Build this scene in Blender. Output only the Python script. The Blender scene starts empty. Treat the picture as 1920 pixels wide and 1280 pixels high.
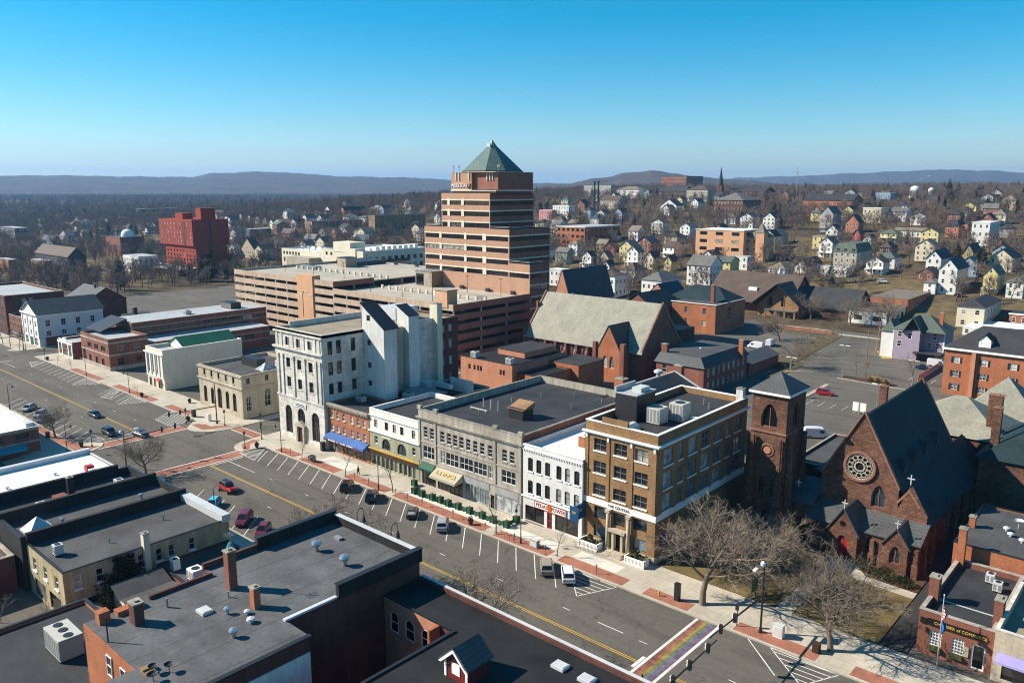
import bpy,math,random
from math import radians as RAD,sin,cos,tan,pi,atan2,hypot,sqrt
from mathutils import Vector,Matrix
random.seed(11)
SC = bpy.context.scene
COL = SC.collection

# ---------------------------------------------------------------- camera
# world frame: +X runs down the main street, +Y runs uphill away from it, metres
CAMH = 55.0;PITCH = RAD(10.9);HEAD = RAD(41.76);FPX = 1489.0
cam = bpy.data.cameras.new('camera');camo = bpy.data.objects.new('camera',cam);COL.objects.link(camo)
camo.location = (0,0,CAMH);camo.rotation_euler = (pi/2 - PITCH,0,HEAD)
cam.sensor_width = 36.0;cam.lens = FPX / 1920.0 * 36.0;cam.clip_start = 0.5;cam.clip_end = 60000
SC.camera = camo

# ---------------------------------------------------------------- sky, sun, exposure
SUN_AZ = RAD(34.0);SUN_EL = RAD(36.0)          # direction the light travels in the ground plane, and its height
sun_dir = Vector((cos(SUN_EL)*cos(SUN_AZ),cos(SUN_EL)*sin(SUN_AZ),-sin(SUN_EL)))
W = bpy.data.worlds.new('World');SC.world = W;W.use_nodes = True
nt = W.node_tree;nt.nodes.clear()
o_ = nt.nodes.new('ShaderNodeOutputWorld');b_ = nt.nodes.new('ShaderNodeBackground');s_ = nt.nodes.new('ShaderNodeTexSky')
s_.sky_type = 'NISHITA';s_.sun_disc = False;s_.sun_elevation = SUN_EL
s_.sun_rotation = atan2(-sun_dir.x,-sun_dir.y) % (2*pi)
s_.altitude = 60;s_.air_density = 1.0;s_.dust_density = 0.1;s_.ozone_density = 4.5
b_.inputs['Strength'].default_value = 0.08
hs_ = nt.nodes.new('ShaderNodeHueSaturation');hs_.inputs['Saturation'].default_value = 1.55;hs_.inputs['Hue'].default_value = 0.483
nt.links.new(s_.outputs[0],hs_.inputs['Color']);nt.links.new(hs_.outputs[0],b_.inputs[0]);nt.links.new(b_.outputs[0],o_.inputs[0])
sl = bpy.data.lights.new('sun','SUN');slo = bpy.data.objects.new('sun',sl);COL.objects.link(slo)
sl.energy = 5.0;sl.angle = RAD(0.5);sl.color = (1.0,0.90,0.76)
slo.rotation_euler = sun_dir.to_track_quat('-Z','Y').to_euler();slo.location = (-200,-100,300)
SC.view_settings.view_transform = 'Standard';SC.view_settings.look = 'None'
SC.view_settings.exposure = 0.85;SC.view_settings.gamma = 1.0;SC.view_settings.use_curve_mapping = False
SC.cycles.use_denoising = True;SC.cycles.max_bounces = 5;SC.cycles.diffuse_bounces = 2;SC.cycles.glossy_bounces = 2
SC.cycles.transparent_max_bounces = 4;SC.cycles.volume_bounces = 0
SC.cycles.sample_clamp_indirect = 4.0;SC.cycles.filter_width = 1.1

# pixel (in the 1920 x 1280 photograph) -> ray, and where that ray meets the terrain
_hd = Vector((-sin(HEAD),cos(HEAD),0));_rt = Vector((cos(HEAD),sin(HEAD),0))
_fw = _hd*cos(PITCH) + Vector((0,0,-sin(PITCH)));_up = _rt.cross(_fw)
def ray(px,py):return _fw + _rt*((px-960)/FPX) + _up*((640-py)/FPX)
def sstep(a,b,x):
    t = max(0.0,min(1.0,(x-a)/(b-a)));return t*t*(3-2*t)
_RAMP = [(-9e9,0),(322,0),(345,1),(380,5),(420,11),(500,18),(600,27),(700,35),(880,45),(1300,47),(2200,34),(4000,30),(9e9,30)]
def terrain(x,y):
    z = 0.0
    for (a,za),(b,zb) in zip(_RAMP,_RAMP[1:]):
        if y <= b:
            z = za + (zb-za)*(y-a)/(b-a);break
    k = 1.0 - 0.72*sstep(-650,-1500,x)*1.0 if x < -650 else 1.0
    z *= k
    d = hypot(x,y)
    if d > 420:z += 1.6*sin(x*0.011+1)*sin(y*0.009)*min(1,(d-420)/300)*(1 if y > 322 or x < -420 else 0)
    return z
def hit(px,py,dmax=6000):
    d = ray(px,py);t = 60.0
    while t < dmax:
        p = d*t
        if CAMH + p.z <= terrain(p.x,p.y):break
        t += 2.0 + t*0.003
    return Vector((p.x,p.y,terrain(p.x,p.y)))
def depth_of(p):return Vector((p.x,p.y,p.z-CAMH)).dot(_fw)
# ---------------------------------------------------------------- mesh builder
class MB:
    def __init__(s):s.v = [];s.f = []
    def add(s,vs,fs):
        n = len(s.v);s.v += [tuple(p) for p in vs];s.f += [tuple(i+n for i in f) for f in fs];return s
    def quad(s,a,b,c,d):return s.add([a,b,c,d],[(0,1,2,3)])
    def box(s,x0,x1,y0,y1,z0,z1):
        return s.add([(x0,y0,z0),(x1,y0,z0),(x1,y1,z0),(x0,y1,z0),(x0,y0,z1),(x1,y0,z1),(x1,y1,z1),(x0,y1,z1)],
                     [(0,3,2,1),(4,5,6,7),(0,1,5,4),(1,2,6,5),(2,3,7,6),(3,0,4,7)])
    def obox(s,c,d,hx,hy,z0,z1):        # box at c turned so that its long axis follows d
        d = Vector(d).normalized();n = Vector((-d.y,d.x))
        q = [Vector((c[0],c[1])) + d*a*hx + n*b*hy for a,b in ((-1,-1),(1,-1),(1,1),(-1,1))]
        return s.prism([(p.x,p.y) for p in q],z0,z1)
    def prism(s,pts,z0,z1,top=True,bottom=True):   # pts counter-clockwise from above
        n = len(pts);vs = [(x,y,z0) for x,y in pts] + [(x,y,z1) for x,y in pts]
        fs = [(i,(i+1) % n,n+(i+1) % n,n+i) for i in range(n)]
        if top:fs.append(tuple(range(n,2*n)))
        if bottom:fs.append(tuple(range(n-1,-1,-1)))
        return s.add(vs,fs)
    def sheet(s,pts,z):return s.add([(x,y,z) for x,y in pts],[tuple(range(len(pts)))])
    def frustum(s,cx,cy,z0,z1,r0,r1,n=10,cap=True):
        vs = [(cx+r0*cos(2*pi*i/n),cy+r0*sin(2*pi*i/n),z0) for i in range(n)] + [(cx+r1*cos(2*pi*i/n),cy+r1*sin(2*pi*i/n),z1) for i in range(n)]
        fs = [(i,(i+1) % n,n+(i+1) % n,n+i) for i in range(n)]
        if cap:fs += [tuple(range(n,2*n)),tuple(range(n-1,-1,-1))]
        return s.add(vs,fs)
    def lathe(s,cx,cy,prof,n=12):
        for (r0,z0),(r1,z1) in zip(prof,prof[1:]):s.frustum(cx,cy,z0,z1,max(r0,.001),max(r1,.001),n,False)
        return s
    def tube(s,a,b,r0,r1=None,n=6,cap=True):
        a = Vector(a);b = Vector(b);r1 = r0 if r1 is None else r1
        d = (b-a).normalized();u = d.orthogonal().normalized();w = d.cross(u)
        vs = [a+(u*cos(2*pi*i/n)+w*sin(2*pi*i/n))*r0 for i in range(n)] + [b+(u*cos(2*pi*i/n)+w*sin(2*pi*i/n))*r1 for i in range(n)]
        fs = [(i,(i+1) % n,n+(i+1) % n,n+i) for i in range(n)]
        if cap:fs += [tuple(range(n,2*n)),tuple(range(n-1,-1,-1))]
        return s.add(vs,fs)
    def path(s,pts,r,n=6):
        for a,b in zip(pts,pts[1:]):s.tube(a,b,r,r,n)
        return s
    def merge(s,o):return s.add(o.v,o.f)
    def xf(s,M):
        s.v = [tuple(M @ Vector(p)) for p in s.v];return s
    def mesh(s,name):
        me = bpy.data.meshes.new(name);me.from_pydata(s.v,[],s.f);return me

def link(name,data,mat=None,parent=None,smooth=False,loc=None,rz=None):
    o = bpy.data.objects.new(name,data);COL.objects.link(o)
    if mat is not None and data is not None:
        data.materials.clear() if hasattr(data,'materials') else None
        data.materials.append(mat if not isinstance(mat,str) else MAT[mat])
    if smooth and data is not None:data.polygons.foreach_set('use_smooth',[True]*len(data.polygons))
    if parent is not None:o.parent = parent
    if loc is not None:o.location = loc
    if rz is not None:o.rotation_euler = (0,0,rz)
    return o
def part(name,mb,mat,parent=None,smooth=False,label=None):
    """one mesh in world coordinates, kept in place under its parent"""
    if not mb.f:return None
    o = link(name,mb.mesh(name),mat,None,smooth)
    if parent is not None:under(o,parent)
    if label:o['label'] = label
    return o
WLOC = {}
def wmat(o):
    m = o.matrix_basis.copy()
    return m if o.parent is None else wmat(o.parent) @ o.matrix_parent_inverse @ m
def under(o,parent):
    o.parent = parent;o.matrix_parent_inverse = wmat(parent).inverted()
    return o
def thing(name,label,cat,loc=(0,0,0),rz=0,group=None):
    o = bpy.data.objects.new(name,None);COL.objects.link(o);o.location = loc;o.rotation_euler = (0,0,rz)
    o.empty_display_size = 0.5;tag(o,label,cat,group);return o
def tag(o,label,cat,group=None):
    o['label'] = label;o['category'] = cat
    if group:o['group'] = group
    return o
def struct(o):o['kind'] = 'structure';return o
def copy_tree(o,loc=None,rz=None,sc=None,parent=None):
    c = o.copy();COL.objects.link(c);c.parent = parent
    if parent is not None:c.matrix_parent_inverse = o.matrix_parent_inverse
    for ch in KIDS.get(o.session_uid,[]):copy_tree(ch,parent=c)
    if loc is not None:c.location = loc
    if rz is not None:c.rotation_euler = (0,0,rz)
    if sc is not None:c.scale = (sc,sc,sc) if not isinstance(sc,tuple) else sc
    return c
KIDS = {}
def kid(o,parent):
    KIDS.setdefault(parent.session_uid,[]).append(o);return o
def lpart(name,mb,mat,parent,smooth=False):        # part built in its thing's own frame (cars, lamps, trees)
    o = link(name,mb.mesh(name),mat,parent,smooth);return kid(o,parent)

# ---------------------------------------------------------------- materials
MAT = {}
def _nodes(name,rough,spec,metal):
    m = bpy.data.materials.new(name);m.use_nodes = True;t = m.node_tree;b = t.nodes['Principled BSDF']
    b.inputs['Roughness'].default_value = rough;b.inputs['Metallic'].default_value = metal
    b.inputs['Specular IOR Level'].default_value = spec
    MAT[name] = m;return m,t,b
def _coord(t,mode):
    g = t.nodes.new('ShaderNodeNewGeometry') if mode != 'obj' else t.nodes.new('ShaderNodeTexCoord')
    out = g.outputs['Position'] if mode != 'obj' else g.outputs['Object']
    if mode == 'wall':                                   # x+y along the wall, z up: works on both wall directions
        s = t.nodes.new('ShaderNodeSeparateXYZ');t.links.new(out,s.inputs[0])
        a = t.nodes.new('ShaderNodeMath');a.operation = 'ADD';t.links.new(s.outputs[0],a.inputs[0]);t.links.new(s.outputs[1],a.inputs[1])
        c = t.nodes.new('ShaderNodeCombineXYZ');t.links.new(a.outputs[0],c.inputs[0]);t.links.new(s.outputs[2],c.inputs[1]);return c.outputs[0]
    return out
def _noise(t,vec,scale,detail=4,stretch=None):
    if stretch:
        mp = t.nodes.new('ShaderNodeMapping');mp.inputs['Scale'].default_value = stretch;t.links.new(vec,mp.inputs[0]);vec = mp.outputs[0]
    n = t.nodes.new('ShaderNodeTexNoise');n.inputs['Scale'].default_value = scale;n.inputs['Detail'].default_value = detail
    n.inputs['Roughness'].default_value = 0.6;t.links.new(vec,n.inputs['Vector']);return n.outputs['Fac']
def _ramp(t,fac,stops):
    r = t.nodes.new('ShaderNodeValToRGB');t.links.new(fac,r.inputs[0]);e = r.color_ramp.elements
    e[0].position,e[0].color = stops[0][0],(*stops[0][1],1);e[1].position,e[1].color = stops[-1][0],(*stops[-1][1],1)
    for p,c in stops[1:-1]:q = e.new(p);q.color = (*c,1)
    return r.outputs[0]
def _mul(t,a,b,fac=1.0,mode='MULTIPLY'):
    m = t.nodes.new('ShaderNodeMix');m.data_type = 'RGBA';m.blend_type = mode;m.inputs[0].default_value = fac
    t.links.new(a,m.inputs[6]);t.links.new(b,m.inputs[7]);return m.outputs[2]
def _rgb(t,c):
    n = t.nodes.new('ShaderNodeRGB');n.outputs[0].default_value = (*c,1);return n.outputs[0]
def _bump(t,b,h,dist,strength=1.0):
    n = t.nodes.new('ShaderNodeBump');n.inputs['Distance'].default_value = dist;n.inputs['Strength'].default_value = strength
    t.links.new(h,n.inputs['Height']);t.links.new(n.outputs[0],b.inputs['Normal'])
def grey(v):return (v,v,v)
def M(name,col,rough=.85,var=.18,big=.25,small=3.0,spec=.25,metal=0.,streak=0.,bump=0.,mode='pos',brick=None,mortar=None,bw=.4,bh=.2,seam=None,rnd=0.,ms=.02):
    """painted / mineral surface: base colour, blotches at two scales, optional rain streaks, courses or roll seams"""
    m,t,b = _nodes(name,rough,spec,metal);vec = _coord(t,mode)
    c = _rgb(t,col)
    if brick:
        bt = t.nodes.new('ShaderNodeTexBrick');t.links.new(_coord(t,'wall') if mode == 'pos' else vec,bt.inputs['Vector'])
        bt.inputs['Color1'].default_value = (*col,1);bt.inputs['Color2'].default_value = (*brick,1)
        bt.inputs['Mortar'].default_value = (*(mortar or tuple(x*.7 for x in col)),1)
        bt.inputs['Scale'].default_value = 1.0;bt.inputs['Brick Width'].default_value = bw;bt.inputs['Row Height'].default_value = bh
        bt.inputs['Mortar Size'].default_value = ms;bt.inputs['Mortar Smooth'].default_value = .3;c = bt.outputs[0]
        if bump:_bump(t,b,bt.outputs['Fac'],-bump)
    n1 = _noise(t,vec,big);n2 = _noise(t,vec,small,6)
    lo,hi = 1-var*1.3,1+var*.55
    c = _mul(t,c,_ramp(t,n1,[(.3,grey(lo)),(.7,grey(hi))]));c = _mul(t,c,_ramp(t,n2,[(.3,grey(1-var*.8)),(.7,grey(1+var*.4))]))
    if streak:
        n3 = _noise(t,vec,1.0,5,(1.3,1.3,.12));c = _mul(t,c,_ramp(t,n3,[(.35,grey(1-streak)),(.6,grey(1.0))]))
    if seam:                                              # roofing sheets laid side by side
        bt = t.nodes.new('ShaderNodeTexBrick');t.links.new(vec,bt.inputs['Vector']);bt.inputs['Scale'].default_value = 1.0
        bt.inputs['Brick Width'].default_value = seam[0];bt.inputs['Row Height'].default_value = seam[1];bt.inputs['Mortar Size'].default_value = .05
        bt.inputs['Color1'].default_value = (1,1,1,1);bt.inputs['Color2'].default_value = (.9,.9,.9,1);bt.inputs['Mortar'].default_value = (seam[2],)*3 + (1,)
        c = _mul(t,c,bt.outputs[0])
    if rnd:
        oi = t.nodes.new('ShaderNodeObjectInfo');c = _mul(t,c,_ramp(t,oi.outputs['Random'],[(0,grey(1-rnd)),(1,grey(1+rnd))]))
    t.links.new(c,b.inputs['Base Color'])
    if bump and not brick:_bump(t,b,n2,bump)
    return m
def glassmat(name,col,rough=.06,blinds=(.32,.32,.28),amount=.25):
    m,t,b = _nodes(name,rough,.6,0);oi = t.nodes.new('ShaderNodeObjectInfo')
    c = _ramp(t,oi.outputs['Random'],[(0,col),(1-amount,tuple(x*1.7+.004 for x in col)),(min(1,1-amount+.02),blinds)])
    n = _noise(t,_coord(t,'pos'),.9,3);c = _mul(t,c,_ramp(t,n,[(.35,grey(.45)),(.65,grey(1.25))]))
    t.links.new(c,b.inputs['Base Color']);return m

M('brick_red',(.27,.085,.05),brick=(.22,.07,.045),mortar=(.25,.15,.11),bw=.42,bh=.16,var=.22,streak=.15)
M('brick_orange',(.46,.145,.06),brick=(.40,.12,.05),mortar=(.36,.2,.12),bw=.42,bh=.16,var=.2,streak=.12)
M('brick_salmon',(.55,.235,.13),brick=(.50,.2,.11),mortar=(.42,.25,.17),bw=.42,bh=.16,var=.14,streak=.12)
M('brick_tan',(.33,.185,.075),brick=(.26,.14,.055),mortar=(.3,.2,.12),bw=.42,bh=.16,var=.22,streak=.12)
M('brick_dark',(.15,.055,.04),brick=(.12,.045,.035),mortar=(.12,.07,.055),bw=.42,bh=.16,var=.25,streak=.2)
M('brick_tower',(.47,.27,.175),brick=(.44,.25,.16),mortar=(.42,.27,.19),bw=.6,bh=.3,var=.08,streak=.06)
M('brick_tower_shade',(.27,.115,.08),var=.12,streak=.1)  # darker tower brick for faces turned from the sun, shade put into colour
M('brownstone',(.235,.115,.07),brick=(.15,.07,.045),mortar=(.10,.055,.04),bw=.75,bh=.33,var=.35,bump=.04,small=2,ms=.03)
M('brownstone_trim',(.29,.15,.1),var=.2,streak=.25)
M('limestone',(.72,.69,.62),var=.12,streak=.22,brick=(.56,.53,.46),mortar=(.45,.42,.36),bw=1.5,bh=.7,ms=.015)
M('limestone_warm',(.52,.45,.34),var=.14,streak=.22,brick=(.48,.41,.3),mortar=(.38,.32,.25),bw=1.4,bh=.6,ms=.015)
M('stone_grey',(.43,.385,.32),var=.16,streak=.3)
M('stone_cap',(.38,.35,.28),var=.25,streak=.35)
M('white_paint',(.74,.72,.66),var=.07,streak=.1)
M('white_trim',(.78,.77,.73),var=.05)
M('white_wall',(.76,.75,.71),var=.1,streak=.18,brick=(.67,.66,.62),mortar=(.6,.59,.55),bw=.42,bh=.16)
M('cream',(.68,.62,.48),var=.08,streak=.07)
M('cream_grey',(.46,.42,.34),var=.14,streak=.3)
M('pale_green',(.36,.36,.24),var=.12,streak=.2)
M('yellow_wall',(.48,.40,.235),var=.2,streak=.3)
M('siding_white',(.72,.72,.70),var=.05,brick=(.70,.70,.68),mortar=(.45,.45,.45),bw=30,bh=.22,ms=.02)
M('siding_purple',(.34,.29,.36),var=.06,brick=(.33,.28,.35),mortar=(.2,.17,.22),bw=30,bh=.22)
M('concrete',(.42,.36,.28),var=.16,streak=.25)
M('concrete_deck',(.43,.39,.32),var=.18,big=.12)
M('garage_wall',(.52,.39,.285),var=.14,streak=.22)
M('garage_accent',(.60,.335,.185),var=.08,streak=.06)
M('roof_black',(.02,.02,.021),rough=.75,var=.35,seam=(30,3.2,.7),spec=.25)
M('roof_dark',(.045,.047,.05),rough=.7,var=.28,seam=(30,3.2,.75),spec=.25)
M('roof_grey',(.125,.126,.128),rough=.8,var=.3,seam=(3.6,200,.5),spec=.2)
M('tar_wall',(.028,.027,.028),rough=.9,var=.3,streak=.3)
M('roof_mid',(.085,.085,.085),rough=.8,var=.25,seam=(3.2,40,.7))
M('roof_white',(.80,.81,.82),rough=.5,var=.06,seam=(2.0,60,.9))
M('roof_pale',(.44,.45,.45),rough=.6,var=.12,seam=(3,40,.9))
M('gravel_roof',(.30,.255,.185),var=.2,small=8)
M('slate_dark',(.035,.05,.06),rough=.6,var=.22,brick=(.03,.042,.05),mortar=(.018,.025,.03),bw=.5,bh=.28,spec=.35)
M('slate_blue',(.022,.046,.052),rough=.75,var=.25,brick=(.016,.036,.042),mortar=(.01,.02,.025),bw=.6,bh=.35,spec=.2)
M('slate_pale',(.31,.30,.235),rough=.7,var=.16,brick=(.25,.245,.195),mortar=(.19,.185,.15),bw=.5,bh=.3)
M('slate_grey',(.10,.105,.105),rough=.6,var=.2,brick=(.085,.09,.09),mortar=(.05,.05,.05),bw=.5,bh=.3)
M('tile_black',(.028,.03,.032),rough=.5,var=.25,brick=(.02,.021,.023),mortar=(.06,.06,.06),bw=.5,bh=.5,spec=.4)
M('copper_green',(.085,.155,.13),rough=.45,var=.2,streak=.25,spec=.4)
M('metal_dark',(.02,.02,.022),rough=.45,var=.15,spec=.5)
M('metal_grey',(.24,.245,.24),rough=.45,var=.15,spec=.5)
M('metal_light',(.55,.56,.55),rough=.4,var=.1,spec=.5)
M('galvanised',(.55,.56,.57),rough=.3,metal=.8,var=.15)
M('ac_unit',(.50,.50,.43),rough=.5,var=.1,streak=.1)
M('asphalt_dark',(.045,.044,.042),rough=.9,var=.2,big=.06)
M('concrete_walk',(.50,.45,.36),rough=.9,var=.16,big=.15,seam=(1.6,1.6,.8))
M('concrete_new',(.66,.62,.54),rough=.9,var=.08,seam=(1.6,1.6,.86))
M('paver_red',(.37,.155,.10),rough=.9,var=.2,seam=(.8,.8,.85))
M('kerb',(.40,.36,.30),rough=.9,var=.2)
M('line_white',(.70,.69,.64),rough=.8,var=.2,small=1.5)
M('line_yellow',(.60,.36,.035),rough=.8,var=.2,small=1.5)
M('lawn',(.17,.125,.05),rough=1,var=.35,big=.2,small=2.5)
M('mulch',(.085,.05,.03),rough=1,var=.35)
M('soil',(.10,.07,.045),rough=1,var=.3)
M('green_paint',(.015,.095,.04),rough=.5,var=.2,spec=.4)
M('awning_green',(.012,.10,.06),rough=.7,var=.15)
M('awning_blue',(.05,.13,.36),rough=.7,var=.2)
M('awning_beige',(.42,.38,.28),rough=.8,var=.15)
M('awning_purple',(.33,.29,.60),rough=.8,var=.12)
M('sign_blue',(.012,.07,.17),rough=.45,var=.1)
M('gold',(.62,.42,.08),rough=.5,var=.1)
M('sign_black',(.012,.011,.01),rough=.45,var=.1)
M('red_door',(.40,.015,.02),rough=.5,var=.15)
M('red_dark',(.17,.02,.02),rough=.5,var=.15)
M('wood_dark',(.06,.03,.018),rough=.6,var=.25)
M('wood_tan',(.30,.18,.09),rough=.7,var=.25)
M('bark',(.21,.165,.125),rough=.95,var=.3,mode='obj',small=6)
M('twig',(.24,.19,.14),rough=.95,var=.2,mode='obj',rnd=.12)
M('bark_far',(.14,.11,.09),rough=.95,var=.3,mode='obj')
M('twig_far',(.20,.155,.125),rough=1,var=.25,mode='obj',rnd=.28)
M('needle',(.022,.042,.018),rough=.9,var=.4,mode='obj',rnd=.3)
M('ivy',(.02,.03,.012),rough=.85,var=.4)
M('shrub',(.075,.085,.03),rough=.9,var=.4)
M('shrub_dry',(.12,.095,.05),rough=.95,var=.35)
M('straw',(.42,.29,.12),rough=.95,var=.25)
M('tyre',(.012,.012,.012),rough=.85,var=.1,mode='obj')
M('rim',(.35,.35,.36),rough=.3,metal=.7,var=.05,mode='obj')
M('lamp_clear',(.75,.75,.72),rough=.25,var=.03,mode='obj')
M('lamp_red',(.35,.01,.01),rough=.3,var=.03,mode='obj')
M('dome_white',(.75,.75,.74),rough=.4,var=.05)
M('cloth_dark',(.015,.015,.02),rough=.9,var=.2,mode='obj')
M('cloth_maroon',(.10,.02,.025),rough=.9,var=.2,mode='obj')
M('skin',(.45,.27,.19),rough=.6,var=.05,mode='obj')
M('teal_glassy',(.05,.22,.21),rough=.35,var=.15)
M('tarp_teal',(.03,.30,.36),rough=.6,var=.15)
M('tarp_cyan',(.05,.42,.62),rough=.6,var=.1)
M('snow',(.85,.86,.88),rough=.9,var=.05)
glassmat('glass',(.012,.014,.016),amount=.22)
glassmat('glass_dark',(.008,.009,.010),amount=.05)
glassmat('glass_shop',(.014,.014,.013),blinds=(.2,.19,.16),amount=.12)
glassmat('glass_blue',(.02,.03,.035),blinds=(.16,.22,.22),amount=.5)
glassmat('glass_pale',(.10,.12,.13),blinds=(.4,.42,.42),amount=.5)
def asphalt(name,col,lanes):
    m,t,b = _nodes(name,.92,.2,0);v = _coord(t,'pos');c = _rgb(t,col)
    c = _mul(t,c,_ramp(t,_noise(t,v,.05,5),[(.3,grey(.84)),(.7,grey(1.12))]));c = _mul(t,c,_ramp(t,_noise(t,v,1.4,6),[(.3,grey(.86)),(.7,grey(1.1))]));c = _mul(t,c,_ramp(t,_noise(t,v,.22,3,(.25,1.6,1)),[(.36,grey(.8)),(.5,grey(1.0))]))
    vo = t.nodes.new('ShaderNodeTexVoronoi');vo.feature = 'DISTANCE_TO_EDGE';vo.inputs['Scale'].default_value = .11;w = t.nodes.new('ShaderNodeVectorMath');w.operation = 'ADD';nn = t.nodes.new('ShaderNodeTexNoise');nn.inputs['Scale'].default_value = .35;t.links.new(v,nn.inputs[0]);ms = t.nodes.new('ShaderNodeVectorMath');ms.operation = 'SCALE';ms.inputs['Scale'].default_value = 5.0;t.links.new(nn.outputs['Color'],ms.inputs[0]);t.links.new(v,w.inputs[0]);t.links.new(ms.outputs[0],w.inputs[1]);t.links.new(w.outputs[0],vo.inputs[0])
    c = _mul(t,c,_ramp(t,vo.outputs['Distance'],[(.0,grey(.62)),(.012,grey(1.0))]))
    bt = t.nodes.new('ShaderNodeTexBrick');t.links.new(v,bt.inputs[0]);bt.offset = .37;bt.squash = 1.6;bt.inputs['Scale'].default_value = 1;bt.inputs['Brick Width'].default_value = 23;bt.inputs['Row Height'].default_value = 6.7;bt.inputs['Mortar Size'].default_value = .04;bt.inputs['Color1'].default_value = (1,1,1,1);bt.inputs['Color2'].default_value = (.88,.88,.87,1);bt.inputs['Mortar'].default_value = (.74,.74,.74,1);c = _mul(t,c,bt.outputs[0])
    sp = t.nodes.new('ShaderNodeTexVoronoi');sp.inputs['Scale'].default_value = .55;t.links.new(v,sp.inputs[0]);c = _mul(t,c,_ramp(t,sp.outputs['Distance'],[(.03,grey(.72)),(.12,grey(1.0))]))
    t.links.new(c,b.inputs[0]);return m
asphalt('asphalt',(.128,.116,.098),True);asphalt('asphalt_lot',(.135,.122,.102),False)
def carpaint(name,col):
    m,t,b = _nodes(name,.28,.5,.15);t.links.new(_rgb(t,col),b.inputs['Base Color']);b.inputs['Coat Weight'].default_value = .6
    b.inputs['Coat Roughness'].default_value = .08;return m
for n_,c_ in dict(paint_black=(.008,.008,.01),paint_white=(.72,.73,.74),paint_silver=(.36,.37,.39),paint_red=(.42,.012,.012),paint_maroon=(.16,.01,.03),
                   paint_grey=(.09,.095,.10),paint_navy=(.012,.02,.06),paint_blue=(.10,.17,.30),paint_ice=(.45,.5,.55),paint_tan=(.3,.26,.2)).items():carpaint(n_,c_)

# ---------------------------------------------------------------- walls with real openings, windows set back into them
def arc_pts(u0,u1,zs,rise,kind,n=8):
    w = u1-u0;c = (u0+u1)/2;out = []
    for i in range(n+1):
        t = i/n
        if kind == 'round' or kind == 'seg':
            a = pi*(1-t);out.append((c+cos(a)*w/2,zs+sin(a)*rise))
        else:                                             # pointed
            x = abs(2*t-1);out.append((u0+w*t,zs+rise*(1-x**1.7)**.75))
    return out
def rise_of(o):return {'round':(o[1]-o[0])/2,'seg':(o[1]-o[0])*.18,'point':(o[1]-o[0])*.85}.get(o[4],0) if len(o) > 4 and o[4] else 0
def wall(mb,A,B,z0,z1,ops=(),dep=.22):
    """wall from A to B (outside on the right hand), ops = (u0, u1, z0, z1[, arch])"""
    A = Vector(A[:2]);B = Vector(B[:2]);L = (B-A).length;d = (B-A)/L;n = Vector((d.y,-d.x))
    def P(u,z,q=0.0):p = A + d*u + n*q;return (p.x,p.y,z)
    us = sorted({0.0,L,*[o[0] for o in ops],*[o[1] for o in ops]});zs = sorted({z0,z1,*[o[2] for o in ops],*[o[3] for o in ops]})
    us = [u for u in us if -1e-6 <= u <= L+1e-6];zs = [z for z in zs if z0-1e-6 <= z <= z1+1e-6]
    for ua,ub in zip(us,us[1:]):
        run = None
        for za,zb in zip(zs,zs[1:]):
            uc,zc = (ua+ub)/2,(za+zb)/2
            if any(o[0] < uc < o[1] and o[2] < zc < o[3] for o in ops):
                if run:mb.quad(P(ua,run[0]),P(ub,run[0]),P(ub,run[1]),P(ua,run[1]));run = None
            else:run = (run[0],zb) if run else (za,zb)
        if run:mb.quad(P(ua,run[0]),P(ub,run[0]),P(ub,run[1]),P(ua,run[1]))
    for o in ops:
        u0,u1,a,b = o[:4];r = rise_of(o)
        mb.quad(P(u0,a),P(u1,a),P(u1,a,-dep),P(u0,a,-dep))
        mb.quad(P(u0,a),P(u0,a,-dep),P(u0,b-r,-dep),P(u0,b-r));mb.quad(P(u1,a,-dep),P(u1,a),P(u1,b-r),P(u1,b-r,-dep))
        if not r:mb.quad(P(u0,b,-dep),P(u1,b,-dep),P(u1,b),P(u0,b))
        else:
            c = arc_pts(u0,u1,b-r,r,o[4]);k = len(c)//2
            for (ua,za),(ub,zb) in zip(c,c[1:]):
                mb.quad(P(ua,za,-dep),P(ub,zb,-dep),P(ub,zb),P(ua,za))
            for i in range(k):mb.add([P(u0,b),P(*c[i]),P(*c[i+1])],[(0,1,2)])
            for i in range(k,len(c)-1):mb.add([P(u1,b),P(*c[i]),P(*c[i+1])],[(0,1,2)])
            if abs(c[k][1]-b) > 1e-4:mb.add([P(u0,b),P(*c[k]),P(u1,b)],[(0,1,2)])
    return mb
_WM = {}
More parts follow.
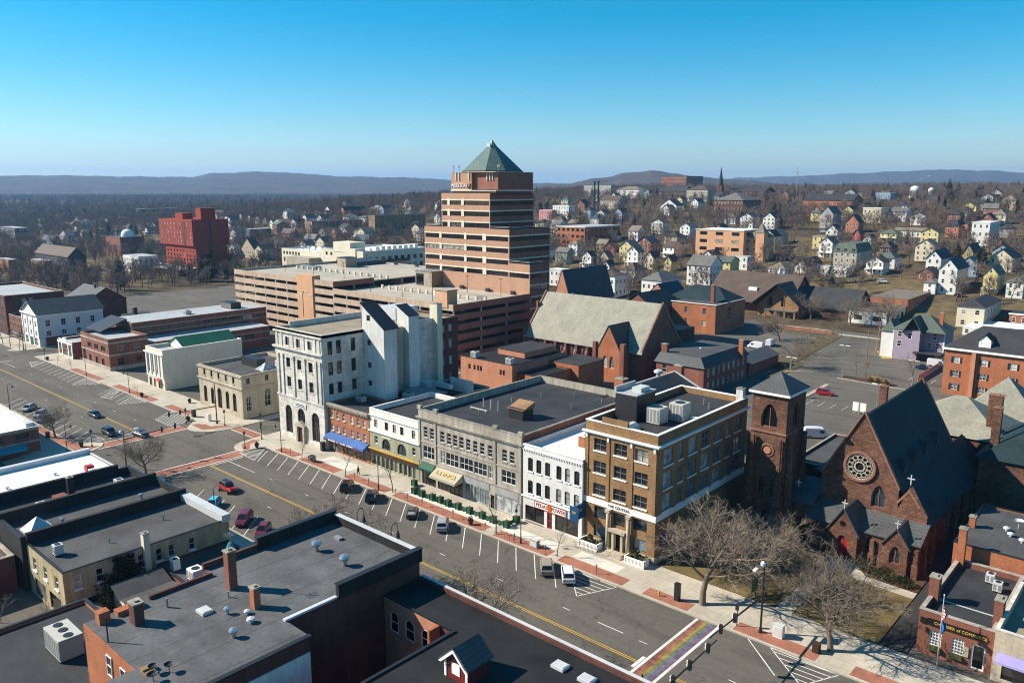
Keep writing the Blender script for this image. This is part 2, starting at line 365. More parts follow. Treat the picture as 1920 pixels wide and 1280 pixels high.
def win_mesh(w,h,arch,nx,ny,t,dep):
    key = (round(w,2),round(h,2),arch,nx,ny,t,dep)
    if key in _WM:return _WM[key]
    fr = MB();y0,y1 = dep-.14,dep-.04;r = rise_of((0,w,0,h,arch));hs = h-r
    fr.box(0,w,y0,y1,0,t);fr.box(0,t,y0,y1,t,hs);fr.box(w-t,w,y0,y1,t,hs)
    if not r:fr.box(t,w-t,y0,y1,h-t,h)
    else:
        c = arc_pts(0,w,hs,r,arch);c2 = arc_pts(t,w-t,hs,max(r-t,.02),arch)
        for i in range(len(c)-1):
            (a,za),(b,zb),(e,ze),(g,zg) = c[i],c[i+1],c2[i],c2[i+1]
            fr.quad((e,y0,ze),(g,y0,zg),(b,y0,zb),(a,y0,za));fr.quad((e,y0,ze),(e,y1,ze),(g,y1,zg),(g,y0,zg))
    for i in range(1,nx):fr.box(w*i/nx-t*.4,w*i/nx+t*.4,y0+.01,y1,t,h-t-(r*.25))
    for j in range(1,ny):fr.box(t,w-t,y0+.015,y1,h*j/ny-t*.4,h*j/ny+t*.4)
    gl = MB();yg = dep-.06
    if not r:gl.quad((0,yg,0),(w,yg,0),(w,yg,h),(0,yg,h))
    else:gl.add([(0,yg,0),(w,yg,0)] + [(u,yg,z) for u,z in reversed(arc_pts(0,w,hs,r,arch))],[tuple(range(11))])
    _WM[key] = (fr.mesh('window'),gl.mesh('pane'));return _WM[key]
_SM = {}
def sill_mesh(w,mat):
    k = (round(w,2),mat)
    if k not in _SM:
        me = MB().box(-.1,w+.1,-.14,.04,-.2,0).mesh('sill');me.materials.append(MAT[mat]);_SM[k] = me
    return _SM[k]
_MM = {}
def matmesh(me,mat):
    k = (me.name,mat)
    if k not in _MM:
        c = me if not len(me.materials) else me.copy();c.materials.clear();c.materials.append(MAT[mat]);_MM[k] = c
    return _MM[k]
def window(parent,A,B,o,frame='white_trim',glass='glass',nx=1,ny=2,t=.07,dep=.22,sill=None,name='window',off=0.0):
    A = Vector(A[:2]);B = Vector(B[:2]);d = (B-A).normalized();p = A + d*o[0]
    fr,gl = win_mesh(o[1]-o[0],o[3]-o[2],o[4] if len(o) > 4 else None,nx,ny,t,dep)
    wo = link(name,matmesh(fr,frame));wo.location = (p.x,p.y,o[2]);wo.rotation_euler = (0,0,atan2(d.y,d.x));under(wo,parent)
    g = link('pane',matmesh(gl,glass));g.parent = wo
    if sill:s = link('sill',sill_mesh(o[1]-o[0],sill));s.parent = wo
    return wo
def windows(parent,A,B,ops,**k):
    for o in ops:window(parent,A,B,o,**k)
def grid(u0,u1,n,w,rows,arch=None):
    """n openings of width w evenly spread between u0 and u1, for each (z0, z1) in rows"""
    out = []
    for z0,z1 in rows:
        for i in range(n):
            c = u0 + (u1-u0)*(i+.5)/n;out.append((c-w/2,c+w/2,z0,z1) + ((arch,) if arch else ()))
    return out
def flat_building(name,label,x0,x1,y0,y1,h,wm,rm,cat='building',parapet=.8,cap='stone_cap',sets=(),z0=0.,capw=.35,group=None):
    """flat-roofed block: walls with openings, roof behind a parapet, coping, windows; sets = (side, openings, style)"""
    t = thing(name,label,cat,((x0+x1)/2,(y0+y1)/2,z0),group=group);mb = MB()
    side = dict(f=((x0,y0),(x1,y0)),r=((x1,y0),(x1,y1)),b=((x1,y1),(x0,y1)),l=((x0,y1),(x0,y0)))
    for k,(A,B) in side.items():
        ops = [o for s in sets if s[0] == k for o in s[1]];dep = max([s[2].get('dep',.22) for s in sets if s[0] == k] or [.22])
        wall(mb,A,B,z0,h,ops,dep)
        for s in sets:
            if s[0] == k:windows(t,A,B,s[1],**{**s[2],'dep':dep})
    q = capw;rz = h-parapet;ins = [(x0+q,y0+q),(x1-q,y0+q),(x1-q,y1-q),(x0+q,y1-q)]
    if parapet > 0:
        for a,b in zip(ins,ins[1:]+ins[:1]):mb.quad((b[0],b[1],rz),(a[0],a[1],rz),(a[0],a[1],h),(b[0],b[1],h))
    part('wall',mb,wm,t)
    part('roof',MB().sheet(ins if parapet > 0 else rect(x0-.15,x1+.15,y0-.15,y1+.15),rz+(.004 if parapet > 0 else .02)),rm,t)
    if cap:
        c = MB();e = .06
        c.box(x0-e,x1+e,y0-e,y0+q,h,h+.13);c.box(x1-q,x1+e,y0+q,y1-q,h,h+.13);c.box(x0-e,x1+e,y1-q,y1+e,h,h+.13);c.box(x0-e,x0+q,y0+q,y1-q,h,h+.13)
        part('coping',c,cap,t)
    return t
def rect(x0,x1,y0,y1):return [(x0,y0),(x1,y0),(x1,y1),(x0,y1)]
def text(body,size,mat,parent,loc,rot,name='lettering',ext=.02,sx=1.0):
    cu = bpy.data.curves.new('t','FONT');cu.body = body;cu.size = size;cu.extrude = ext;cu.align_x = 'CENTER';cu.align_y = 'CENTER';cu.resolution_u = 2
    o = bpy.data.objects.new('t',cu);COL.objects.link(o);bpy.context.view_layer.update()
    me = bpy.data.meshes.new_from_object(o);bpy.data.objects.remove(o);bpy.data.curves.remove(cu)
    q = link(name,me,mat);q.location = loc;q.rotation_euler = rot;q.scale = (sx,1,1)
    if parent is not None:under(q,parent)
    return q
FR = (pi/2,0,0)                 # lettering on a wall that faces the street
def vent(t,x,y,z,kind='turbine',s=1.0):
    m = MB()
    if kind == 'turbine':
        m.lathe(x,y,[(.22*s,z),(.22*s,z+.5*s),(.42*s,z+.62*s),(.5*s,z+.85*s),(.42*s,z+1.05*s),(.1,z+1.15*s),(0,z+1.16*s)],12);part('roof_vent',m,'galvanised',t,True)
    elif kind == 'mushroom':
        m.lathe(x,y,[(.16*s,z),(.16*s,z+.3*s),(.42*s,z+.32*s),(.38*s,z+.5*s),(.1,z+.62*s),(0,z+.63*s)],12);part('roof_vent',m,'metal_light',t,True)
    elif kind == 'pipe':
        m.frustum(x,y,z,z+.7*s,.09*s,.09*s,8);part('vent_pipe',m,'metal_grey',t)
    elif kind == 'box':
        m.box(x-.7*s,x+.7*s,y-.55*s,y+.55*s,z,z+.3*s);m.box(x-.6*s,x+.6*s,y-.45*s,y+.45*s,z+.3*s,z+.36*s);part('skylight',m,'metal_light',t)
def chimney(t,x,y,z0,z1,w=.6,d=.6,mat='brick_red',name='chimney',cap='stone_cap'):
    c = part(name,MB().box(x-w/2,x+w/2,y-d/2,y+d/2,z0,z1),mat,t)
    part('chimney_cap',MB().box(x-w/2-.08,x+w/2+.08,y-d/2-.08,y+d/2+.08,z1+.002,z1+.16).box(x-w*.22,x+w*.22,y-d*.22,y+d*.22,z1+.162,z1+.32),cap,c)
    return c
def ac(label,x,y,z,w,d,h,fans=2,mat='ac_unit'):
    t = thing('air_conditioner',label,'air conditioner',(x,y,z))
    part('casing',MB().box(x-w/2,x+w/2,y-d/2,y+d/2,z+.18,z+h),mat,t)
    part('base_frame',MB().box(x-w/2+.1,x-w/2+.25,y-d/2,y+d/2,z,z+.178).box(x+w/2-.25,x+w/2-.1,y-d/2,y+d/2,z,z+.178),'metal_dark',t)
    for i in range(fans):
        r = min(w/fans,d)*.33;cx = x-w/2+w*(i+.5)/fans if w >= d else x;cy = y if w >= d else y-d/2+d*(i+.5)/fans
        part('fan_grille',MB().frustum(cx,cy,z+h+.002,z+h+.07,r,r,14),'metal_dark',t)
    n = max(2,int(w/.5));g = MB()
    for i in range(n):g.box(x-w/2+w*(i+.2)/n,x-w/2+w*(i+.8)/n,y-d/2-.025,y-d/2-.003,z+.35,z+h-.2)
    part('side_grille',g,'metal_grey',t)
    return t
# ---------------------------------------------------------------- ground, roads, pavements
def m_ground():
    m,t,b = _nodes('ground_mix',1.0,.1,0);v = _coord(t,'pos')
    c = _ramp(t,_noise(t,v,.016,6),[(.34,(.055,.042,.03)),(.47,(.10,.072,.045)),(.56,(.155,.12,.06)),(.68,(.075,.06,.045))])
    c = _mul(t,c,_ramp(t,_noise(t,v,.25,6),[(.3,grey(.55)),(.7,grey(1.2))]));t.links.new(c,b.inputs['Base Color'])
m_ground()
def axis(lo,hi,c0,c1,step,grow):
    out = [];x = c0
    while x <= c1:out.append(x);x += step
    s = step;a = c0
    while a > lo:s *= grow;a -= s;out.insert(0,a)
    s = step;a = out[-1]
    while a < hi:s *= grow;a += s;out.append(a)
    return out
xs = axis(-16000,7000,-900,150,22,1.14);ys = axis(-900,16000,-40,1000,22,1.14)
mb = MB();nx = len(xs)
mb.v = [(x,y,terrain(x,y)-.08) for y in ys for x in xs]
mb.f = [(j*nx+i,j*nx+i+1,(j+1)*nx+i+1,(j+1)*nx+i) for j in range(len(ys)-1) for i in range(nx-1)]
struct(part('ground',mb,'ground_mix',smooth=True))
def slab(name,pts,z=.13,mat='concrete_walk',z0=-.05):return struct(part(name,MB().prism(pts,z0,z,bottom=False),mat))
def flat(name,pts,z,mat):return struct(part(name,MB().sheet(pts,z),mat))
flat('road',rect(-620,70,-60,321),0.0,'asphalt')
def fillet(pts,k):                                      # pts of an arc round a street corner
    cx,cy,r,a0,a1 = pts;return [(cx+r*cos(RAD(a0+(a1-a0)*i/k)),cy+r*sin(RAD(a0+(a1-a0)*i/k))) for i in range(k+1)]
# far side pavement, block by block, with bulbs at the corners
slab('pavement',[(-149.5,87.0)] + [(60,87.0),(60,96),(-155,96),(-155,165),(-157,165),(-157,90)] + fillet((-152,86.5,4.6,180,290),8) )
slab('pavement',[(-291,87),(-180.5,87)] + fillet((-173.5,88.3,6.2,252,360),8) + [(-167.6,165),(-170.5,165),(-170.5,96),(-291,96)])
slab('pavement',[(-620,87),(-311,87)] + fillet((-309,89,4.5,260,360),6) + [(-304.6,130),(-306,130),(-306,94),(-620,94)])
# near side
slab('pavement',[(-620,52),(-183,52),(-181,46),(-179,46),(-178,55)] + fillet((-179.5,60,5.0,300,440),7) + [(-184,60.4),(-620,60.4)])
slab('pavement',[(-152,20),(-150,20),(-150,52.5),(70,52.5),(70,60.4),(-143,60.4)] + fillet((-148,60.0,4.2,20,180),7))
z1 = .136
def pavers(x0,x1,y0=87.35,y1=89.6):return flat('paver_strip',rect(x0,x1,y0,y1),z1,'paver_red')
for a,b in ((-146,-139),(-137,-125),(-122,-109.5),(-107.5,-84.5),(-82.3,-71),(-69,-57.3),(-54,-47),(-40.5,-30),(-26,-18),(-198,-186),(-230,-205),(-262,-240)):pavers(a,b)
for a,b,c,d in ((-133.5,-123.5,89.8,93.2),(-107,-84,89.7,91.4),(-82.5,-71.5,89.8,92.0),(-68,-60,89.8,92.3)):flat('new_paving',rect(a,b,c,d),z1,'concrete_new')
flat('paver_strip',[(-176.6,84.2),(-171.4,84.2),(-169.6,86.5),(-169.0,90),(-170.5,90),(-172.5,86.8),(-176.6,86)],z1,'paver_red')
flat('paver_strip',[(-155.9,88),(-154.8,84.6),(-151,82.8),(-150.5,84),(-153.6,86),(-154.5,89)],z1,'paver_red')
flat('paver_strip',[(-190,58.2),(-177,58.6),(-175.2,60.5),(-177,63.6),(-179,61.5),(-190,60.1)],z1,'paver_red')
flat('paver_strip',rect(-210,-192,58.4,60.1),z1,'paver_red')
# kerb stones: the step itself, in paler granite
for a,b in ((-146.5,60),(-291,-181.5),(-620,-312)):struct(part('kerb',MB().box(a,b,86.84,86.997,-.04,.137),'kerb'))
for a,b in ((-620,-184),(-143.5,70)):struct(part('kerb',MB().box(a,b,60.403,60.56,-.04,.137),'kerb'))
# ------------- painted markings
def line(mb,a,b,w=.12,z=.006):
    a = Vector(a);b = Vector(b);n = (b-a).normalized();n = Vector((-n.y,n.x))*w/2
    mb.quad((a.x-n.x,a.y-n.y,z),(b.x-n.x,b.y-n.y,z),(b.x+n.x,b.y+n.y,z),(a.x+n.x,a.y+n.y,z))
mk = MB();X = -71.5
def stall(foot):line(mk,(foot,81.0),(foot-5.1,86.7),.13)
for i in range(-2,20):stall(X-3.73*i)
for i in range(11):stall(-241.5-3.73*i)
for i in range(4):stall(-211.5-3.73*i)
for i in range(13):line(mk,(-185-3.73*i,60.6),(-190.1-3.73*i,66.2),.13)
for i in range(20):line(mk,(-60-3.73*i,60.6),(-65.1-3.73*i,66.2),.13)
def hatch(poly,d,step,w=.13,edge=True):
    """striped no-parking triangle / box"""
    P = [Vector(p) for p in poly];d = Vector(d).normalized();n = Vector((-d.y,d.x));s = [p.dot(n) for p in P];k = min(s)+step
    if edge:
        for a,b in zip(P,P[1:]+P[:1]):line(mk,a,b,w)
    while k < max(s)-.05:
        cut = []
        for a,b in zip(P,P[1:]+P[:1]):
            sa,sb = a.dot(n),b.dot(n)
            if (sa-k)*(sb-k) < 0:cut.append(a+(b-a)*((k-sa)/(sb-sa)))
        if len(cut) == 2:line(mk,cut[0],cut[1],w)
        k += step
hatch([(-66.0,86.7),(-60.4,81.0),(-57.7,86.7)],(1,.06),.95)
hatch([(-35.2,86.8),(-29.4,81.8),(-26.9,86.7)],(1,.05),.95);line(mk,(-38.1,86.8),(-32.4,81.7),.14)
hatch([(-192.6,86.6),(-188.2,80.8),(-180.2,80.6),(-180.2,83.7),(-183,86.6)],(1,.02),.62)
hatch([(-209,80.5),(-205.8,86.6),(-214.6,86.6)],(1,.04),.95);hatch([(-240,80.6),(-235.6,86.6),(-245.6,86.6)],(1,.04),.95)
hatch([(-226.5,86.6),(-219.6,80.3),(-216.5,81.5),(-223.0,86.6)],(1,.04),.95)
hatch([(-180.6,60.7),(-187,65.9),(-180.8,66.2)],(.3,1),.8);hatch([(-148.6,86.5),(-143.6,81.0),(-150.4,81.6)],(1,.5),.75)
hatch([(-279,86.4),(-274,81),(-284,83.5)],(1,.3),.9)
for x in range(-300,60,12):
    if -182 < x < -146 or -47 < x < -40:continue
    for y in (69.7,77.4):line(mk,(x,y),(x+1.2,y),.11)
line(mk,(-147.6,77.3),(-137,77.3),.14);line(mk,(-181.6,69.6),(-189,69.6),.14);line(mk,(-181.2,67.2),(-181.2,73.2),.3)
line(mk,(-147.2,73.9),(-147.2,80.5),.25);line(mk,(-45.6,72.2),(-45.6,74.9),.45);line(mk,(-54.3,77.5),(-50.4,77.5),.13)
line(mk,(-290,74.2),(-290,80.5),.3);line(mk,(-286,77.4),(-278,77.4),.14)
for x0,x1,ya,yb in ((-178.9,-175.1,62.5,82.3),(-151.9,-148.1,63.5,82.0)):
    line(mk,(x0,ya),(x0,yb),.28);line(mk,(x1,ya),(x1,yb),.28)
line(mk,(-168,88.9),(-157.3,88.9),.25);line(mk,(-168,91.6),(-157.3,91.6),.25)
for x0 in (-45.1,-42.1):line(mk,(x0,60.7),(x0,86.8),.38)
struct(part('road_marking',mk,'line_white'))
struct(part('road_marking',MB().sheet([(-44.85,60.7),(-42.35,60.7),(-42.35,66.2),(-43.2,64.9),(-44.0,66.2),(-44.85,66.2)],.0062),'line_white'))
ym = MB()
for dy in (-.16,.16):
    line(ym,(-45.8,73.5+dy),(-147.6,73.5+dy),.13);line(ym,(-181.2,73.5+dy),(-289,73.5+dy),.13);line(ym,(-306,73.5+dy),(-600,73.5+dy),.13);line(ym,(-41,73.5+dy),(60,73.5+dy),.13)
struct(part('road_marking',ym,'line_yellow'))
for x0,x1,ya,yb in ((-178.7,-175.3,62.5,82.3),(-151.7,-148.3,63.5,82.0)):flat('brick_crossing',rect(x0,x1,ya,yb),.004,'paver_red')
flat('brick_crossing',rect(-167.9,-157.3,89.1,91.4),.004,'paver_red')
RB = dict(rb_red=(.34,.075,.045),rb_orange=(.42,.16,.045),rb_yellow=(.5,.38,.03),rb_green=(.13,.3,.09),rb_blue=(.09,.2,.42),rb_purple=(.22,.12,.27))
for i,(k,c) in enumerate(RB.items()):
    M(k,tuple(.45*x+.55*y for x,y in zip(c,(.2,.13,.11))),rough=.85,var=.5,big=.35,small=2.0)
    x0 = -44.85 + i*.4167;flat('rainbow_stripe',rect(x0,x0+.4127,66.4,86.8),.0064,k)
# ------------- behind the main front: yards, lots, lawn, the second street
flat('car_park',rect(-152,-98,132,190),.004,'asphalt_lot');flat('car_park',rect(-140,-42,190.5,306),.004,'asphalt_lot')
flat('yard',rect(-57,-22,118,190),.004,'asphalt_dark');flat('car_park',rect(-96,-57.5,126,190),.005,'asphalt_lot')
lm = MB()
for i in range(9):line(lm,(-146+i*3.0,146.5),(-141+i*3.0,150.8+.4*i*0),.12,.009)
for i in range(7):line(lm,(-93-i*3.1,226),(-93-i*3.1,231),.12,.009)
for i in range(9):line(lm,(-88+i*3.0,200),(-88+i*3.0,205),.11,.009)
for i in range(8):line(lm,(-64+i*3.0,246),(-64+i*3.0,251),.11,.009)
line(lm,(-104,262),(-80,258),.12,.009);struct(part('road_marking',lm,'line_white'))
slab('lawn',[(-57,96.2),(-38.7,96.2),(-38.7,114.5),(-42,116),(-57,116)],.16,'lawn')
slab('lawn',[(-36.3,96.2),(-25.6,96.2),(-25.6,110.6),(-33,111),(-36.3,113.5)],.16,'lawn')
slab('path',[(-38.6,96.1),(-36.4,96.1),(-36.4,113.6),(-33,111.2),(-25.6,110.7),(-25.6,112.6),(-32.5,113),(-35.5,116.5),(-39,117),(-38.6,114.4)],.14,'concrete_walk')
slab('path',rect(-25.4,-22.4,96.1,117),.13,'asphalt_dark')
slab('planting_bed',[(-57,116.1),(-42,116.1),(-39.2,116.9),(-35.4,116.7),(-32.4,113.1),(-25.6,112.7),(-25.6,120),(-57,120)],.15,'mulch')
# car-park islands
slab('planting_bed',[(-96.5,217),(-93.5,216.5),(-94.6,244.5),(-98,246),(-103.5,303),(-108.5,309),(-133,311),(-131,300),(-110,298),(-104,262),(-110,236),(-99,234)],.14,'shrub_dry')
slab('planting_bed',[(-80.3,235),(-66,233.5),(-64,236),(-72,238.5),(-79.5,239)],.14,'mulch')
slab('planting_bed',[(-84.5,283),(-79,271),(-76.5,273),(-79.5,283),(-80,300),(-83.5,300)],.14,'straw')
slab('kerb_island',[(-79.6,204),(-78.4,204),(-79.0,224.6),(-80.2,224.6)],.155,'kerb')
slab('kerb_island',[(-95.4,232),(-88.5,237),(-88.8,237.6),(-95.6,232.9)],.155,'kerb')
slab('kerb_island',[(-80.6,234.4),(-66,232.8),(-60,232.6),(-60,233.0),(-66,233.3),(-80.4,234.9)],.15,'kerb')
flat('back_street',rect(-330,80,308.5,324.5),.006,'asphalt');slab('pavement',rect(-330,80,324.6,327.6),.14,'concrete_new',-.3);slab('pavement',rect(-106,-62,306.4,308.3),.14,'concrete_walk');slab('pavement',rect(-200,-132,306.4,308.3),.14,'concrete_walk')
lm = MB();line(lm,(-330,316.4),(80,316.4),.16,.01);struct(part('road_marking',lm,'line_yellow'))
# ---------------------------------------------------------------- the main front, far side of the street
def mono(mb,x0,x1,y0,y1,z0,za,zb):              # block whose top slopes from za (x0) to zb (x1)
    return mb.add([(x0,y0,z0),(x1,y0,z0),(x1,y1,z0),(x0,y1,z0),(x0,y0,za),(x1,y0,zb),(x1,y1,zb),(x0,y1,za)],[(0,1,5,4),(1,2,6,5),(2,3,7,6),(3,0,4,7),(4,5,6,7)])
def band(t,x0,x1,y,z0,z1,pr,mat,name='cornice',side=None):   # moulding along a front, optionally returned along the right side to y=side
    m = MB().box(x0-pr,x1+pr,y-pr,y-.002,z0,z1)
    if side:m.box(x1+.002,x1+pr,y,side,z0,z1)
    return part(name,m,mat,t)
# --- white stone bank
B = thing('bank_building','tall white stone bank with three arched windows and flat roof','building',(-146,112,0))
fo = [(2.5,5.1,1.3,7.7,'round'),(7.3,10.1,.2,7.7,'round'),(12.6,15.4,1.3,7.7,'round')]
fw = [(c-.78,c+.78,a,b) for a,b in ((12.0,14.3),(16.4,18.6),(21.3,23.2)) for c in (4.65,8.85,13.1)]
so = [(c-.6,c+.6,a,b) for a,b in ((12.0,14.4),(16.2,19.0),(20.6,23.5)) for c in (2.1,4.3,8.1)] + [(c-.6,c+.6,a,b) for a,b in ((12.6,15.2),(17,19.8),(21.2,23.6)) for c in (18,22.2,24.8)]
m = MB();wall(m,(-155,94.5),(-137.6,94.5),0,24.9,fo+fw,.35);wall(m,(-155,127),(-155,94.5),0,24.9)
wall(m,(-137.6,94.5),(-137.6,127),0,24.9,so,.3);part('wall',m,'limestone',B)
m = MB();ro = [(c-.55,c+.55,a,b) for a,b in ((8.6,10.6),(12.9,15),(17,19.2),(21,22.8)) for c in (2.2,4.6)]
wall(m,(-137.6,127),(-137.6,134.2),0,24.4,ro);wall(m,(-137.6,134.2),(-155,134.2),0,24.4);wall(m,(-155,134.2),(-155,127),0,24.4);part('rear_wall',m,'brick_dark',B)
windows(B,(-137.6,127),(-137.6,134.2),ro,frame='cream_grey',glass='glass_pale')
part('roof',MB().sheet(rect(-154.6,-138,94.9,127),24.3).sheet(rect(-154.8,-137.8,127,134),23.9),'gravel_roof',B)
part('parapet',MB().box(-155,-154.55,98,134.2,24.2,25.6).box(-155,-137.6,94.5,95.1,24.3,25.0).box(-138.0,-137.6,95.1,105.4,24.25,24.98),'limestone',B)
windows(B,(-155,94.5),(-137.6,94.5),fw,frame='metal_dark',glass='glass_dark',dep=.35,sill='limestone');windows(B,(-137.6,94.5),(-137.6,127),so,frame='metal_dark',glass='glass_dark',dep=.3)
windows(B,(-155,94.5),(-137.6,94.5),fo,frame='metal_dark',glass='glass_shop',nx=4,ny=5,t=.09,dep=.35)
band(B,-155,-137.6,94.5,20.2,20.6,.3,'limestone');band(B,-155,-137.6,94.5,20.6,20.95,.6,'limestone');band(B,-155,-137.6,94.5,9.6,10.0,.18,'limestone','belt_course')
band(B,-155,-137.6,94.5,24.1,24.45,.35,'limestone');band(B,-155,-137.6,94.5,19.2,19.9,.12,'limestone','frieze');band(B,-155,-137.6,94.5,0,.9,.1,'limestone','plinth')
for x in (-154.2,-152.5,-148.3,-144.1,-139.9,-138.4):
    p = part('pilaster',MB().box(x-.36,x+.36,94.28,94.497,10.0,18.75),'limestone',B);part('capital',MB().box(x-.44,x+.44,94.2,94.27,18.5,19.19).box(x-.4,x+.4,94.25,94.497,18.76,19.19),'limestone',p)
    part('attic_pier',MB().box(x-.3,x+.3,94.36,94.497,20.96,24.08),'limestone',B)
d = part('door_surround',MB().box(-147.9,-147.3,93.9,94.7,.14,3.7).box(-145.3,-144.7,93.9,94.7,.14,3.7).box(-148.1,-144.5,93.85,94.7,3.7,4.1).add([(-148.2,93.8,4.1),(-144.4,93.8,4.1),(-146.3,93.8,5.1),(-148.2,94.6,4.1),(-144.4,94.6,4.1),(-146.3,94.6,5.1)],[(0,1,2),(1,4,5,2),(3,0,2,5),(4,3,5)]),'limestone_warm',B)
part('door',MB().box(-147.3,-145.3,94.3,94.4,.14,3.7),'wood_dark',d)
sg = part('sign',MB().box(-148.4,-144.2,94.34,94.46,8.0,8.95),'white_trim',B)
part('sign_bar',MB().box(-148.1,-144.9,94.31,94.335,8.55,8.75).box(-148.1,-144.9,94.31,94.335,8.2,8.38).box(-144.6,-144.45,94.31,94.335,7.9,8.7),'sign_blue',sg)
s1 = part('stair_tower',mono(MB(),-138,-130.7,105.5,109,10,30.3,25.5),'white_wall',B)
part('stair_tower_roof',MB().add([(-138.2,105.2,30.55),(-130.2,105.2,25.45),(-130.2,109.3,25.45),(-138.2,109.3,30.55),(-138.2,105.2,30.85),(-130.2,105.2,25.75),(-130.2,109.3,25.75),(-138.2,109.3,30.85)],[(4,5,6,7),(0,1,5,4),(1,2,6,5),(2,3,7,6),(3,0,4,7),(3,2,1,0)]),'metal_dark',s1)
for z in (27.0,21.6,16.6,12.6):part('small_window',MB().box(-136.3,-135.2,105.47,105.497,z,z+1.2),'glass_dark',s1)
s2 = part('lift_tower',mono(MB(),-137.6,-133.6,115,118,10,29.0,26.9),'white_wall',B);part('lift_tower_roof',MB().add([(-137.8,114.8,29.25),(-133.3,114.8,26.9),(-133.3,118.2,26.9),(-137.8,118.2,29.25)],[(0,1,2,3)]),'metal_dark',s2)
part('light_well_wall',MB().box(-137.58,-135.2,109.5,114.8,10,24.6),'cream_grey',B)
part('penthouse',MB().box(-150.5,-144,120,127,24.3,27.2),'metal_light',B);part('roof_hatch',MB().box(-143,-139.5,113,116,24.3,25.6),'white_wall',B)
rl = MB()
for x in (-143.5,-141.5,-139.5):rl.tube((x,109.6,24.3),(x,109.6,26.4),.05)
rl.tube((-143.5,109.6,26.4),(-139.5,109.6,26.4),.05).tube((-143.5,109.6,25.4),(-139.5,109.6,25.4),.05);part('railing',rl,'red_dark',B)
chimney(B,-137.4,126.8,9,28.3,2.6,1.6,'cream')
# --- low service roofs in the bank's shadow
t = flat_building('service_building','low black-roofed annex in the shadow beside the white bank',-137.4,-124,104.6,131,9.4,'cream_grey','roof_black',parapet=.5)
part('screen_wall',MB().box(-129.5,-122.2,123.6,123.8,9.4,12.4),'white_wall',t);part('duct',MB().box(-134,-131.6,118.4,121,9.0,11.6).box(-131,-126,120,121.2,10.6,11.6),'metal_light',t)
dk = MB().box(-133.6,-124.5,112.2,118,10.5,10.65)
for x in (-133.4,-130.4,-127.4,-124.6):dk.box(x-.06,x+.06,112.3,112.42,9,12.0)
dk.box(-133.6,-124.5,112.3,112.4,11.9,12);part('roof_terrace',dk,'metal_grey',t)
ac('boxy air conditioner in the dark behind the bank stair tower',-128.6,110.2,8.9,2.2,1.8,2.4,1)
ac('small air conditioner on the black roof behind orange brick front',-134.2,101.6,9.6,2.0,1.4,1.6,1)
# --- orange brick shop
cx = (1.4,3.4,5.5,8.2,10.3,12.3)
B = flat_building('shop_building','orange brick shop with long blue awning beside white bank',-137.4,-123.6,95.3,104.5,10.6,'brick_orange','roof_dark',parapet=.4,cap=None,
    sets=[('f',[(c-.5,c+.5,7.5,9.2,'round') for c in cx] + [(c-.5,c+.5,4.7,6.2) for c in cx],dict(frame='white_trim',glass='glass_pale',sill='stone_grey')),
          ('f',[(.6,4.4,.35,3.2),(4.8,8.6,.35,3.2),(9.0,12.8,.35,3.2)],dict(frame='metal_dark',glass='glass_shop',nx=3,ny=2,t=.1))])
m = MB().box(-137.6,-123.5,94.75,95.29,10.25,10.75)
for i in range(28):m.box(-137.3+i*.5,-137.05+i*.5,94.85,95.29,9.85,10.249)
part('cornice',m,'stone_cap',B)
a = part('awning',MB().add([(-137.2,95.28,4.35),(-123.8,95.28,4.35),(-123.8,93.7,3.45),(-137.2,93.7,3.45),(-123.8,93.7,3.05),(-137.2,93.7,3.05)],[(3,2,1,0),(5,4,2,3)]).add([(-137.2,95.28,4.35),(-137.2,93.7,3.45),(-137.2,93.7,3.05),(-137.2,95.28,3.05)],[(0,1,2,3)]).add([(-123.8,95.28,4.35),(-123.8,93.7,3.45),(-123.8,93.7,3.05),(-123.8,95.28,3.05)],[(3,2,1,0)]),'awning_blue',B)
part('awning_valance',MB().box(-137.2,-123.8,93.66,93.695,2.9,3.1),'red_dark',a);lt = MB();x = -135.4
for k in (1,1,1,1,1,1,0,1,0,.5,.5,1,1,1,0,1,1,1,1,1):lt.box(x,x+.3*k+.02,93.62,93.655,3.13,3.37) if k else None;x += .42
part('awning_lettering',lt,'white_trim',a)
# --- white over green shop
g1 = [(c-.5,c+.5,8.4,10.0) for c in (1.9,5.2,7.6,9.8,13.2)]
B = flat_building('shop_building','shop with white upper floor, olive green middle floor and two arches',-123.3,-108.6,95.3,112,12.0,'white_paint','roof_dark',parapet=.9,cap='white_trim',
    sets=[('f',g1,dict(frame='metal_dark',glass='glass')),('f',[(1.4,2.4,5.1,6.6),(12.7,13.7,5.1,6.6)],dict(frame='white_trim')),('f',[(3.7,6.3,4.3,6.6,'round'),(8.4,11.0,4.3,6.6,'round')],dict(frame='metal_dark',glass='glass_blue',nx=2)),
          ('f',[(.7+1.34*i,1.75+1.34*i,.4,2.7) for i in range(10)],dict(frame='pale_green',glass='glass_shop',t=.09,ny=1))])
op = [(1.4,2.4,5.1,6.6),(12.7,13.7,5.1,6.6),(3.7,6.3,4.3,6.6,'round'),(8.4,11.0,4.3,6.6,'round')] + [(.7+1.34*i,1.75+1.34*i,.4,2.7) for i in range(10)]
fm = MB();wall(fm,(-123.3,95.24),(-108.6,95.24),.14,7.45,op,.06);part('green_facing',fm,'pale_green',B)
band(B,-123.3,-108.6,95.2,7.46,7.75,.25,'white_trim');band(B,-123.3,-108.6,95.24,3.75,3.95,.35,'line_yellow','fascia_strip');band(B,-123.3,-108.6,95.24,2.95,3.74,.3,'wood_dark','shop_fascia');band(B,-123.3,-108.6,95.2,10.7,10.85,.12,'white_trim','belt_course')
band(B,-119.5,-116.8,95.24,6.75,6.98,.08,'cream','arch_keystone')
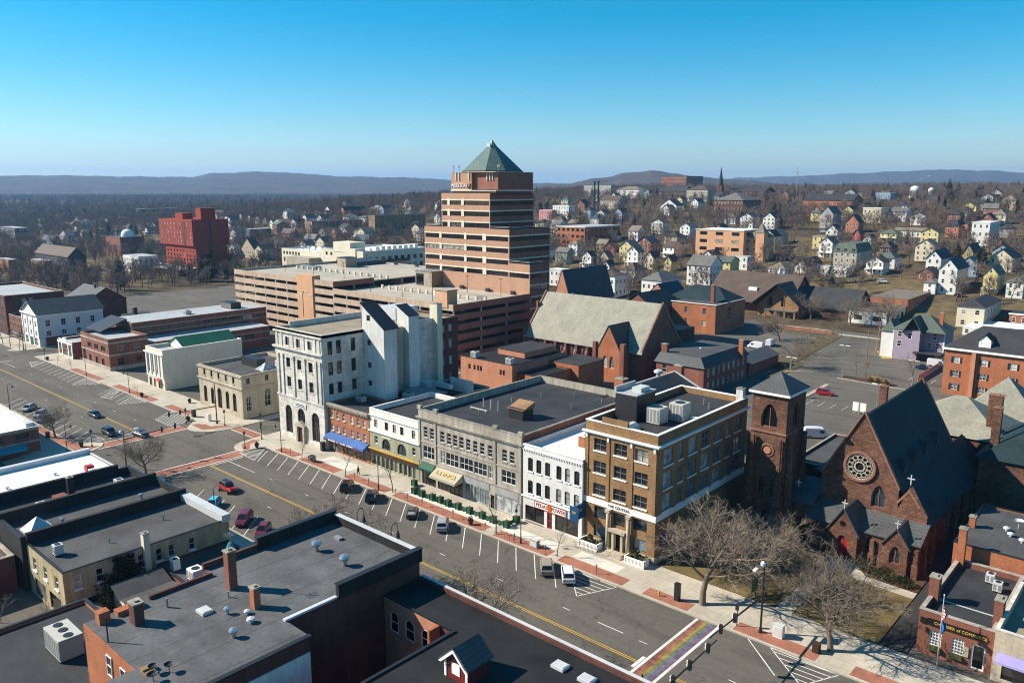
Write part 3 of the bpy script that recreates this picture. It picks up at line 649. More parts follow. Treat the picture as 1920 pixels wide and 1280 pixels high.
# --- long stone building
X0 = -108.6
st = [(c-.55,c+.55,9.4,11.5) for c in (1.9,3.6,6.45,8.15,9.75,11.4,13.1,14.8,16.5,18.4,21.8,23.5)]
lo = [(1.2,4.4,5.4,7.8),(5.9,7.0,5.4,7.8),(7.35,10.55,5.4,7.8),(10.9,14.2,5.5,7.8),(14.5,17.6,5.5,7.8),(17.9,19.0,5.5,7.8),(21.1,24.3,5.6,7.9)]
B = flat_building('stone_building','long beige stone block with paired upper windows, green planters in front',-108.6,-83.0,95.3,131,14.6,'stone_grey','roof_dark',parapet=1.3,cap='stone_cap',
    sets=[('f',st,dict(frame='white_trim',glass='glass_dark',ny=3,sill='stone_grey')),('f',lo,dict(frame='white_trim',glass='glass',nx=3,ny=2,t=.08)),
          ('f',[(.7,4.5,.2,3.3)],dict(frame='metal_dark',glass='glass_shop',nx=4)),('f',[(5.0,11.6,.2,3.2)],dict(frame='wood_dark',glass='glass_shop',nx=6)),('f',[(12.1,14.3,.3,3.2),(14.5,18.2,.3,3.0),(19.6,25.1,.3,3.0)],dict(frame='metal_light',glass='glass_pale',nx=3,ny=1)),('f',[(18.5,19.4,.14,2.6)],dict(frame='wood_dark',glass='glass_dark',ny=1,name='door'))])
part('side_wall',MB().box(-82.99,-82.92,95.7,130.6,0,14.45),'brick_red',B)
band(B,-108.6,-83.0,95.3,12.75,13.05,.28,'stone_cap');band(B,-108.6,-83.0,95.3,13.05,13.25,.45,'stone_cap');band(B,-108.6,-83.0,95.3,8.35,8.6,.1,'stone_grey','belt_course');band(B,-108.6,-83.0,95.3,4.6,4.8,.15,'stone_grey','belt_course')
for x in (-108.35,-104.0,-89.0,-83.25):
    part('pier',MB().box(x-.24,x+.24,95.14,95.297,4.85,12.7),'stone_grey',B);part('parapet_block',MB().box(x-.5,x+.5,95.2,95.75,14.6,15.3),'stone_cap',B)
for a,b in ((-96.4,-90.1),(-89.2,-83.4)):
    f = MB()
    for i in range(int((b-a)/.22)):f.box(a+i*.22,a+i*.22+.12,95.2,95.26,3.25,4.45)
    part('ribbed_fascia',f,'metal_light',B)
a = part('awning',MB().add([(-107.9,95.28,4.5),(-104.2,95.28,4.5),(-104.2,94.4,3.6),(-107.9,94.4,3.6)],[(3,2,1,0)]).box(-107.9,-104.2,94.36,94.4,3.3,3.6),'awning_green',B)
a = part('canopy',MB().add([(-103.6,95.28,4.5),(-96.9,95.28,4.5),(-96.9,93.2,3.3),(-103.6,93.2,3.3)],[(3,2,1,0)]).box(-103.6,-96.9,93.1,93.2,2.9,3.3).add([(-96.9,95.28,4.5),(-96.9,95.28,3.0),(-96.9,93.2,2.9),(-96.9,93.2,3.3)],[(0,1,2,3)]),'awning_beige',B)
text('LA BOCA',1.15,'gold',a,(-100.2,94.12,3.93),(RAD(32),0,0),ext=.03,sx=1.05)
r = thing('roof_hut','black roof hut with sloping rust brown top on dark roof','roof hut',(-93.2,107,13.3));part('hut_wall',mono(MB(),-95.0,-91.6,105.5,108.5,13.3,15.4,15.4),'metal_dark',r);part('hut_roof',MB().add([(-95.2,105.3,15.2),(-91.4,105.3,15.2),(-91.4,108.7,16.3),(-95.2,108.7,16.3)],[(0,1,2,3)]).add([(-91.42,105.5,15.2),(-91.42,108.7,15.2),(-91.42,108.7,16.28)],[(0,1,2)]).add([(-95.18,105.5,15.2),(-95.18,108.7,15.2),(-95.18,108.7,16.28)],[(2,1,0)]),'wood_tan',r)
for x,y in ((-97,112),(-100,121),(-90,118),(-95,125.5),(-88.5,126),(-101.8,114)):vent(B,x,y,13.3,'pipe',1.3)
rk = MB().box(-104.6,-100.2,105.0,105.2,13.6,13.75)
for x in (-104.4,-102.4,-100.5):rk.box(x-.05,x+.05,105.0,105.1,13.3,13.6).tube((x+1,107.5,13.3),(x+1,107.5,15.2),.09)
part('pipe_rack',rk,'metal_light',B)
# --- white cycle shop
cw = [(c-.53,c+.53,a,b,'seg') for a,b in ((9.1,11.4),(5.2,7.5)) for c in (1.6,3.4,5.25,7.6,9.35,11.2)]
B = flat_building('cycle_shop','white painted brick shop with PEDAL POWER sign and red door',-82.6,-70.3,95.3,113,13.4,'white_wall','roof_white',parapet=.7,cap='white_trim',
    sets=[('f',cw,dict(frame='metal_dark',glass='glass',sill='white_trim')),('f',[(.5,4.6,.4,3.0),(6.9,11.6,.4,3.0)],dict(frame='metal_dark',glass='glass_shop',nx=2,ny=1,t=.1)),('f',[(5.2,6.3,.14,2.9)],dict(frame='red_door',glass='glass_shop',ny=2,t=.16,name='door'))])
part('shop_floor_glow',MB().box(-82.0,-78.1,95.0,95.08,.3,.42),'wood_tan',B)
s = part('sign_board',MB().box(-79.9,-73.4,95.14,95.28,3.15,4.3),'white_trim',B);part('sign_border',MB().box(-79.95,-73.35,95.12,95.138,4.24,4.34).box(-79.95,-73.35,95.12,95.138,3.1,3.2).box(-79.95,-79.85,95.12,95.138,3.2,4.24).box(-73.45,-73.35,95.12,95.138,3.2,4.24),'red_door',s)
text('PEDAL',.95,'red_door',s,(-78.4,95.12,3.72),FR,sx=.9);text('POWER',.95,'red_door',s,(-75.0,95.12,3.72),FR,sx=.9)
M('flame',(.62,.13,.01),rough=.6,var=.3,small=6);part('sign_emblem',MB().add([(-76.72+.52*cos(2*pi*i/14)*(1.25 if 4 < i < 7 else 1),95.11,3.72+.62*sin(2*pi*i/14)) for i in range(14)],[tuple(range(14))]),'flame',s)
m = MB().box(-82.7,-70.2,95.05,95.29,12.75,13.0)
for i in range(24):m.box(-82.5+i*.52,-82.28+i*.52,95.12,95.29,12.45,12.749)
part('cornice',m,'white_trim',B);band(B,-82.6,-70.3,95.3,4.45,4.7,.2,'white_trim','shop_cornice');chimney(B,-75.6,102.5,12.7,14.6,1.3,1.0,'brick_orange',cap='white_trim')
# --- brown brick bank block on the corner
cf = [(a,b,z0,z1) for z0,z1 in ((15.5,17.4),(11.9,13.8),(8.3,10.2)) for a,b in ((1.6,3.95),(5.35,7.65),(9.05,11.35))]
cs = [(a,b,z0,z1) for z0,z1 in ((14.9,17.5),(11.3,13.9),(7.9,10.4)) for a,b in ((1.7,4.3),(5.9,7.3),(8.9,11.5),(13,15.6),(17,19.6),(21.1,22.6),(24.1,26.7))]
cl = [(1.9,4.3,4.6,6.5),(9.1,11.5,4.7,6.5)];c2 = [(1.9,4.3,1.5,3.4),(9.1,11.5,1.5,3.4),(5.5,7.6,4.4,6.4)]
B = flat_building('office_building','brown brick corner block with white bands, THE CENTRAL lettering',-70.2,-57.3,95.8,124.6,20.0,'brick_tan','roof_dark',parapet=1.0,cap='white_trim',capw=.45,
    sets=[('f',cf,dict(frame='metal_grey',glass='glass',nx=2,ny=2,sill='white_trim',dep=.3)),('f',cl+c2,dict(frame='metal_dark',glass='glass_blue',nx=1,ny=1,dep=.3)),('f',[(5.7,7.5,.6,3.4)],dict(frame='wood_dark',glass='glass_dark',nx=2,ny=1,name='door')),('r',cs,dict(frame='metal_grey',glass='glass_pale',nx=2,ny=2,sill='white_trim',dep=.3))])
for a,b,c in ((18.0,18.25,.2),(18.25,18.5,.45)):band(B,-70.2,-57.3,95.8,a,b,c,'white_trim',side=124.6)
band(B,-70.2,-57.3,95.8,6.75,7.7,.12,'white_trim','belt_course',side=124.6);part('parapet_step',MB().box(-67.2,-62.6,95.79,96.3,20.14,20.9),'brick_tan',B);text('THE CENTRAL',.62,'sign_black',B,(-63.7,95.66,7.2),FR)
for x in (-69.9,-65.9,-61.7,-57.7):part('pilaster',MB().box(x-.3,x+.3,95.68,95.797,7.72,17.9),'brick_tan',B);part('capital',MB().box(x-.16,x+.16,95.6,95.679,17.3,17.9),'white_trim',B)
for x in (-65.35,-61.65):c = part('column',MB().frustum(x,95.3,.7,6.3,.34,.28,14),'limestone_warm',B,True);part('column_base',MB().box(x-.42,x+.42,94.9,95.7,.14,.7),'limestone_warm',c);part('column_capital',MB().box(x-.4,x+.4,94.95,95.7,6.3,6.74),'limestone_warm',c)
part('entrance_hood',MB().box(-65.0,-62.0,94.8,95.79,3.5,3.95).box(-64.5,-64.1,95.1,95.79,.6,3.5).box(-62.9,-62.5,95.1,95.79,.6,3.5),'limestone_warm',B);part('step',MB().box(-65.2,-61.8,93.6,95.2,.13,.35).box(-65.0,-62.0,94.1,95.2,.35,.55),'limestone_warm',B)
part('plinth',MB().box(-70.25,-66.1,95.6,95.797,.1,1.2).box(-60.9,-57.2,95.6,95.797,.1,1.2).box(-57.297,-57.1,95.8,124.6,.1,1.2),'limestone_warm',B)
for a,b in ((-69.6,-66.0),(-61.0,-57.6)):
    p = thing('planter','white balustrade planter left of the corner block door' if a < -65 else 'white balustrade planter right of the corner block door','planter',((a+b)/2,94.2,.13))
    bl = MB().box(a,b,93.5,93.75,.13,.35).box(a,b,93.5,93.75,1.0,1.2).box(a,a+.2,93.48,95.0,.13,1.3).box(b-.2,b,93.48,95.0,.13,1.3)
    for i in range(12):bl.box(a+.25+i*(b-a-.5)/12,a+.4+i*(b-a-.5)/12,93.55,93.7,.35,1.0)
    part('balustrade',bl,'white_trim',p);part('soil_bed',MB().box(a+.2,b-.2,93.8,95.0,.13,.9),'soil',p);sh = MB()
    for i in range(170):
        q = Vector((random.uniform(a+.3,b-.3),random.uniform(93.85,94.9),random.uniform(.9,1.5)))
        if i > 120:q = Vector(((a+b)/2+random.gauss(0,.15),94.3+random.gauss(0,.15),random.uniform(1,2.2)))
        u = Vector((random.gauss(0,1),random.gauss(0,1),random.gauss(0,1))).normalized()*.2;w = u.orthogonal().normalized()*.16
        sh.quad(q-u-w,q+u-w,q+u+w,q-u+w)
    part('evergreen_shrub',sh,'shrub',p)
h = part('lift_house',MB().box(-69.2,-65.2,102.2,107.6,19.0,23.2),'metal_dark',B);part('lift_house_roof',MB().box(-69.3,-65.1,102.1,107.7,23.2,23.4).box(-69.3,-69.0,102.1,107.7,23.4,24.2),'roof_pale',h);part('roof_box',MB().box(-67.3,-65.6,104,106.5,23.4,24.1),'metal_light',h)
ac('pale rooftop air conditioner with round fan nearest the corner block front',-62.8,104.4,19.0,2.4,2.6,2.6,1);ac('pale rooftop air conditioner behind another on the corner block',-60.9,108.0,19.0,2.4,2.6,2.9,1)
part('white_membrane',MB().sheet([(-62,110),(-58,112.5),(-57.9,104),(-58.8,104),(-59.2,110.6),(-62,108.6)],19.012).sheet([(-68.9,96.5),(-62.5,96.5),(-62.5,98),(-66,98.8),(-68.9,98)],19.012),'roof_white',B)
part('skylight_vault',MB().add([(-63.8+.0,97.2,19)]+[(-63.9+1.1*cos(a),97.2,19+1.1*sin(a)) for a in (0,.6,1.2,1.8,2.4,3.1)]+[(-63.9+1.1*cos(a),99.6,19+1.1*sin(a)) for a in (0,.6,1.2,1.8,2.4,3.1)],[(1,2,8,7),(2,3,9,8),(3,4,10,9),(4,5,11,10),(5,6,12,11),(1,2,3,4,5,6)]),'metal_light',B)
vent(B,-65.3,97.8,19.0,'turbine',1.2);vent(B,-60.5,117,19,'pipe',1.5);vent(B,-62.5,119,19,'pipe',1.5);chimney(B,-58.2,123.6,19,21.6,1.2,1.0,'white_wall')
t = thing('hanging_sign','blue projecting bank sign with gold W between white and brown fronts','sign',(-70.0,94.6,5))
part('sign_panel',MB().box(-70.15,-69.9,93.0,95.7,4.2,6.6),'sign_blue',t);part('bracket',MB().box(-70.08,-69.98,95.0,95.79,6.6,6.8),'metal_dark',t);part('front_panel',MB().box(-70.9,-69.2,92.9,92.998,4.2,6.6),'sign_blue',t)
text('W',.75,'gold',t,(-70.05,92.88,5.6),FR,name='emblem');text('W',.75,'gold',t,(-69.88,94.3,5.6),(pi/2,0,pi/2),name='emblem')
t = thing('wall_sign','blue sign on the shaded side wall of the corner block','sign',(-57.2,98.6,3));part('sign_panel',MB().box(-57.28,-57.12,97.4,100.0,2.6,4.6),'sign_blue',t);text('W',.9,'gold',t,(-57.1,98.7,3.6),(pi/2,0,pi/2),name='emblem')
# ---------------------------------------------------------------- far side, left of the side street
def gable_roof(mb,x0,x1,y0,y1,ze,zr,axis='y',ov=.3,th=.18):
    """two pitches, ridge along axis"""
    if axis == 'y':
        c = (x0+x1)/2;k = (zr-ze)/((x1-x0)/2);zo = ze-k*ov
        for s,xe in ((-1,x0-ov),(1,x1+ov)):
            p = [(xe,y0-ov,zo),(c,y0-ov,zr),(c,y1+ov,zr),(xe,y1+ov,zo)]
            if s > 0:p = [p[1],p[0],p[3],p[2]]
            slab8(mb,p,th)
    else:
        c = (y0+y1)/2;k = (zr-ze)/((y1-y0)/2);zo = ze-k*ov
        for s,ye in ((-1,y0-ov),(1,y1+ov)):
            p = [(x0-ov,ye,zo),(x1+ov,ye,zo),(x1+ov,c,zr),(x0-ov,c,zr)]
            if s > 0:p = [p[3],p[2],p[1],p[0]]
            slab8(mb,p,th)
    return mb
def slab8(mb,p,th):                                     # sloping quad with thickness
    n = (Vector(p[1])-Vector(p[0])).cross(Vector(p[3])-Vector(p[0])).normalized()
    if n.z < 0:n = -n
    q = [tuple(Vector(a)+n*th) for a in p]
    return mb.add(list(p)+q,[(4,5,6,7),(3,2,1,0),(0,1,5,4),(1,2,6,5),(2,3,7,6),(3,0,4,7)])
def gable_end(mb,x0,x1,y0,y1,ze,zr,axis='y'):
    if axis == 'y':
        c = (x0+x1)/2;mb.add([(x0,y0,ze),(x1,y0,ze),(c,y0,zr)],[(0,1,2)]);mb.add([(x0,y1,ze),(x1,y1,ze),(c,y1,zr)],[(2,1,0)])
    else:
        c = (y0+y1)/2;mb.add([(x0,y0,ze),(x0,y1,ze),(x0,c,zr)],[(2,1,0)]);mb.add([(x1,y0,ze),(x1,y1,ze),(x1,c,zr)],[(0,1,2)])
    return mb
def hip_roof(mb,x0,x1,y0,y1,ze,zr,ov=.4,ridge=None):
    x0 -= ov;x1 += ov;y0 -= ov;y1 += ov;w,d = x1-x0,y1-y0;r = min(w,d)/2 if ridge is None else ridge
    a,b = ((x0+r,(y0+y1)/2),(x1-r,(y0+y1)/2)) if w >= d else (((x0+x1)/2,y0+r),((x0+x1)/2,y1-r))
    v = [(x0,y0,ze),(x1,y0,ze),(x1,y1,ze),(x0,y1,ze),(*a,zr),(*b,zr)]
    f = [(0,1,5,4),(1,2,5),(2,3,4,5),(3,0,4),(3,2,1,0)] if w >= d else [(0,1,4),(1,2,5,4),(2,3,5),(3,0,4,5),(3,2,1,0)]
    return mb.add(v,f)
LIM = dict(frame='metal_dark',glass='glass_dark',nx=2,ny=3,dep=.35)
B = flat_building('bank_building','two storey beige limestone bank with arched ground floor on street corner',-193.2,-172.0,95.0,115,10.7,'limestone_warm','roof_mid',parapet=.7,cap='limestone_warm',
    sets=[('f',[(c-.5,c+.5,8.35,9.95) for c in (3.2,6.8,10.3,13.9,17.4)],dict(LIM,sill='limestone_warm')),('f',[(2.2,3.9,1.3,5.6,'round'),(5.8,7.5,1.3,5.6,'round'),(13.2,14.9,1.3,5.9,'round'),(16.6,18.3,1.3,5.9,'round')],LIM),('f',[(9.2,11.3,.2,6.1,'round')],dict(LIM,frame='wood_dark',name='door')),
          ('r',[(1.3,2.2,8.6,10.0),(6.4,7.3,8.6,10.0),(11.5,12.4,8.6,10)],dict(LIM,sill='limestone_warm')),('r',[(1.1,2.3,1.8,5.3),(11.2,12.4,1.8,5.3)],dict(LIM,frame='white_trim')),('r',[(6.1,7.7,2.1,6.5,'round')],dict(LIM,frame='white_trim'))])
band(B,-193.2,-172,95,7.1,7.4,.15,'limestone_warm','belt_course',side=115);band(B,-193.2,-172,95,7.4,7.65,.35,'limestone_warm',side=115);band(B,-193.2,-172,95,10.3,10.6,.3,'limestone_warm',side=115);band(B,-193.2,-172,95,0,1.0,.12,'limestone_warm','plinth',side=115)
part('roof_monitor',MB().box(-187.5,-180,104,106.5,10,12.2),'metal_dark',B);part('skylight',MB().add([(-179.5,103,10),(-175.5,103,10),(-175.5,107,10),(-179.5,107,10),(-177.5,105,11.8)],[(0,1,4),(1,2,4),(2,3,4),(3,0,4)]),'glass_pale',B);part('plant_room',MB().box(-178,-173.5,108,112,10,11.8),'metal_light',B)
B = flat_building('commercial_building','narrow cream building with blank side wall and green ribbed roof',-224.0,-213.6,95.2,119,11.3,'cream','roof_pale',parapet=.9,cap='white_trim',
    sets=[('f',[(1.0,2.2,4.3,9.2),(3.5,4.7,4.3,9.2),(6.2,7.4,4.3,9.2)],dict(frame='cream_grey',glass='glass_pale',nx=2,ny=4)),('f',[(.9,2.6,.2,2.6),(6.4,9.0,.2,2.6)],dict(frame='metal_dark',glass='glass_shop')),('f',[(3.6,5.0,.14,2.6)],dict(frame='red_dark',glass='glass_shop',name='door'))])
for x in (-223.6,-221.3,-218.7,-216.2,-214.1):part('pilaster',MB().box(x-.35,x+.35,94.98,95.197,3.6,9.6),'white_paint',B)
band(B,-224,-213.6,95.2,9.6,9.9,.3,'white_trim');band(B,-224,-213.6,95.2,9.9,10.2,.5,'white_trim');band(B,-224,-213.6,95.2,3.2,3.5,.2,'white_trim','belt_course')
part('awning',MB().add([(-217.6,95.19,3.1),(-215.6,95.19,3.1),(-215.6,94.2,2.5),(-217.6,94.2,2.5)],[(3,2,1,0)]),'red_door',B)
M('green_metal',(.02,.11,.065),rough=.45,var=.12,seam=(.5,60,.8));r = part('rooftop_gable',gable_roof(MB(),-223.5,-215.5,102,118,11.4,13.4),'green_metal',B);part('gable_wall',gable_end(MB(),-223.5,-215.5,102,118,11.4,13.3).box(-223.5,-215.5,102,118,10.4,11.4),'white_paint',r)
B = flat_building('warehouse','low grey flat-roofed building behind the beige bank',-212.5,-175,122,156,5.6,'cream_grey','roof_pale',parapet=.4)
ac('small roof unit on the low grey building behind banks',-205,127,5.2,2.2,2,1.6,1);part('roof_ductwork',MB().box(-196,-189,133,133.5,5.2,5.9).box(-193,-192.5,128,138,5.2,5.9),'line_yellow',B)
BRK = dict(frame='metal_dark',glass='glass_dark',nx=3,ny=2)
B = flat_building('brick_building','long red brick block with tan bands and pale flat roof',-271,-249.5,95,107,9.8,'brick_red','roof_pale',parapet=.7,cap='brick_red',
    sets=[('f',[(5.2,8.4,5.8,7.3),(10.5,13.5,5.8,7.3),(15.6,18.8,5.8,7.3)],BRK),('f',[(5.6,7.4,.4,3.3),(10.6,12.6,.4,3.3),(15.5,17.4,.4,3.3),(1.0,3.4,.3,5.5,'round')],BRK),('r',[(2.4,4.7,5.6,8.0),(7.4,10,5.6,8.0),(2.4,4.4,1.6,3.7),(8.1,9.8,2.1,3.6)],BRK)])
for z in (4.6,8.4):band(B,-271,-249.5,95,z,z+.5,.06,'stone_grey','stone_band',side=107)
band(B,-271,-249.5,95,.1,1.3,.1,'stone_grey','plinth',side=107)
for z0,z1,x1,y1,y0 in ((0,7.2,-249.5,150,107.1),(0,12.2,-261,156,107.1)):
    m = MB();ops = [(3+i*5.2,6.9+i*5.2,8.6,10.1) for i in range(9)] if z1 > 10 else [(2+i*5.2,5.4+i*5.2,3.6,5.6) for i in range(7)]
    wall(m,(-277 if z1 > 10 else -260.9,y0),(x1,y0),0 if z1 > 10 else 0,z1,[(2+i*1.9,3.3+i*1.9,9.9,11.0) for i in range(7)] if z1 > 10 else ());wall(m,(x1,y0),(x1,y1),z0,z1,ops);wall(m,(x1,y1),(-277,y1),z0,z1);wall(m,(-277,y1),(-277,y0),z0,z1);part('rear_wing',m,'brick_red',B)
    windows(B,(x1,y0),(x1,y1),ops,**BRK)
    if z1 > 10:windows(B,(-277,y0),(x1,y0),[(2+i*1.9,3.3+i*1.9,9.9,11.0) for i in range(7)],frame='stone_grey',glass='glass_dark')
    part('roof',MB().sheet(rect(-277.2 if z1 > 10 else -260.9,x1+.2,y0,y1+.2),z1+.03),'roof_pale',B);part('stone_band',MB().box(x1+.003,x1+.06,y0,y1,z1-3.9 if z1 > 10 else 2.9,z1-3.6 if z1 > 10 else 3.2).box(x1+.003,x1+.06,y0,y1,z1-1.9,z1-1.6),'stone_grey',B)
slab8(sm := MB(),[(-276,98.5,9.9),(-264,98.5,9.9),(-264,107,13.2),(-276,107,13.2)],.2);part('sloping_roof',sm.box(-276,-264,106.6,107.05,12.2,13.2),'metal_dark',B)
ac('black rooftop plant on long red brick block',-268,146,12.2,7,4,2.2,2,'metal_dark');ac('small rooftop unit near front of red brick block',-265,128,12.2,2,2,1.4,1)
B = flat_building('entrance_pavilion','low white pedimented storefront left of long red brick block',-288.3,-276.2,94,106,5.6,'brick_red','roof_pale',parapet=.6,cap='white_trim',sets=[('f',[(1.2,3.0,.9,3.9),(8.8,10.6,.9,3.9)],dict(frame='white_trim',glass='glass_dark',nx=2)),('f',[(4.7,7.3,.2,4.2,'round')],dict(frame='white_trim',glass='glass_dark',nx=2,ny=3,name='door'))])
for x in (-288,-285.0,-279.6,-276.5):part('pilaster',MB().box(x-.3,x+.3,93.78,93.997,.1,4.6),'white_trim',B)
part('pediment',MB().add([(-285.2,93.6,5.4),(-279.3,93.6,5.4),(-282.25,93.6,6.9),(-285.2,94.2,5.4),(-279.3,94.2,5.4),(-282.25,94.2,6.9)],[(0,1,2),(1,4,5,2),(3,0,2,5),(4,3,5)]).box(-288.6,-275.9,93.7,93.998,4.7,5.3),'white_trim',B);part('plinth',MB().box(-288.35,-276.15,93.85,93.997,0,.8),'limestone',B)
# --- white gabled hall
HS = dict(frame='white_trim',glass='glass',nx=2,ny=2)
T = thing('meeting_hall','white clapboard hall with street-facing pediment and dark roof','building',(-314.5,105,0));m = MB()
fo = [(c-.7,c+.7,z0,z1) for z0,z1 in ((7.1,8.9),(3.9,5.6)) for c in (3.0,8.2,13.2)] + [(1.6,4.4,.3,3.0),(10.6,13.6,.3,3.0)];so = [(c-.75,c+.75,z0,z1) for z0,z1 in ((7.1,9.4),(3.7,5.5)) for c in (3.2,8.3,13.2,18.2)] + [(4.5,8.6,.5,2.7)]
wall(m,(-322.4,94),(-306.6,94),0,11.8,fo);wall(m,(-306.6,94),(-306.6,116),0,11.8,so);wall(m,(-306.6,116),(-322.4,116),0,11.8);wall(m,(-322.4,116),(-322.4,94),0,11.8);gable_end(m,-322.4,-306.6,94,116,11.8,15.9);part('wall',m,'siding_white',T)
windows(T,(-322.4,94),(-306.6,94),fo,**HS);windows(T,(-306.6,94),(-306.6,116),so,**HS);part('roof',gable_roof(MB(),-322.4,-306.6,94,116,11.8,15.9,ov=.6),'slate_dark',T)
part('pediment_trim',MB().box(-323.0,-306.0,93.4,93.99,11.2,11.75).add([(-323.2,93.5,11.6),(-322.3,93.5,11.6),(-314.5,93.5,15.6),(-306.7,93.5,11.6),(-305.8,93.5,11.6),(-314.5,93.5,16.1)],[(0,1,2,5),(2,3,4,5)]),'white_trim',T);part('frieze',MB().box(-306.597,-306.3,94,116,10.4,11.7),'white_trim',T)
for x in (-322.1,-317.2,-311.9,-306.9):part('pilaster',MB().box(x-.4,x+.4,93.8,93.997,3.2,11.2),'white_trim',T)
part('shop_base',MB().box(-306.597,-306.5,96,106,.1,3.3),'brick_red',T);part('door',MB().box(-316,-313,93.93,93.995,.14,3.0),'awning_green',T)
# --- brick blocks at the left edge
BR2 = dict(frame='white_trim',glass='glass_dark');
flat_building('brick_building','tall dark brick block with grey roof at far left edge',-392,-344,95,116,14.8,'brick_dark','roof_pale',sets=[('f',grid(2,46,12,1.3,((4.5,7),(8,10.2),(11.2,13))),BR2),('r',[(6,7.2,11,13.2),(8.4,9.6,11,13.2),(3,4.2,6,8.4)],BR2)])
flat_building('shop_building','small brick shop with pale ground floor left of the white hall',-341,-324.5,95,112,8.2,'brick_red','roof_mid',sets=[('f',grid(.5,16,6,1.2,((3.8,5.4),(6,7.4))),BR2),('f',[(1,7.5,.3,2.8),(9,15.5,.3,2.8)],dict(frame='white_trim',glass='glass_shop',nx=3))])
def gable_house(name,label,x0,x1,y0,y1,ze,zr,wm,rm,axis='y',sets=(),cat='house',z0=0.,chim=None,ov=.4,group=None):
    t = thing(name,label,cat,((x0+x1)/2,(y0+y1)/2,z0),group=group);m = MB();side = dict(f=((x0,y0),(x1,y0)),r=((x1,y0),(x1,y1)),b=((x1,y1),(x0,y1)),l=((x0,y1),(x0,y0)))
    for k,(A,Bq) in side.items():
        ops = [o for s in sets if s[0] == k for o in s[1]];wall(m,A,Bq,z0,ze,ops)
        for s in sets:
            if s[0] == k:windows(t,A,Bq,s[1],**s[2])
    gable_end(m,x0,x1,y0,y1,ze,zr-.12,axis);part('wall',m,wm,t);part('roof',gable_roof(MB(),x0,x1,y0,y1,ze,zr,axis,ov),rm,t)
    if chim:chimney(t,chim[0],chim[1],ze,zr+1.2,.8,.8)
    return t
gable_house('brick_building','dark brick gabled block with chimney behind white hall',-366,-344,124,140,9.5,14.5,'brick_dark','slate_dark','x',cat='building',chim=(-352,131))
flat_building('brick_building','low red brick flat block with rooftop units beyond the white hall',-306,-283,140,168,5.6,'brick_red','roof_pale',sets=[('f',grid(1,22,5,1.2,((1.5,3.6),)),BR2)])
ac('twin white rooftop units on low red brick block',-296,152,4.9,3.2,2.4,2.2,2,'metal_light')
T = thing('mansard_building','small teal mansard-roofed block behind the white hall','building',(-296,124,0));part('wall',MB().box(-301,-290,119,130,0,6.5),'brick_red',T);part('roof',MB().add([(-301.3,118.7,6.5),(-289.7,118.7,6.5),(-289.7,130.3,6.5),(-301.3,130.3,6.5),(-300,120,9.6),(-291,120,9.6),(-291,129,9.6),(-300,129,9.6)],[(0,1,5,4),(1,2,6,5),(2,3,7,6),(3,0,4,7),(4,5,6,7)]),'slate_blue',T)
for x in (-298.6,-295.5,-292.4):part('dormer',MB().box(x-.6,x+.6,118.9,120.5,6.9,8.6),'white_trim',T)
for y in (121.5,126):part('dormer',MB().box(-291,-289.6,y-.6,y+.6,6.9,8.6),'white_trim',T)
chimney(T,-293,122,9,12.5,1.4,1.2,'metal_dark')
# ---------------------------------------------------------------- near side of the street, seen from above and behind
B = flat_building('corner_building','brick corner shop with bright white roof at the left edge',-262,-183.2,30,54,5.4,'brick_red','roof_white',parapet=.12,cap='white_trim',capw=.25,sets=[('r',[(19.5,22.2,3.2,4.6),(14.6,17.2,3.2,4.6),(9.5,12,3.2,4.6)],dict(frame='metal_grey',glass='glass_dark',nx=2,ny=1))])
band(B,-262,-183.2,54.25,2.4,2.7,.2,'concrete','belt_course');part('stone_band',MB().box(-183.197,-183.1,30,54,2.3,2.75).box(-183.197,-183.08,30,54,4.9,5.35),'concrete',B)
part('canopy',MB().add([(-183.1,44,2.25),(-183.1,51.5,2.25),(-179.2,50.5,1.9),(-179.2,45.5,1.9)],[(0,3,2,1)]),'tarp_teal',B);part('roof_box',MB().box(-186.5,-184.2,52,53.6,5.4,6.2),'metal_light',B)
B = flat_building('commercial_building','flat white-roofed building with blue-grey parapet near lower left',-155.2,-138.2,8,53.6,6.3,'brick_dark','roof_white',parapet=.2,cap='metal_light',capw=.3)
part('parapet',MB().box(-155.3,-154.2,8,53.7,6.1,7.0),'metal_light',B)
for x,y in ((-146.5,44.9),(-142.3,44.8),(-145.3,37.2),(-141.3,37.3)):vent(B,x,y,6.1,'mushroom',.8)
t = thing('roof_fan','red and white exhaust fan on the white roof','exhaust fan',(-143.6,49.5,6.1));part('housing',MB().box(-144.5,-143.2,49,50.2,6.3,7.3),'red_door',t);part('duct',MB().box(-143.19,-142,49.1,50.1,6.3,7.0).box(-144.3,-142.2,49.2,49.4,6.105,6.3),'metal_light',t)
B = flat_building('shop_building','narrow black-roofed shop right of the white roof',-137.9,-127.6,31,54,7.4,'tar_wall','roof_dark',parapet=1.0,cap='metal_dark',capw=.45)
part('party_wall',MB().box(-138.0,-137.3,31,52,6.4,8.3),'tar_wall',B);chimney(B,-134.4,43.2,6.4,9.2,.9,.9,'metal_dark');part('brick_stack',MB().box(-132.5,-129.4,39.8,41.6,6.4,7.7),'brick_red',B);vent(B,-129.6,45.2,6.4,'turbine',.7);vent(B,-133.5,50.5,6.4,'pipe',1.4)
ac('silver roof unit near the street end of narrow black roof',-131.4,49.6,6.4,1.4,1.2,1.5,1,'metal_light');ac('silver roof unit near the rear of narrow black roof',-129.9,37.5,6.4,1.6,1.3,1.5,1,'metal_light')
B = flat_building('shop_building','dark-roofed shop with glass pyramid skylight at its rear',-127.4,-118.0,31,54,8.0,'tar_wall','roof_mid',parapet=1.0,cap='metal_dark',capw=.45)
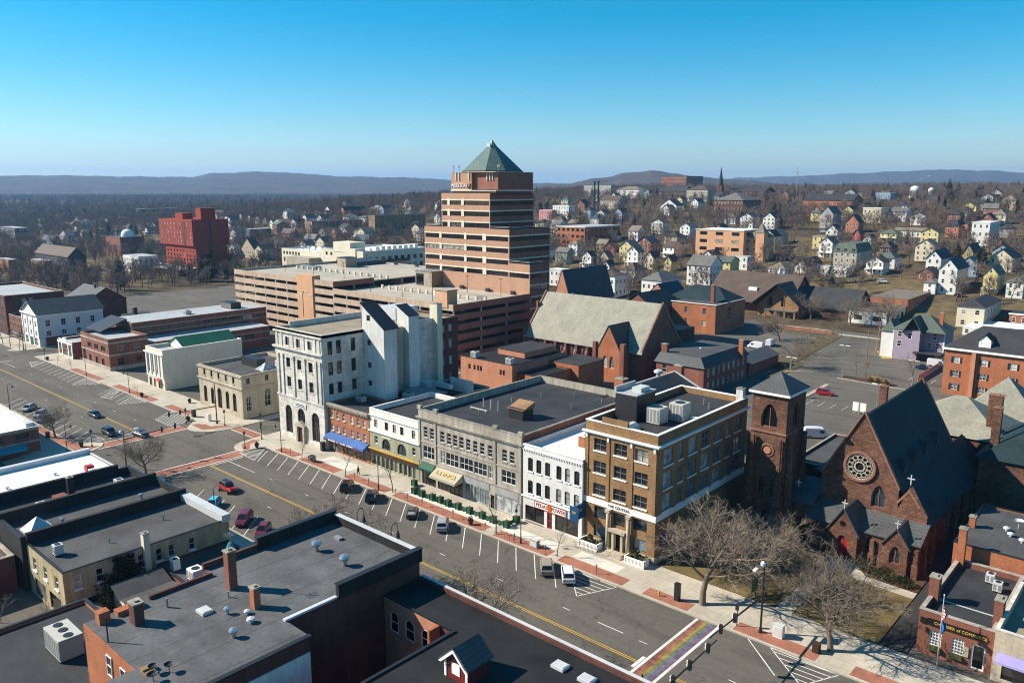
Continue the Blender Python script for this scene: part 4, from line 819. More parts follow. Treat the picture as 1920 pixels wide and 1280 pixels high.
part('party_wall',MB().box(-127.55,-126.9,31,53.9,7,8.9),'tar_wall',B);vent(B,-122.4,49.3,7,'turbine',.8);vent(B,-121.7,37.6,7,'turbine',.7);vent(B,-120.6,43,7,'pipe',1.2)
sk = part('skylight',MB().add([(-123.4,32.6,7.25),(-119.8,32.6,7.25),(-119.8,36,7.25),(-123.4,36,7.25),(-121.6,34.3,9.1)],[(0,1,4),(1,2,4),(2,3,4),(3,0,4)]),'roof_white',B)
part('skylight_kerb',MB().box(-123.5,-119.7,32.5,36.1,7,7.248),'metal_light',sk);gm = MB()
for i in range(5):a = -119.4-.0*i;gm.tube((-119.78,32.7+i*.8,7.3),(-121.5+.02*i,34.3,9.08),.05,.05,4)
part('glazing_bar',gm,'metal_light',sk)
YW = dict(frame='white_trim',glass='glass',sill='white_trim')
B = flat_building('brick_building','yellow painted building with ivy and long grey roof',-117.8,-104.6,31.6,54.3,7.1,'yellow_wall','roof_mid',parapet=.25,cap='metal_dark',capw=.25,sets=[('r',[(y-.45,y+.45,4.4,6.2) for y in (1.7,4.4,9.8,12.25,14.0,16.95)],YW),('r',[(1.3,5.0,.1,2.7)],dict(frame='wood_dark',glass='glass_dark',name='door',nx=3,ny=1)),('f',[(2,6,.4,2.8),(7.4,11.5,.4,2.8)],dict(frame='metal_dark',glass='glass_shop')),('f',[(2,3.2,4,5.8),(6,7.2,4,5.8),(10,11.2,4,5.8)],YW)])
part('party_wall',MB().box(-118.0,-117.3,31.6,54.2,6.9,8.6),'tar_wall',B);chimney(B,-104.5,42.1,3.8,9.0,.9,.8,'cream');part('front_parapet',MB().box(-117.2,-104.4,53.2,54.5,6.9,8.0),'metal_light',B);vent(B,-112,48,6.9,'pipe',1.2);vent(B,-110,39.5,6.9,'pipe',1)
ac('small white roof fan at rear corner of yellow building',-111.2,33.4,6.9,1.1,1.1,1.5,1,'metal_light')
iv = MB()
for i in range(2200):
    y = random.gauss(39.0,1.3);z = random.uniform(.2,7.0)*(1 if abs(y-39) < 1.4 else .75);x = -104.5+random.random()*.35;s = random.uniform(.07,.17);u = Vector((0,random.gauss(0,1),random.gauss(0,1))).normalized()*s;w = Vector((random.gauss(0,.5),u.z,-u.y)).normalized()*s
    p = Vector((x,y,z));iv.quad(p-u-w,p+u-w,p+u+w,p-u+w)
iv = part('ivy',iv,'ivy');tag(iv,'dark ivy climbing the yellow side wall','ivy');iv['kind'] = 'stuff'
# low sheds between yellow and grey buildings
T = thing('rear_shed','small shed with folded grey roof beside the yellow building','shed',(-98,41,0));m = MB().box(-101.6,-95.8,36.4,42.6,0,3.6);part('wall',m,'cream',T)
r = MB();slab8(r,[(-101.9,36.1,4.6),(-98.9,36.1,3.6),(-98.9,42.9,3.6),(-101.9,42.9,4.6)],.15);slab8(r,[(-98.9,36.1,3.6),(-95.5,36.1,4.1),(-95.5,42.9,4.1),(-98.9,42.9,3.6)],.15);part('roof',r,'roof_mid',T);window(T,(-101.6,36.4),(-95.8,36.4),(1,1.9,1.4,2.6),dep=.14);window(T,(-101.6,36.4),(-95.8,36.4),(3,4.2,.1,2.2),dep=.14,name='door')
T = flat_building('rear_extension','one storey grey-roofed extension between yellow and tall grey buildings',-104.4,-92.0,43.4,54.0,3.9,'brick_red','roof_mid',parapet=.2,cap='metal_dark')
ac('tilted white air handler on the one storey extension',-97.0,45.2,3.7,1.8,1.6,1.6,1,'white_trim');ac('white round exhaust fan beside shed roof',-101.6,44.6,3.7,1,1,1.7,1,'white_trim')
t = thing('market_umbrella','blue and green folded canopy near the yellow wall','canopy',(-101,52.4,3.7));part('pole',MB().tube((-101,52.4,3.7),(-101,52.4,5.4),.05),'metal_grey',t);part('fabric',MB().frustum(-101,52.4,4.0,5.2,.8,.25,10),'tarp_teal',t)
# --- tall grey-roofed building
def poly_building(name,label,pts,h,wm,rm,parapet=.6,cap='metal_dark',cat='building',z0=0.):
    t = thing(name,label,cat,(sum(p[0] for p in pts)/len(pts),sum(p[1] for p in pts)/len(pts),z0));m = MB()
    for a,b in zip(pts,pts[1:]+pts[:1]):wall(m,a,b,z0,h)
    part('wall',m,wm,t);part('roof',MB().sheet(pts,h+.02),rm,t)
    return t
G = poly_building('commercial_building','large grey-roofed brick building with vents in the foreground',[(-58.4,8),(-58.4,37.4),(-62.5,37.4),(-62.5,54.5),(-78.2,54.5),(-78.2,37.2),(-76.2,37.2),(-76.2,24.4),(-65.2,24.4),(-65.2,8)],14.5,'brick_dark','roof_grey')
part('rear_brick_face',MB().box(-76.2,-65.2,24.3,24.397,0,14.5),'brick_orange',G)
window(G,(-76.2,24.3),(-65.2,24.3),(5.2,6.3,11.6,13.6),dep=.02);window(G,(-76.2,24.3),(-65.2,24.3),(8.2,9.3,11.6,13.6),dep=.02)
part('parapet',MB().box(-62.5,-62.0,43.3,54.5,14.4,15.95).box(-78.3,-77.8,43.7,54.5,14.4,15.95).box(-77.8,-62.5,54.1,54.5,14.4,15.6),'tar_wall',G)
part('parapet_cap',MB().box(-77.69,-62.61,54.0,54.6,15.6,15.7),'metal_light',G);[part('side_cap',MB().box(*q),'metal_dark',G) for q in ((-62.6,-61.9,43.2,54.6,15.95,16.03),(-78.4,-77.7,43.6,54.6,15.95,16.03),(-58.7,-58.2,8,37.5,14.53,14.62))];part('step_flashing',MB().box(-62.55,-62.1,37.2,43.2,14.53,14.75),'metal_light',G)
part('side_parapet',MB().box(-78.25,-77.9,37.2,43.6,14.4,15.2).box(-76.25,-75.9,30.5,37.2,14.4,14.9),'brick_dark',G);part('white_wall_panel',MB().box(-58.397,-58.3,20,37.3,9.5,13),'white_wall',G)
for x,y in ((-72.7,48),(-67.4,48)):vent(G,x,y,14.5,'turbine',1.15)
vent(G,-69.6,33,14.5,'box',1);vent(G,-67.6,34.3,14.5,'turbine',.7);vent(G,-64.5,35,14.5,'mushroom',1);vent(G,-66.2,35.6,14.5,'mushroom',.8);vent(G,-63.4,32.6,14.5,'turbine',.85);vent(G,-73.2,31,14.5,'pipe',1.4);vent(G,-70.5,36,14.5,'pipe',1);part('roof_curb',MB().box(-74.0,-72.9,51.3,51.9,14.5,14.8),'metal_grey',G)
chimney(G,-72.0,37.2,14.5,18.6,.9,.9,'brick_red');chimney(G,-66.7,36.8,14.5,16.6,.8,.7,'brick_orange');chimney(G,-72.5,27.8,14.5,16.6,1.2,.9,'brick_dark');part('brick_stub',MB().box(-75.6,-74.6,25.2,26.2,14.5,15.7).box(-75.9,-74.9,27,29.6,14.5,15.0),'brick_orange',G);part('vent_stack',MB().tube((-71.2,24.6,10),(-71.2,24.6,17.0),.07),'metal_dark',G)
an = MB().tube((-71.6,37.2,18.6),(-71.6,37.2,21.2),.03,.03,4)
for i in range(9):an.tube((-72.0+i*.12,36.6,20.6),(-72.0+i*.12,37.8,20.6),.018,.018,3)
an.tube((-72.1,37.2,20.6),(-70.9,37.2,20.6),.02,.02,4);part('aerial',an,'metal_grey',G)
for x,y in ((-63.4,25.2),(-62.6,26.2),(-62.3,24.7)):
    part('dish',MB().lathe(x,y,[(.02,15.1),(.3,15.16),(.42,15.3)],10).tube((x,y,14.5),(x,y,15.1),.04),'metal_dark',G)
part('plank_pile',MB().box(-64.6,-63.4,24.6,25.4,14.52,14.8).box(-64.4,-63.8,24.5,25.6,14.8,14.95),'wood_tan',G)
B = flat_building('rear_building','low dark-roofed rear building carrying a big air conditioner',-96,-76.3,8,31.2,7.0,'brick_orange','roof_dark',parapet=.35,cap='metal_dark')
ac('large pale rooftop air conditioner with two fans at lower left',-86.6,25.6,6.65,4.3,2.4,2.5,3)
B = flat_building('brick_building','dark red brick building with pale parapet at lower left edge',-150,-119.4,6,30.4,5.2,'brick_dark','roof_mid',parapet=.6,cap='stone_cap',capw=.6);part('wall_lamp_panel',MB().box(-119.39,-119.3,22,25,3,3.7),'cream_grey',B)
# yard furniture
for i,(x,y) in enumerate(((-99.4,29.5),(-101.5,27.8),(-97.5,24.0))):
    t = thing('patio_heater',('white-topped patio heater beside the rear terrace wall','folded pale umbrella post on the rear terrace','white-topped patio heater nearest the lower left corner')[i],'patio heater',(x,y,0));part('post',MB().tube((x,y,0),(x,y,2.5),.06).frustum(x,y,0,.7,.25,.22),'metal_grey',t);part('reflector' if i != 1 else 'fabric',MB().lathe(x,y,[(.7,2.35),(.5,2.5),(.05,2.65)],12) if i != 1 else MB().frustum(x,y,.9,2.5,.22,.08),'dome_white',t)
t = thing('rear_canopy','small tan gabled canopy in the rear yard','canopy',(-101,33.5,0));r = MB();slab8(r,[(-103.4,31.8,2.3),(-101.2,31.8,3.0),(-101.2,34.6,3.0),(-103.4,34.6,2.3)],.1);slab8(r,[(-101.2,31.8,3.0),(-98.9,31.8,2.3),(-98.9,34.6,2.3),(-101.2,34.6,3.0)],.1);part('roof',r,'wood_tan',t);part('post',MB().box(-103.3,-103.2,31.9,32,0,2.3).box(-99.1,-99,31.9,32,0,2.3).box(-103.3,-103.2,34.4,34.5,0,2.3).box(-99.1,-99,34.4,34.5,0,2.3),'wood_tan',t)
t = thing('terrace_wall','low stone terrace wall in the dark rear yard','wall',(-100,27.5,0));part('wall',MB().box(-104,-96.2,26.0,26.4,0,.9),'stone_grey',t);part('coping',MB().box(-104.1,-96.1,25.9,26.5,.9,1.0),'stone_cap',t)
# --- black-roofed building with cupola
B = poly_building('commercial_building','black-roofed building with cupola at the bottom of view',[(-62.3,49.3),(-51.6,49.3),(-51.6,8),(-22,8),(-22,54.5),(-62.3,54.5)],12.3,'brick_dark','roof_black')
part('front_parapet',MB().box(-62.0,-22,54.0,54.5,12.2,12.75),'brick_dark',B);part('parapet_cap',MB().box(-62.0,-22,54.25,54.6,12.75,12.83),'metal_light',B);part('roof_edge',MB().box(-51.75,-51.4,8,49.2,12.3,12.5).box(-62.2,-51.4,49.15,49.4,12.3,12.48),'metal_dark',B)
fm = MB();ar = [(1.0,2.3,8.7,11.0,'round'),(3.4,4.8,8.7,11.0,'round'),(5.9,7.2,8.8,10.9,'round')];wall(fm,(-62.3,49.24),(-53.9,49.24),0,12.28,ar,.04);part('courtyard_face',fm,'brick_salmon',B);windows(B,(-62.3,49.2),(-53.9,49.2),ar,frame='white_trim',glass='teal_glassy',nx=1,ny=2,dep=.16)
part('brick_return',MB().box(-53.9,-53.6,47.8,49.24,0,12.25),'brick_orange',B)
for x,y in ((-40.2,51.6),(-37.2,51.6)):vent(B,x,y,12.3,'box',1)
C = thing('cupola','small red cupola with white trim and grey shingled roof','cupola',(-45.8,45.2,12.3));part('wall',gable_end(MB().box(-47.2,-44.4,43.9,46.5,12.3,14.2),-47.2,-44.4,43.9,46.5,14.2,15.3),'red_dark',C);part('roof',gable_roof(MB(),-47.2,-44.4,43.9,46.5,14.2,15.4,ov=.35),'slate_grey',C);part('trim',MB().box(-47.26,-47.0,43.83,43.9,12.3,14.2).box(-44.6,-44.34,43.83,43.9,12.3,14.2).add([(-47.7,43.5,13.75),(-47.35,43.5,13.75),(-45.8,43.5,15.15),(-44.25,43.5,13.75),(-43.9,43.5,13.75),(-45.8,43.5,15.5)],[(0,1,2,5),(2,3,4,5)]),'white_trim',C);part('louvre',MB().box(-46.3,-45.3,43.84,43.89,12.9,14.0),'white_trim',C)
# ---------------------------------------------------------------- brownstone church with tower
CW = dict(frame='brownstone_trim',glass='glass_dark',nx=2,ny=1,t=.12,dep=.4)
T = thing('bell_tower','brownstone church bell tower with slate pyramid roof and white eaves','tower',(-49.9,120,0));m = MB()
tf = [(1.6,4.2,18.2,22.0,'point'),(1.6,2.6,7.1,10,'point'),(3.8,4.7,7.1,10,'point'),(2.2,3.9,1.0,4.6,'point')];tr = [(2.4,4.8,18.2,22.0,'point'),(2.8,4.2,7.1,10.2,'point')]
wall(m,(-52.7,116.3),(-47.0,116.3),0,23.5,tf,.4);wall(m,(-47.0,116.3),(-47.0,123.4),0,23.5,tr,.4);wall(m,(-47.0,123.4),(-52.7,123.4),0,23.5);wall(m,(-52.7,123.4),(-52.7,116.3),0,23.5,[(2.2,4.6,18.2,22,'point')],.4);part('wall',m,'brownstone',T)
windows(T,(-52.7,116.3),(-47.0,116.3),tf,**CW);windows(T,(-47.0,116.3),(-47.0,123.4),tr,**CW);window(T,(-52.7,123.4),(-52.7,116.3),(2.2,4.6,18.2,22,'point'),**CW)
part('roof',MB().add([(-53.2,115.8,23.9),(-46.5,115.8,23.9),(-46.5,123.9,23.9),(-53.2,123.9,23.9),(-49.85,119.85,26.6)],[(0,1,4),(1,2,4),(2,3,4),(3,0,4)]),'slate_grey',T);part('eaves',MB().box(-53.2,-46.5,115.8,123.9,23.5,23.895),'white_trim',T)
part('string_course',MB().box(-52.85,-46.85,116.1,116.297,17.3,17.6).box(-46.997,-46.85,116.3,123.4,17.3,17.6),'brownstone_trim',T)
rm = MB();rm.add([(-49.8+1.15*cos(2*pi*i/20),116.2,14.5+1.15*sin(2*pi*i/20)) for i in range(20)] + [(-49.8+.85*cos(2*pi*i/20),116.15,14.5+.85*sin(2*pi*i/20)) for i in range(20)],[(i,(i+1) % 20,20+(i+1) % 20,20+i) for i in range(20)]);r = part('round_panel',rm,'brownstone_trim',T);part('quatrefoil',MB().add([(-49.8+.6*cos(2*pi*i/20),116.2,14.5+.6*sin(2*pi*i/20)) for i in range(20)],[tuple(range(20))]),'brick_salmon',r)
def buttress(t,x0,x1,y0,y1,z0,za,zb,steps=2):
    m = MB();dz = (zb-z0)/steps
    for i in range(steps):
        k = 1-i*.28;cx,cy = (x0+x1)/2,(y0+y1)/2
        m.box(cx-(x1-x0)/2*k,cx+(x1-x0)/2*k,cy-(y1-y0)/2*k,cy+(y1-y0)/2*k,z0 if not i else z0+dz*i,z0+dz*(i+1))
    part('buttress',m,'brownstone',t)
for x,y in ((-53.3,117.2),(-52.0,115.7),(-47.6,115.7),(-46.4,117.2),(-46.4,122.6)):buttress(T,x-.6,x+.6,y-.6,y+.6,0,0,16.8,3)
part('link_wall',MB().box(-47,-42.9,118.5,130,0,6.5),'brownstone',T);sl = MB();slab8(sl,[(-47,118,6.4),(-42.8,118,6.4),(-42.8,124,9.0),(-47,124,9.0)],.2);part('link_roof',sl,'slate_grey',T)
N = thing('church','brownstone gothic church with rose window and dark slate roof','church',(-37,138,0));m = MB()
x0,x1,xr,y0,y1,ze,zr = -42.8,-31.4,-37.1,121.3,151,11.2,21.4
# nave gable
go = [(7.6,9.6,7.6,11.1,'point')];wall(m,(x0,y0),(x1,y0),0,ze,go,.4);m.add([(x0,y0,ze),(x1,y0,ze),(xr,y0,zr+.5)],[(0,1,2)]);wall(m,(x1,y0),(x1,y1),0,ze);wall(m,(x1,y1),(x0,y1),0,ze);wall(m,(x0,y1),(x0,y0),0,ze);m.add([(x0,y1,ze),(x1,y1,ze),(xr,y1,zr+.5)],[(2,1,0)])
windows(N,(x0,y0),(x1,y0),go,**dict(CW,glass='glass_blue'));part('wall',m,'brownstone',N)
r = MB();k = (zr-ze)/(xr-x0);slab8(r,[(x0-.3,y0+.5,ze-.5),(xr,y0+.5,zr),(xr,y1-.4,zr),(x0-.3,y1-.4,ze-.5)],.2);slab8(r,[(x1+.3,y0+.5,ze-.5),(xr,y0+.5,zr),(xr,y1-.4,zr),(x1+.3,y1-.4,ze-.5)],.2);ro = part('roof',r,'slate_blue',N)
for s,xe in ((-1,x0),(1,x1)):
    for yy in (y0,y1):part('gable_coping',slab8(MB(),[(xe,yy-.25,ze),(xr,yy-.25,zr+.5),(xr,yy+.45,zr+.5),(xe,yy+.45,ze)],.22),'brownstone_trim',N)
for y in (125.5,131,137,143.5):
    d = part('dormer',MB().add([(-31.9,y-.9,12.4),(-31.9,y+.9,12.4),(-31.9,y,14.8),(-33.4,y-.9,12.4),(-33.4,y+.9,12.4),(-34.6,y,14.8)],[(0,1,2),(2,5,3,0),(1,4,5,2)]),'slate_dark',ro)
# rose window: rim, tracery petals, hub, glass
rc = Vector((-37.2,y0-.02,13.45));R0 = 2.05
def ring(mb,c,ra,rb,y,yb,n=32):
    for i in range(n):
        a,b = 2*pi*i/n,2*pi*(i+1)/n
        q = [(c.x+rr*cos(t_),y,c.z+rr*sin(t_)) for rr,t_ in ((ra,a),(ra,b),(rb,b),(rb,a))];mb.quad(*q[::-1]);mb.quad(q[3],q[2],(q[2][0],yb,q[2][2]),(q[3][0],yb,q[3][2]));mb.quad(q[1],q[0],(q[0][0],yb,q[0][2]),(q[1][0],yb,q[1][2]))
m = MB();ring(m,rc,R0,R0+.35,y0-.3,y0);rs = part('rose_window',m,'brownstone_trim',N);part('rose_glass',MB().add([(rc.x+R0*cos(2*pi*i/32),y0-.04,rc.z+R0*sin(2*pi*i/32)) for i in range(32)][::-1],[tuple(range(32))]),'glass_dark',rs)
tr = MB();ring(tr,rc,.62,.8,y0-.2,y0-.05,20);ring(tr,rc,R0-.12,R0,y0-.2,y0-.05)
for i in range(12):
    a = 2*pi*i/12;c = rc+Vector((1.42*cos(a),0,1.42*sin(a)));ring(tr,c,.30,.40,y0-.19,y0-.05,10)
    tr.tube((rc.x+.75*cos(a+.26),y0-.13,rc.z+.75*sin(a+.26)),(rc.x+(R0-.05)*cos(a+.26),y0-.13,rc.z+(R0-.05)*sin(a+.26)),.055,.055,4)
part('tracery',tr,'cream_grey',rs)
# aisle to the right with its own half gable, lean-to roof
A = MB();wall(A,(x1,121.0),(-27.2,121.0),0,8.2);A.add([(x1,121,8.2),(-27.2,121,8.2),(-29.5,121,12.3)],[(0,1,2)]);A.add([(x1,121.6,8.2),(-27.2,121.6,8.2),(-29.9,121.6,12.3)],[(2,1,0)]);A.quad((-27.2,121,8.2),(-27.2,121.6,8.2),(-29.9,121.6,12.3),(-29.9,121,12.3));so = [(5+i*6.2,6.6+i*6.2,2,5.4,'point') for i in range(5)]
wall(A,(-27.2,121.0),(-27.2,158),0,6.6,so,.4);part('aisle_wall',A,'brownstone',N);windows(N,(-27.2,121),(-27.2,158),so,**CW);sl = MB();slab8(sl,[(x1-.1,121.7,11.0),(-26.8,121.7,6.3),(-26.8,158.2,6.3),(x1-.1,158.2,11.0)],.2);part('aisle_roof',sl,'slate_blue',N)
A2 = MB();wall(A2,(-49,126.5),(x0,126.5),0,9.6,[(3.0,4.8,5.0,9.2,'point')],.4);wall(A2,(-49,157),(-49,126.5),0,7);part('aisle_wall',A2,'brownstone',N);window(N,(-49,126.5),(x0,126.5),(3.0,4.8,5.0,9.2,'point'),**CW);sl = MB();slab8(sl,[(x0+.2,126.6,10.8),(-49.4,126.6,6.8),(-49.4,157,6.8),(x0+.2,157,10.8)],.2);part('aisle_roof',sl,'slate_blue',N)
cr = MB().add([(-31.7,120.95,9.2),(-31.3,120.95,9.2),(-29.9,120.95,11.2),(-28.5,120.95,9.2),(-28.1,120.95,9.2),(-29.9,120.95,11.7)],[(0,1,2,5),(2,3,4,5)]);part('gable_moulding',cr,'brownstone_trim',N)
# narthex and porch
P_ = MB();po = [(8.4,10.1,1.8,4.6,'point'),(12.2,13.7,1.6,4.4,'point')];wall(P_,(-42.9,117.2),(-27.0,117.2),0,5.0,po,.4);wall(P_,(-27.0,117.2),(-27.0,121),0,5.0);wall(P_,(-42.9,121),(-42.9,117.2),0,5.0);part('porch_wall',P_,'brownstone',N);windows(N,(-42.9,117.2),(-27,117.2),po,**dict(CW,glass='glass_blue'))
sl = MB();slab8(sl,[(-43.2,116.9,4.9),(-26.7,116.9,4.9),(-26.7,121.2,6.9),(-43.2,121.2,6.9)],.16);part('porch_roof',sl,'slate_grey',N)
for xc,hw,za,zb,yf,nm,rd in ((-37.3,2.2,4.6,8.2,116.0,'entrance_gable',1),(-29.9,1.7,4.6,7.0,116.4,'window_gable',0)):
    g = MB();op = [(hw-.95,hw+.95,.2,4.1,'point')] if rd else [(hw-.75,hw+.75,1.7,4.4,'point')]
    wall(g,(xc-hw,yf),(xc+hw,yf),0,za,op,.4);g.add([(xc-hw,yf,za),(xc+hw,yf,za),(xc,yf,zb)],[(0,1,2)]);wall(g,(xc+hw,yf),(xc+hw,118.5),0,za);wall(g,(xc-hw,118.5),(xc-hw,yf),0,za);gp = part(nm,g,'brownstone',N);sl = MB()
    slab8(sl,[(xc-hw-.25,yf-.2,za-.4),(xc,yf-.2,zb),(xc,122,zb),(xc-hw-.25,122,za-.4)],.16);slab8(sl,[(xc+hw+.25,yf-.2,za-.4),(xc,yf-.2,zb),(xc,122,zb),(xc+hw+.25,122,za-.4)],.16);part('gable_roof',sl,'slate_grey',gp)
    w = window(gp,(xc-hw,yf),(xc+hw,yf),op[0],frame='brownstone_trim',glass='red_door' if rd else 'glass_blue',nx=2,ny=1,t=.14,dep=.4,name='door' if rd else 'window')
    if rd:part('roundel',MB().add([(xc+.42*cos(2*pi*i/16),yf-.03,5.9+.42*sin(2*pi*i/16)) for i in range(16)][::-1],[tuple(range(16))]),'glass_dark',gp)
def cross(t,x,y,z,s=1.0):part('cross',MB().box(x-.07*s,x+.07*s,y-.07*s,y+.07*s,z,z+1.5*s).box(x-.5*s,x+.5*s,y-.06*s,y+.06*s,z+.85*s,z+1.0*s),'metal_light',t)
cross(N,-37.3,116.2,8.25,.9);cross(N,-29.9,121.3,12.35);cross(N,-29.9,116.6,7.1,.8);cross(N,-45.2,118.3,9.0,.8)
for x,y,z in ((-33.2,117.0,4.2),(-31.9,117.0,4.2),(-27.2,117.0,4.4),(-26.7,119,4.4),(-41.8,117,4.2)):buttress(N,x-.4,x+.4,y-.5,y+.5,0,0,z,2)
for y in range(124,158,6):buttress(N,-27.4,-26.5,y-.4,y+.4,0,0,5.8,2)
chimney(N,-44.8,156.4,8,18.2,1.3,1.1,'brownstone',cap='brownstone_trim')
# parish house behind
H = thing('parish_house','brownstone parish house with pale hipped roof behind the church','building',(-31,165,0));part('wall',MB().box(-43,-20.5,158.5,175,0,10.5),'brownstone',H);part('roof',hip_roof(MB(),-43,-24.5,158.5,175,10.5,16.2,ov=.4),'slate_pale',H);part('wing_roof',hip_roof(MB(),-27,-13,150,172,10.0,15.0,ov=.4),'slate_blue',H);part('wing_wall',MB().box(-26.8,-13.2,150.2,171.8,0,10.0),'brownstone',H)
chimney(H,-27.2,161.8,8,18.4,2.2,1.3,'brownstone',cap='brownstone_trim');chimney(H,-25.4,154.0,6,18.0,1.3,1.1,'brownstone',cap='brownstone_trim')
H = thing('parish_annex','slate pyramid-roofed annex at the right edge behind church','building',(-30,192,0));part('wall',MB().box(-37,-23,185,199,0,8.5),'brownstone',H);part('roof',MB().add([(-37.5,184.5,8.5),(-22.5,184.5,8.5),(-22.5,199.5,8.5),(-37.5,199.5,8.5),(-30.3,190.5,16.2)],[(0,1,4),(1,2,4),(2,3,4),(3,0,4)]),'slate_pale',H);chimney(H,-24.5,189,6,16.5,1.4,1.2,'brownstone')
B = flat_building('brick_building','small dark brick building between bell tower and car park',-51.5,-44.5,131,151,8.6,'brick_dark','roof_mid',parapet=.3,sets=[('r',[(3,4,4.2,6.2),(6,7,4.2,6.2),(3,4,1.2,3)],dict(frame='white_trim'))])
# ---------------------------------------------------------------- chamber of commerce and neighbours, lower right
CM = dict(frame='white_trim',glass='glass_pale',nx=4,ny=5,t=.07)
B = flat_building('office_building','one storey red brick office with CHAMBER of COMMERCE sign',-21.8,-13.9,98.0,115.6,5.5,'brick_red','roof_dark',parapet=.7,cap='stone_grey',capw=.45,sets=[('f',[(1.3,2.6,1.4,3.3,'seg'),(3.7,5.0,1.3,3.3,'seg')],CM),('f',[(5.8,7.2,.2,3.3,'seg')],dict(frame='white_trim',glass='glass_dark',nx=1,ny=1,t=.16,name='door'))])
s = part('sign_board',MB().box(-20.8,-14.7,97.8,97.96,4.0,4.75),'sign_black',B);text('CHAMBER of COMMERCE',.52,'gold',s,(-17.3,97.78,4.36),FR,ext=.015,sx=.95);part('sign_panel',MB().box(-21.6,-20.9,97.85,97.97,3.9,4.6),'sign_black',s)
part('wall_lantern',MB().box(-20.95,-20.75,97.7,97.99,2.9,3.5),'metal_dark',B);part('wall_lantern',MB().box(-14.5,-14.3,97.7,97.99,2.9,3.5),'metal_dark',B);part('window_box',MB().box(-20.6,-19.1,97.6,97.99,.9,1.35),'shrub',B);part('window_box',MB().box(-18.2,-16.8,97.6,97.99,.8,1.25),'shrub',B);part('roof_strip',MB().box(-21.3,-14.3,103.2,103.4,4.81,4.86),'metal_light',B);part('notice_board',MB().box(-16.8,-16.25,97.85,97.99,1.4,2.6),'awning_beige',B)
chimney(B,-21.4,102.6,4.8,8.0,1.1,1.3,'brick_red',cap='stone_cap');chimney(B,-14.2,101.2,4.8,8.2,.9,1.6,'brick_red',cap='stone_cap');chimney(B,-21.3,115.0,4.8,10.2,.9,.9,'brick_orange')
ac('square silver condenser left of its twin on chamber roof',-17.2,112.4,4.81,1.0,1.0,1.3,1,'metal_light');ac('square silver condenser right of its twin on chamber roof',-16.0,110.4,4.81,1.0,1.0,1.3,1,'metal_light')
B = flat_building('brick_building','dark-roofed brick building behind the chamber office',-22.6,-4,116.4,134,7.4,'brick_orange','roof_mid',parapet=.15,cap='metal_dark',capw=.2);chimney(B,-22.0,124,7.2,8.8,.8,.8,'brick_orange')
for x,y in ((-18,125.7),(-17.2,123.9),(-15.6,122.6)):vent(B,x,y,7.25,'mushroom',1.1)
part('dish',MB().lathe(-16.9,127.5,[(.05,8.3),(.5,8.36),(.7,8.6)],12).tube((-16.9,127.5,7.25),(-16.9,127.5,8.3),.05),'metal_light',B)
B = flat_building('shop_building','cream stone shop with lavender awning at lower right corner',-13.8,4,97.4,112,6.2,'limestone_warm','gravel_roof',parapet=1.0,cap='limestone',sets=[('f',[(1.0,8,.5,2.6),(9,16,.5,2.6)],dict(frame='metal_dark',glass='glass_shop',nx=3,ny=1))])
part('awning',MB().add([(-13.4,97.38,3.6),(3.6,97.38,3.6),(3.6,96.3,3.0),(-13.4,96.3,3.0)],[(3,2,1,0)]).box(-13.4,3.6,96.25,96.3,2.75,3.0),'awning_purple',B);part('roof_hatch',MB().box(-11,-9.5,103,104.5,5.2,5.9),'limestone_warm',B)
F = thing('flagpole','white flagpole with two furled flags before the chamber office','flagpole',(-18.9,95.6,.13));part('pole',MB().tube((-18.9,95.6,.13),(-18.9,95.6,9.2),.07,.04,8).lathe(-18.9,95.6,[(.02,9.2),(.1,9.28),(.02,9.4)],8),'metal_light',F)
def furled(z0,z1,mat,nm):
    m = MB();n = 8
    for i in range(n):
        a,b = z1-(z1-z0)*i/n,z1-(z1-z0)*(i+1)/n;w0,w1 = .12+.45*sin(pi*(i+.3)/n),.12+.45*sin(pi*(i+1.3)/n)
        for k in range(3):o = .05*k;m.quad((-18.85+o,95.6-.05*k,a),(-18.85+o,95.6-.05*k,b),(-18.85+w1*(1-.2*k),95.5-.12*k,b-.1),(-18.85+w0*(1-.2*k),95.5-.12*k,a-.1))
    part(nm,m,mat,F)
def m_flag():
    m,t,b = _nodes('flag_stripes',.8,.2,0);w = t.nodes.new('ShaderNodeTexWave');w.inputs['Scale'].default_value = 1.6;w.wave_type = 'BANDS';w.bands_direction = 'DIAGONAL';t.links.new(_coord(t,'pos'),w.inputs[0]);t.links.new(_ramp(t,w.outputs['Fac'],[(.45,(.42,.03,.04)),(.55,(.75,.73,.7))]),b.inputs[0])
m_flag();M('flag_blue',(.03,.13,.42),rough=.8,var=.2);furled(6.4,7.9,'flag_stripes','striped_flag');furled(4.6,6.2,'flag_blue','blue_flag')
# ---------------------------------------------------------------- parking garage
G = thing('parking_garage','five level tan concrete parking garage with open decks','parking garage',(-240,190,0))
def deck_face(t,A,B,tops,bays,wm,gapz=1.15,spandrel=1.95,col=None):
    """a garage face: one solid spandrel per level with open slots and columns between"""
    A = Vector(A);B = Vector(B);L = (B-A).length;d = (B-A)/L;n = Vector((d.y,-d.x));rz = atan2(d.y,d.x)
    for z in tops:
        m = MB().box(0,L,-.15,.15,z-spandrel,z);o = part('spandrel',m.xf(Matrix.Translation((A.x,A.y,0)) @ Matrix.Rotation(rz,4,'Z')),wm,t)
    for i in range(bays+1):
        x = L*i/bays;part('column',MB().box(max(0,x-.22),min(L,x+.22),-.12,.4,0,tops[0]-.3).xf(Matrix.Translation((A.x,A.y,0)) @ Matrix.Rotation(rz,4,'Z')),col or wm,t)
tl = [22.4-3.12*i for i in range(7)];tr_ = [20.0-3.12*i for i in range(6)]
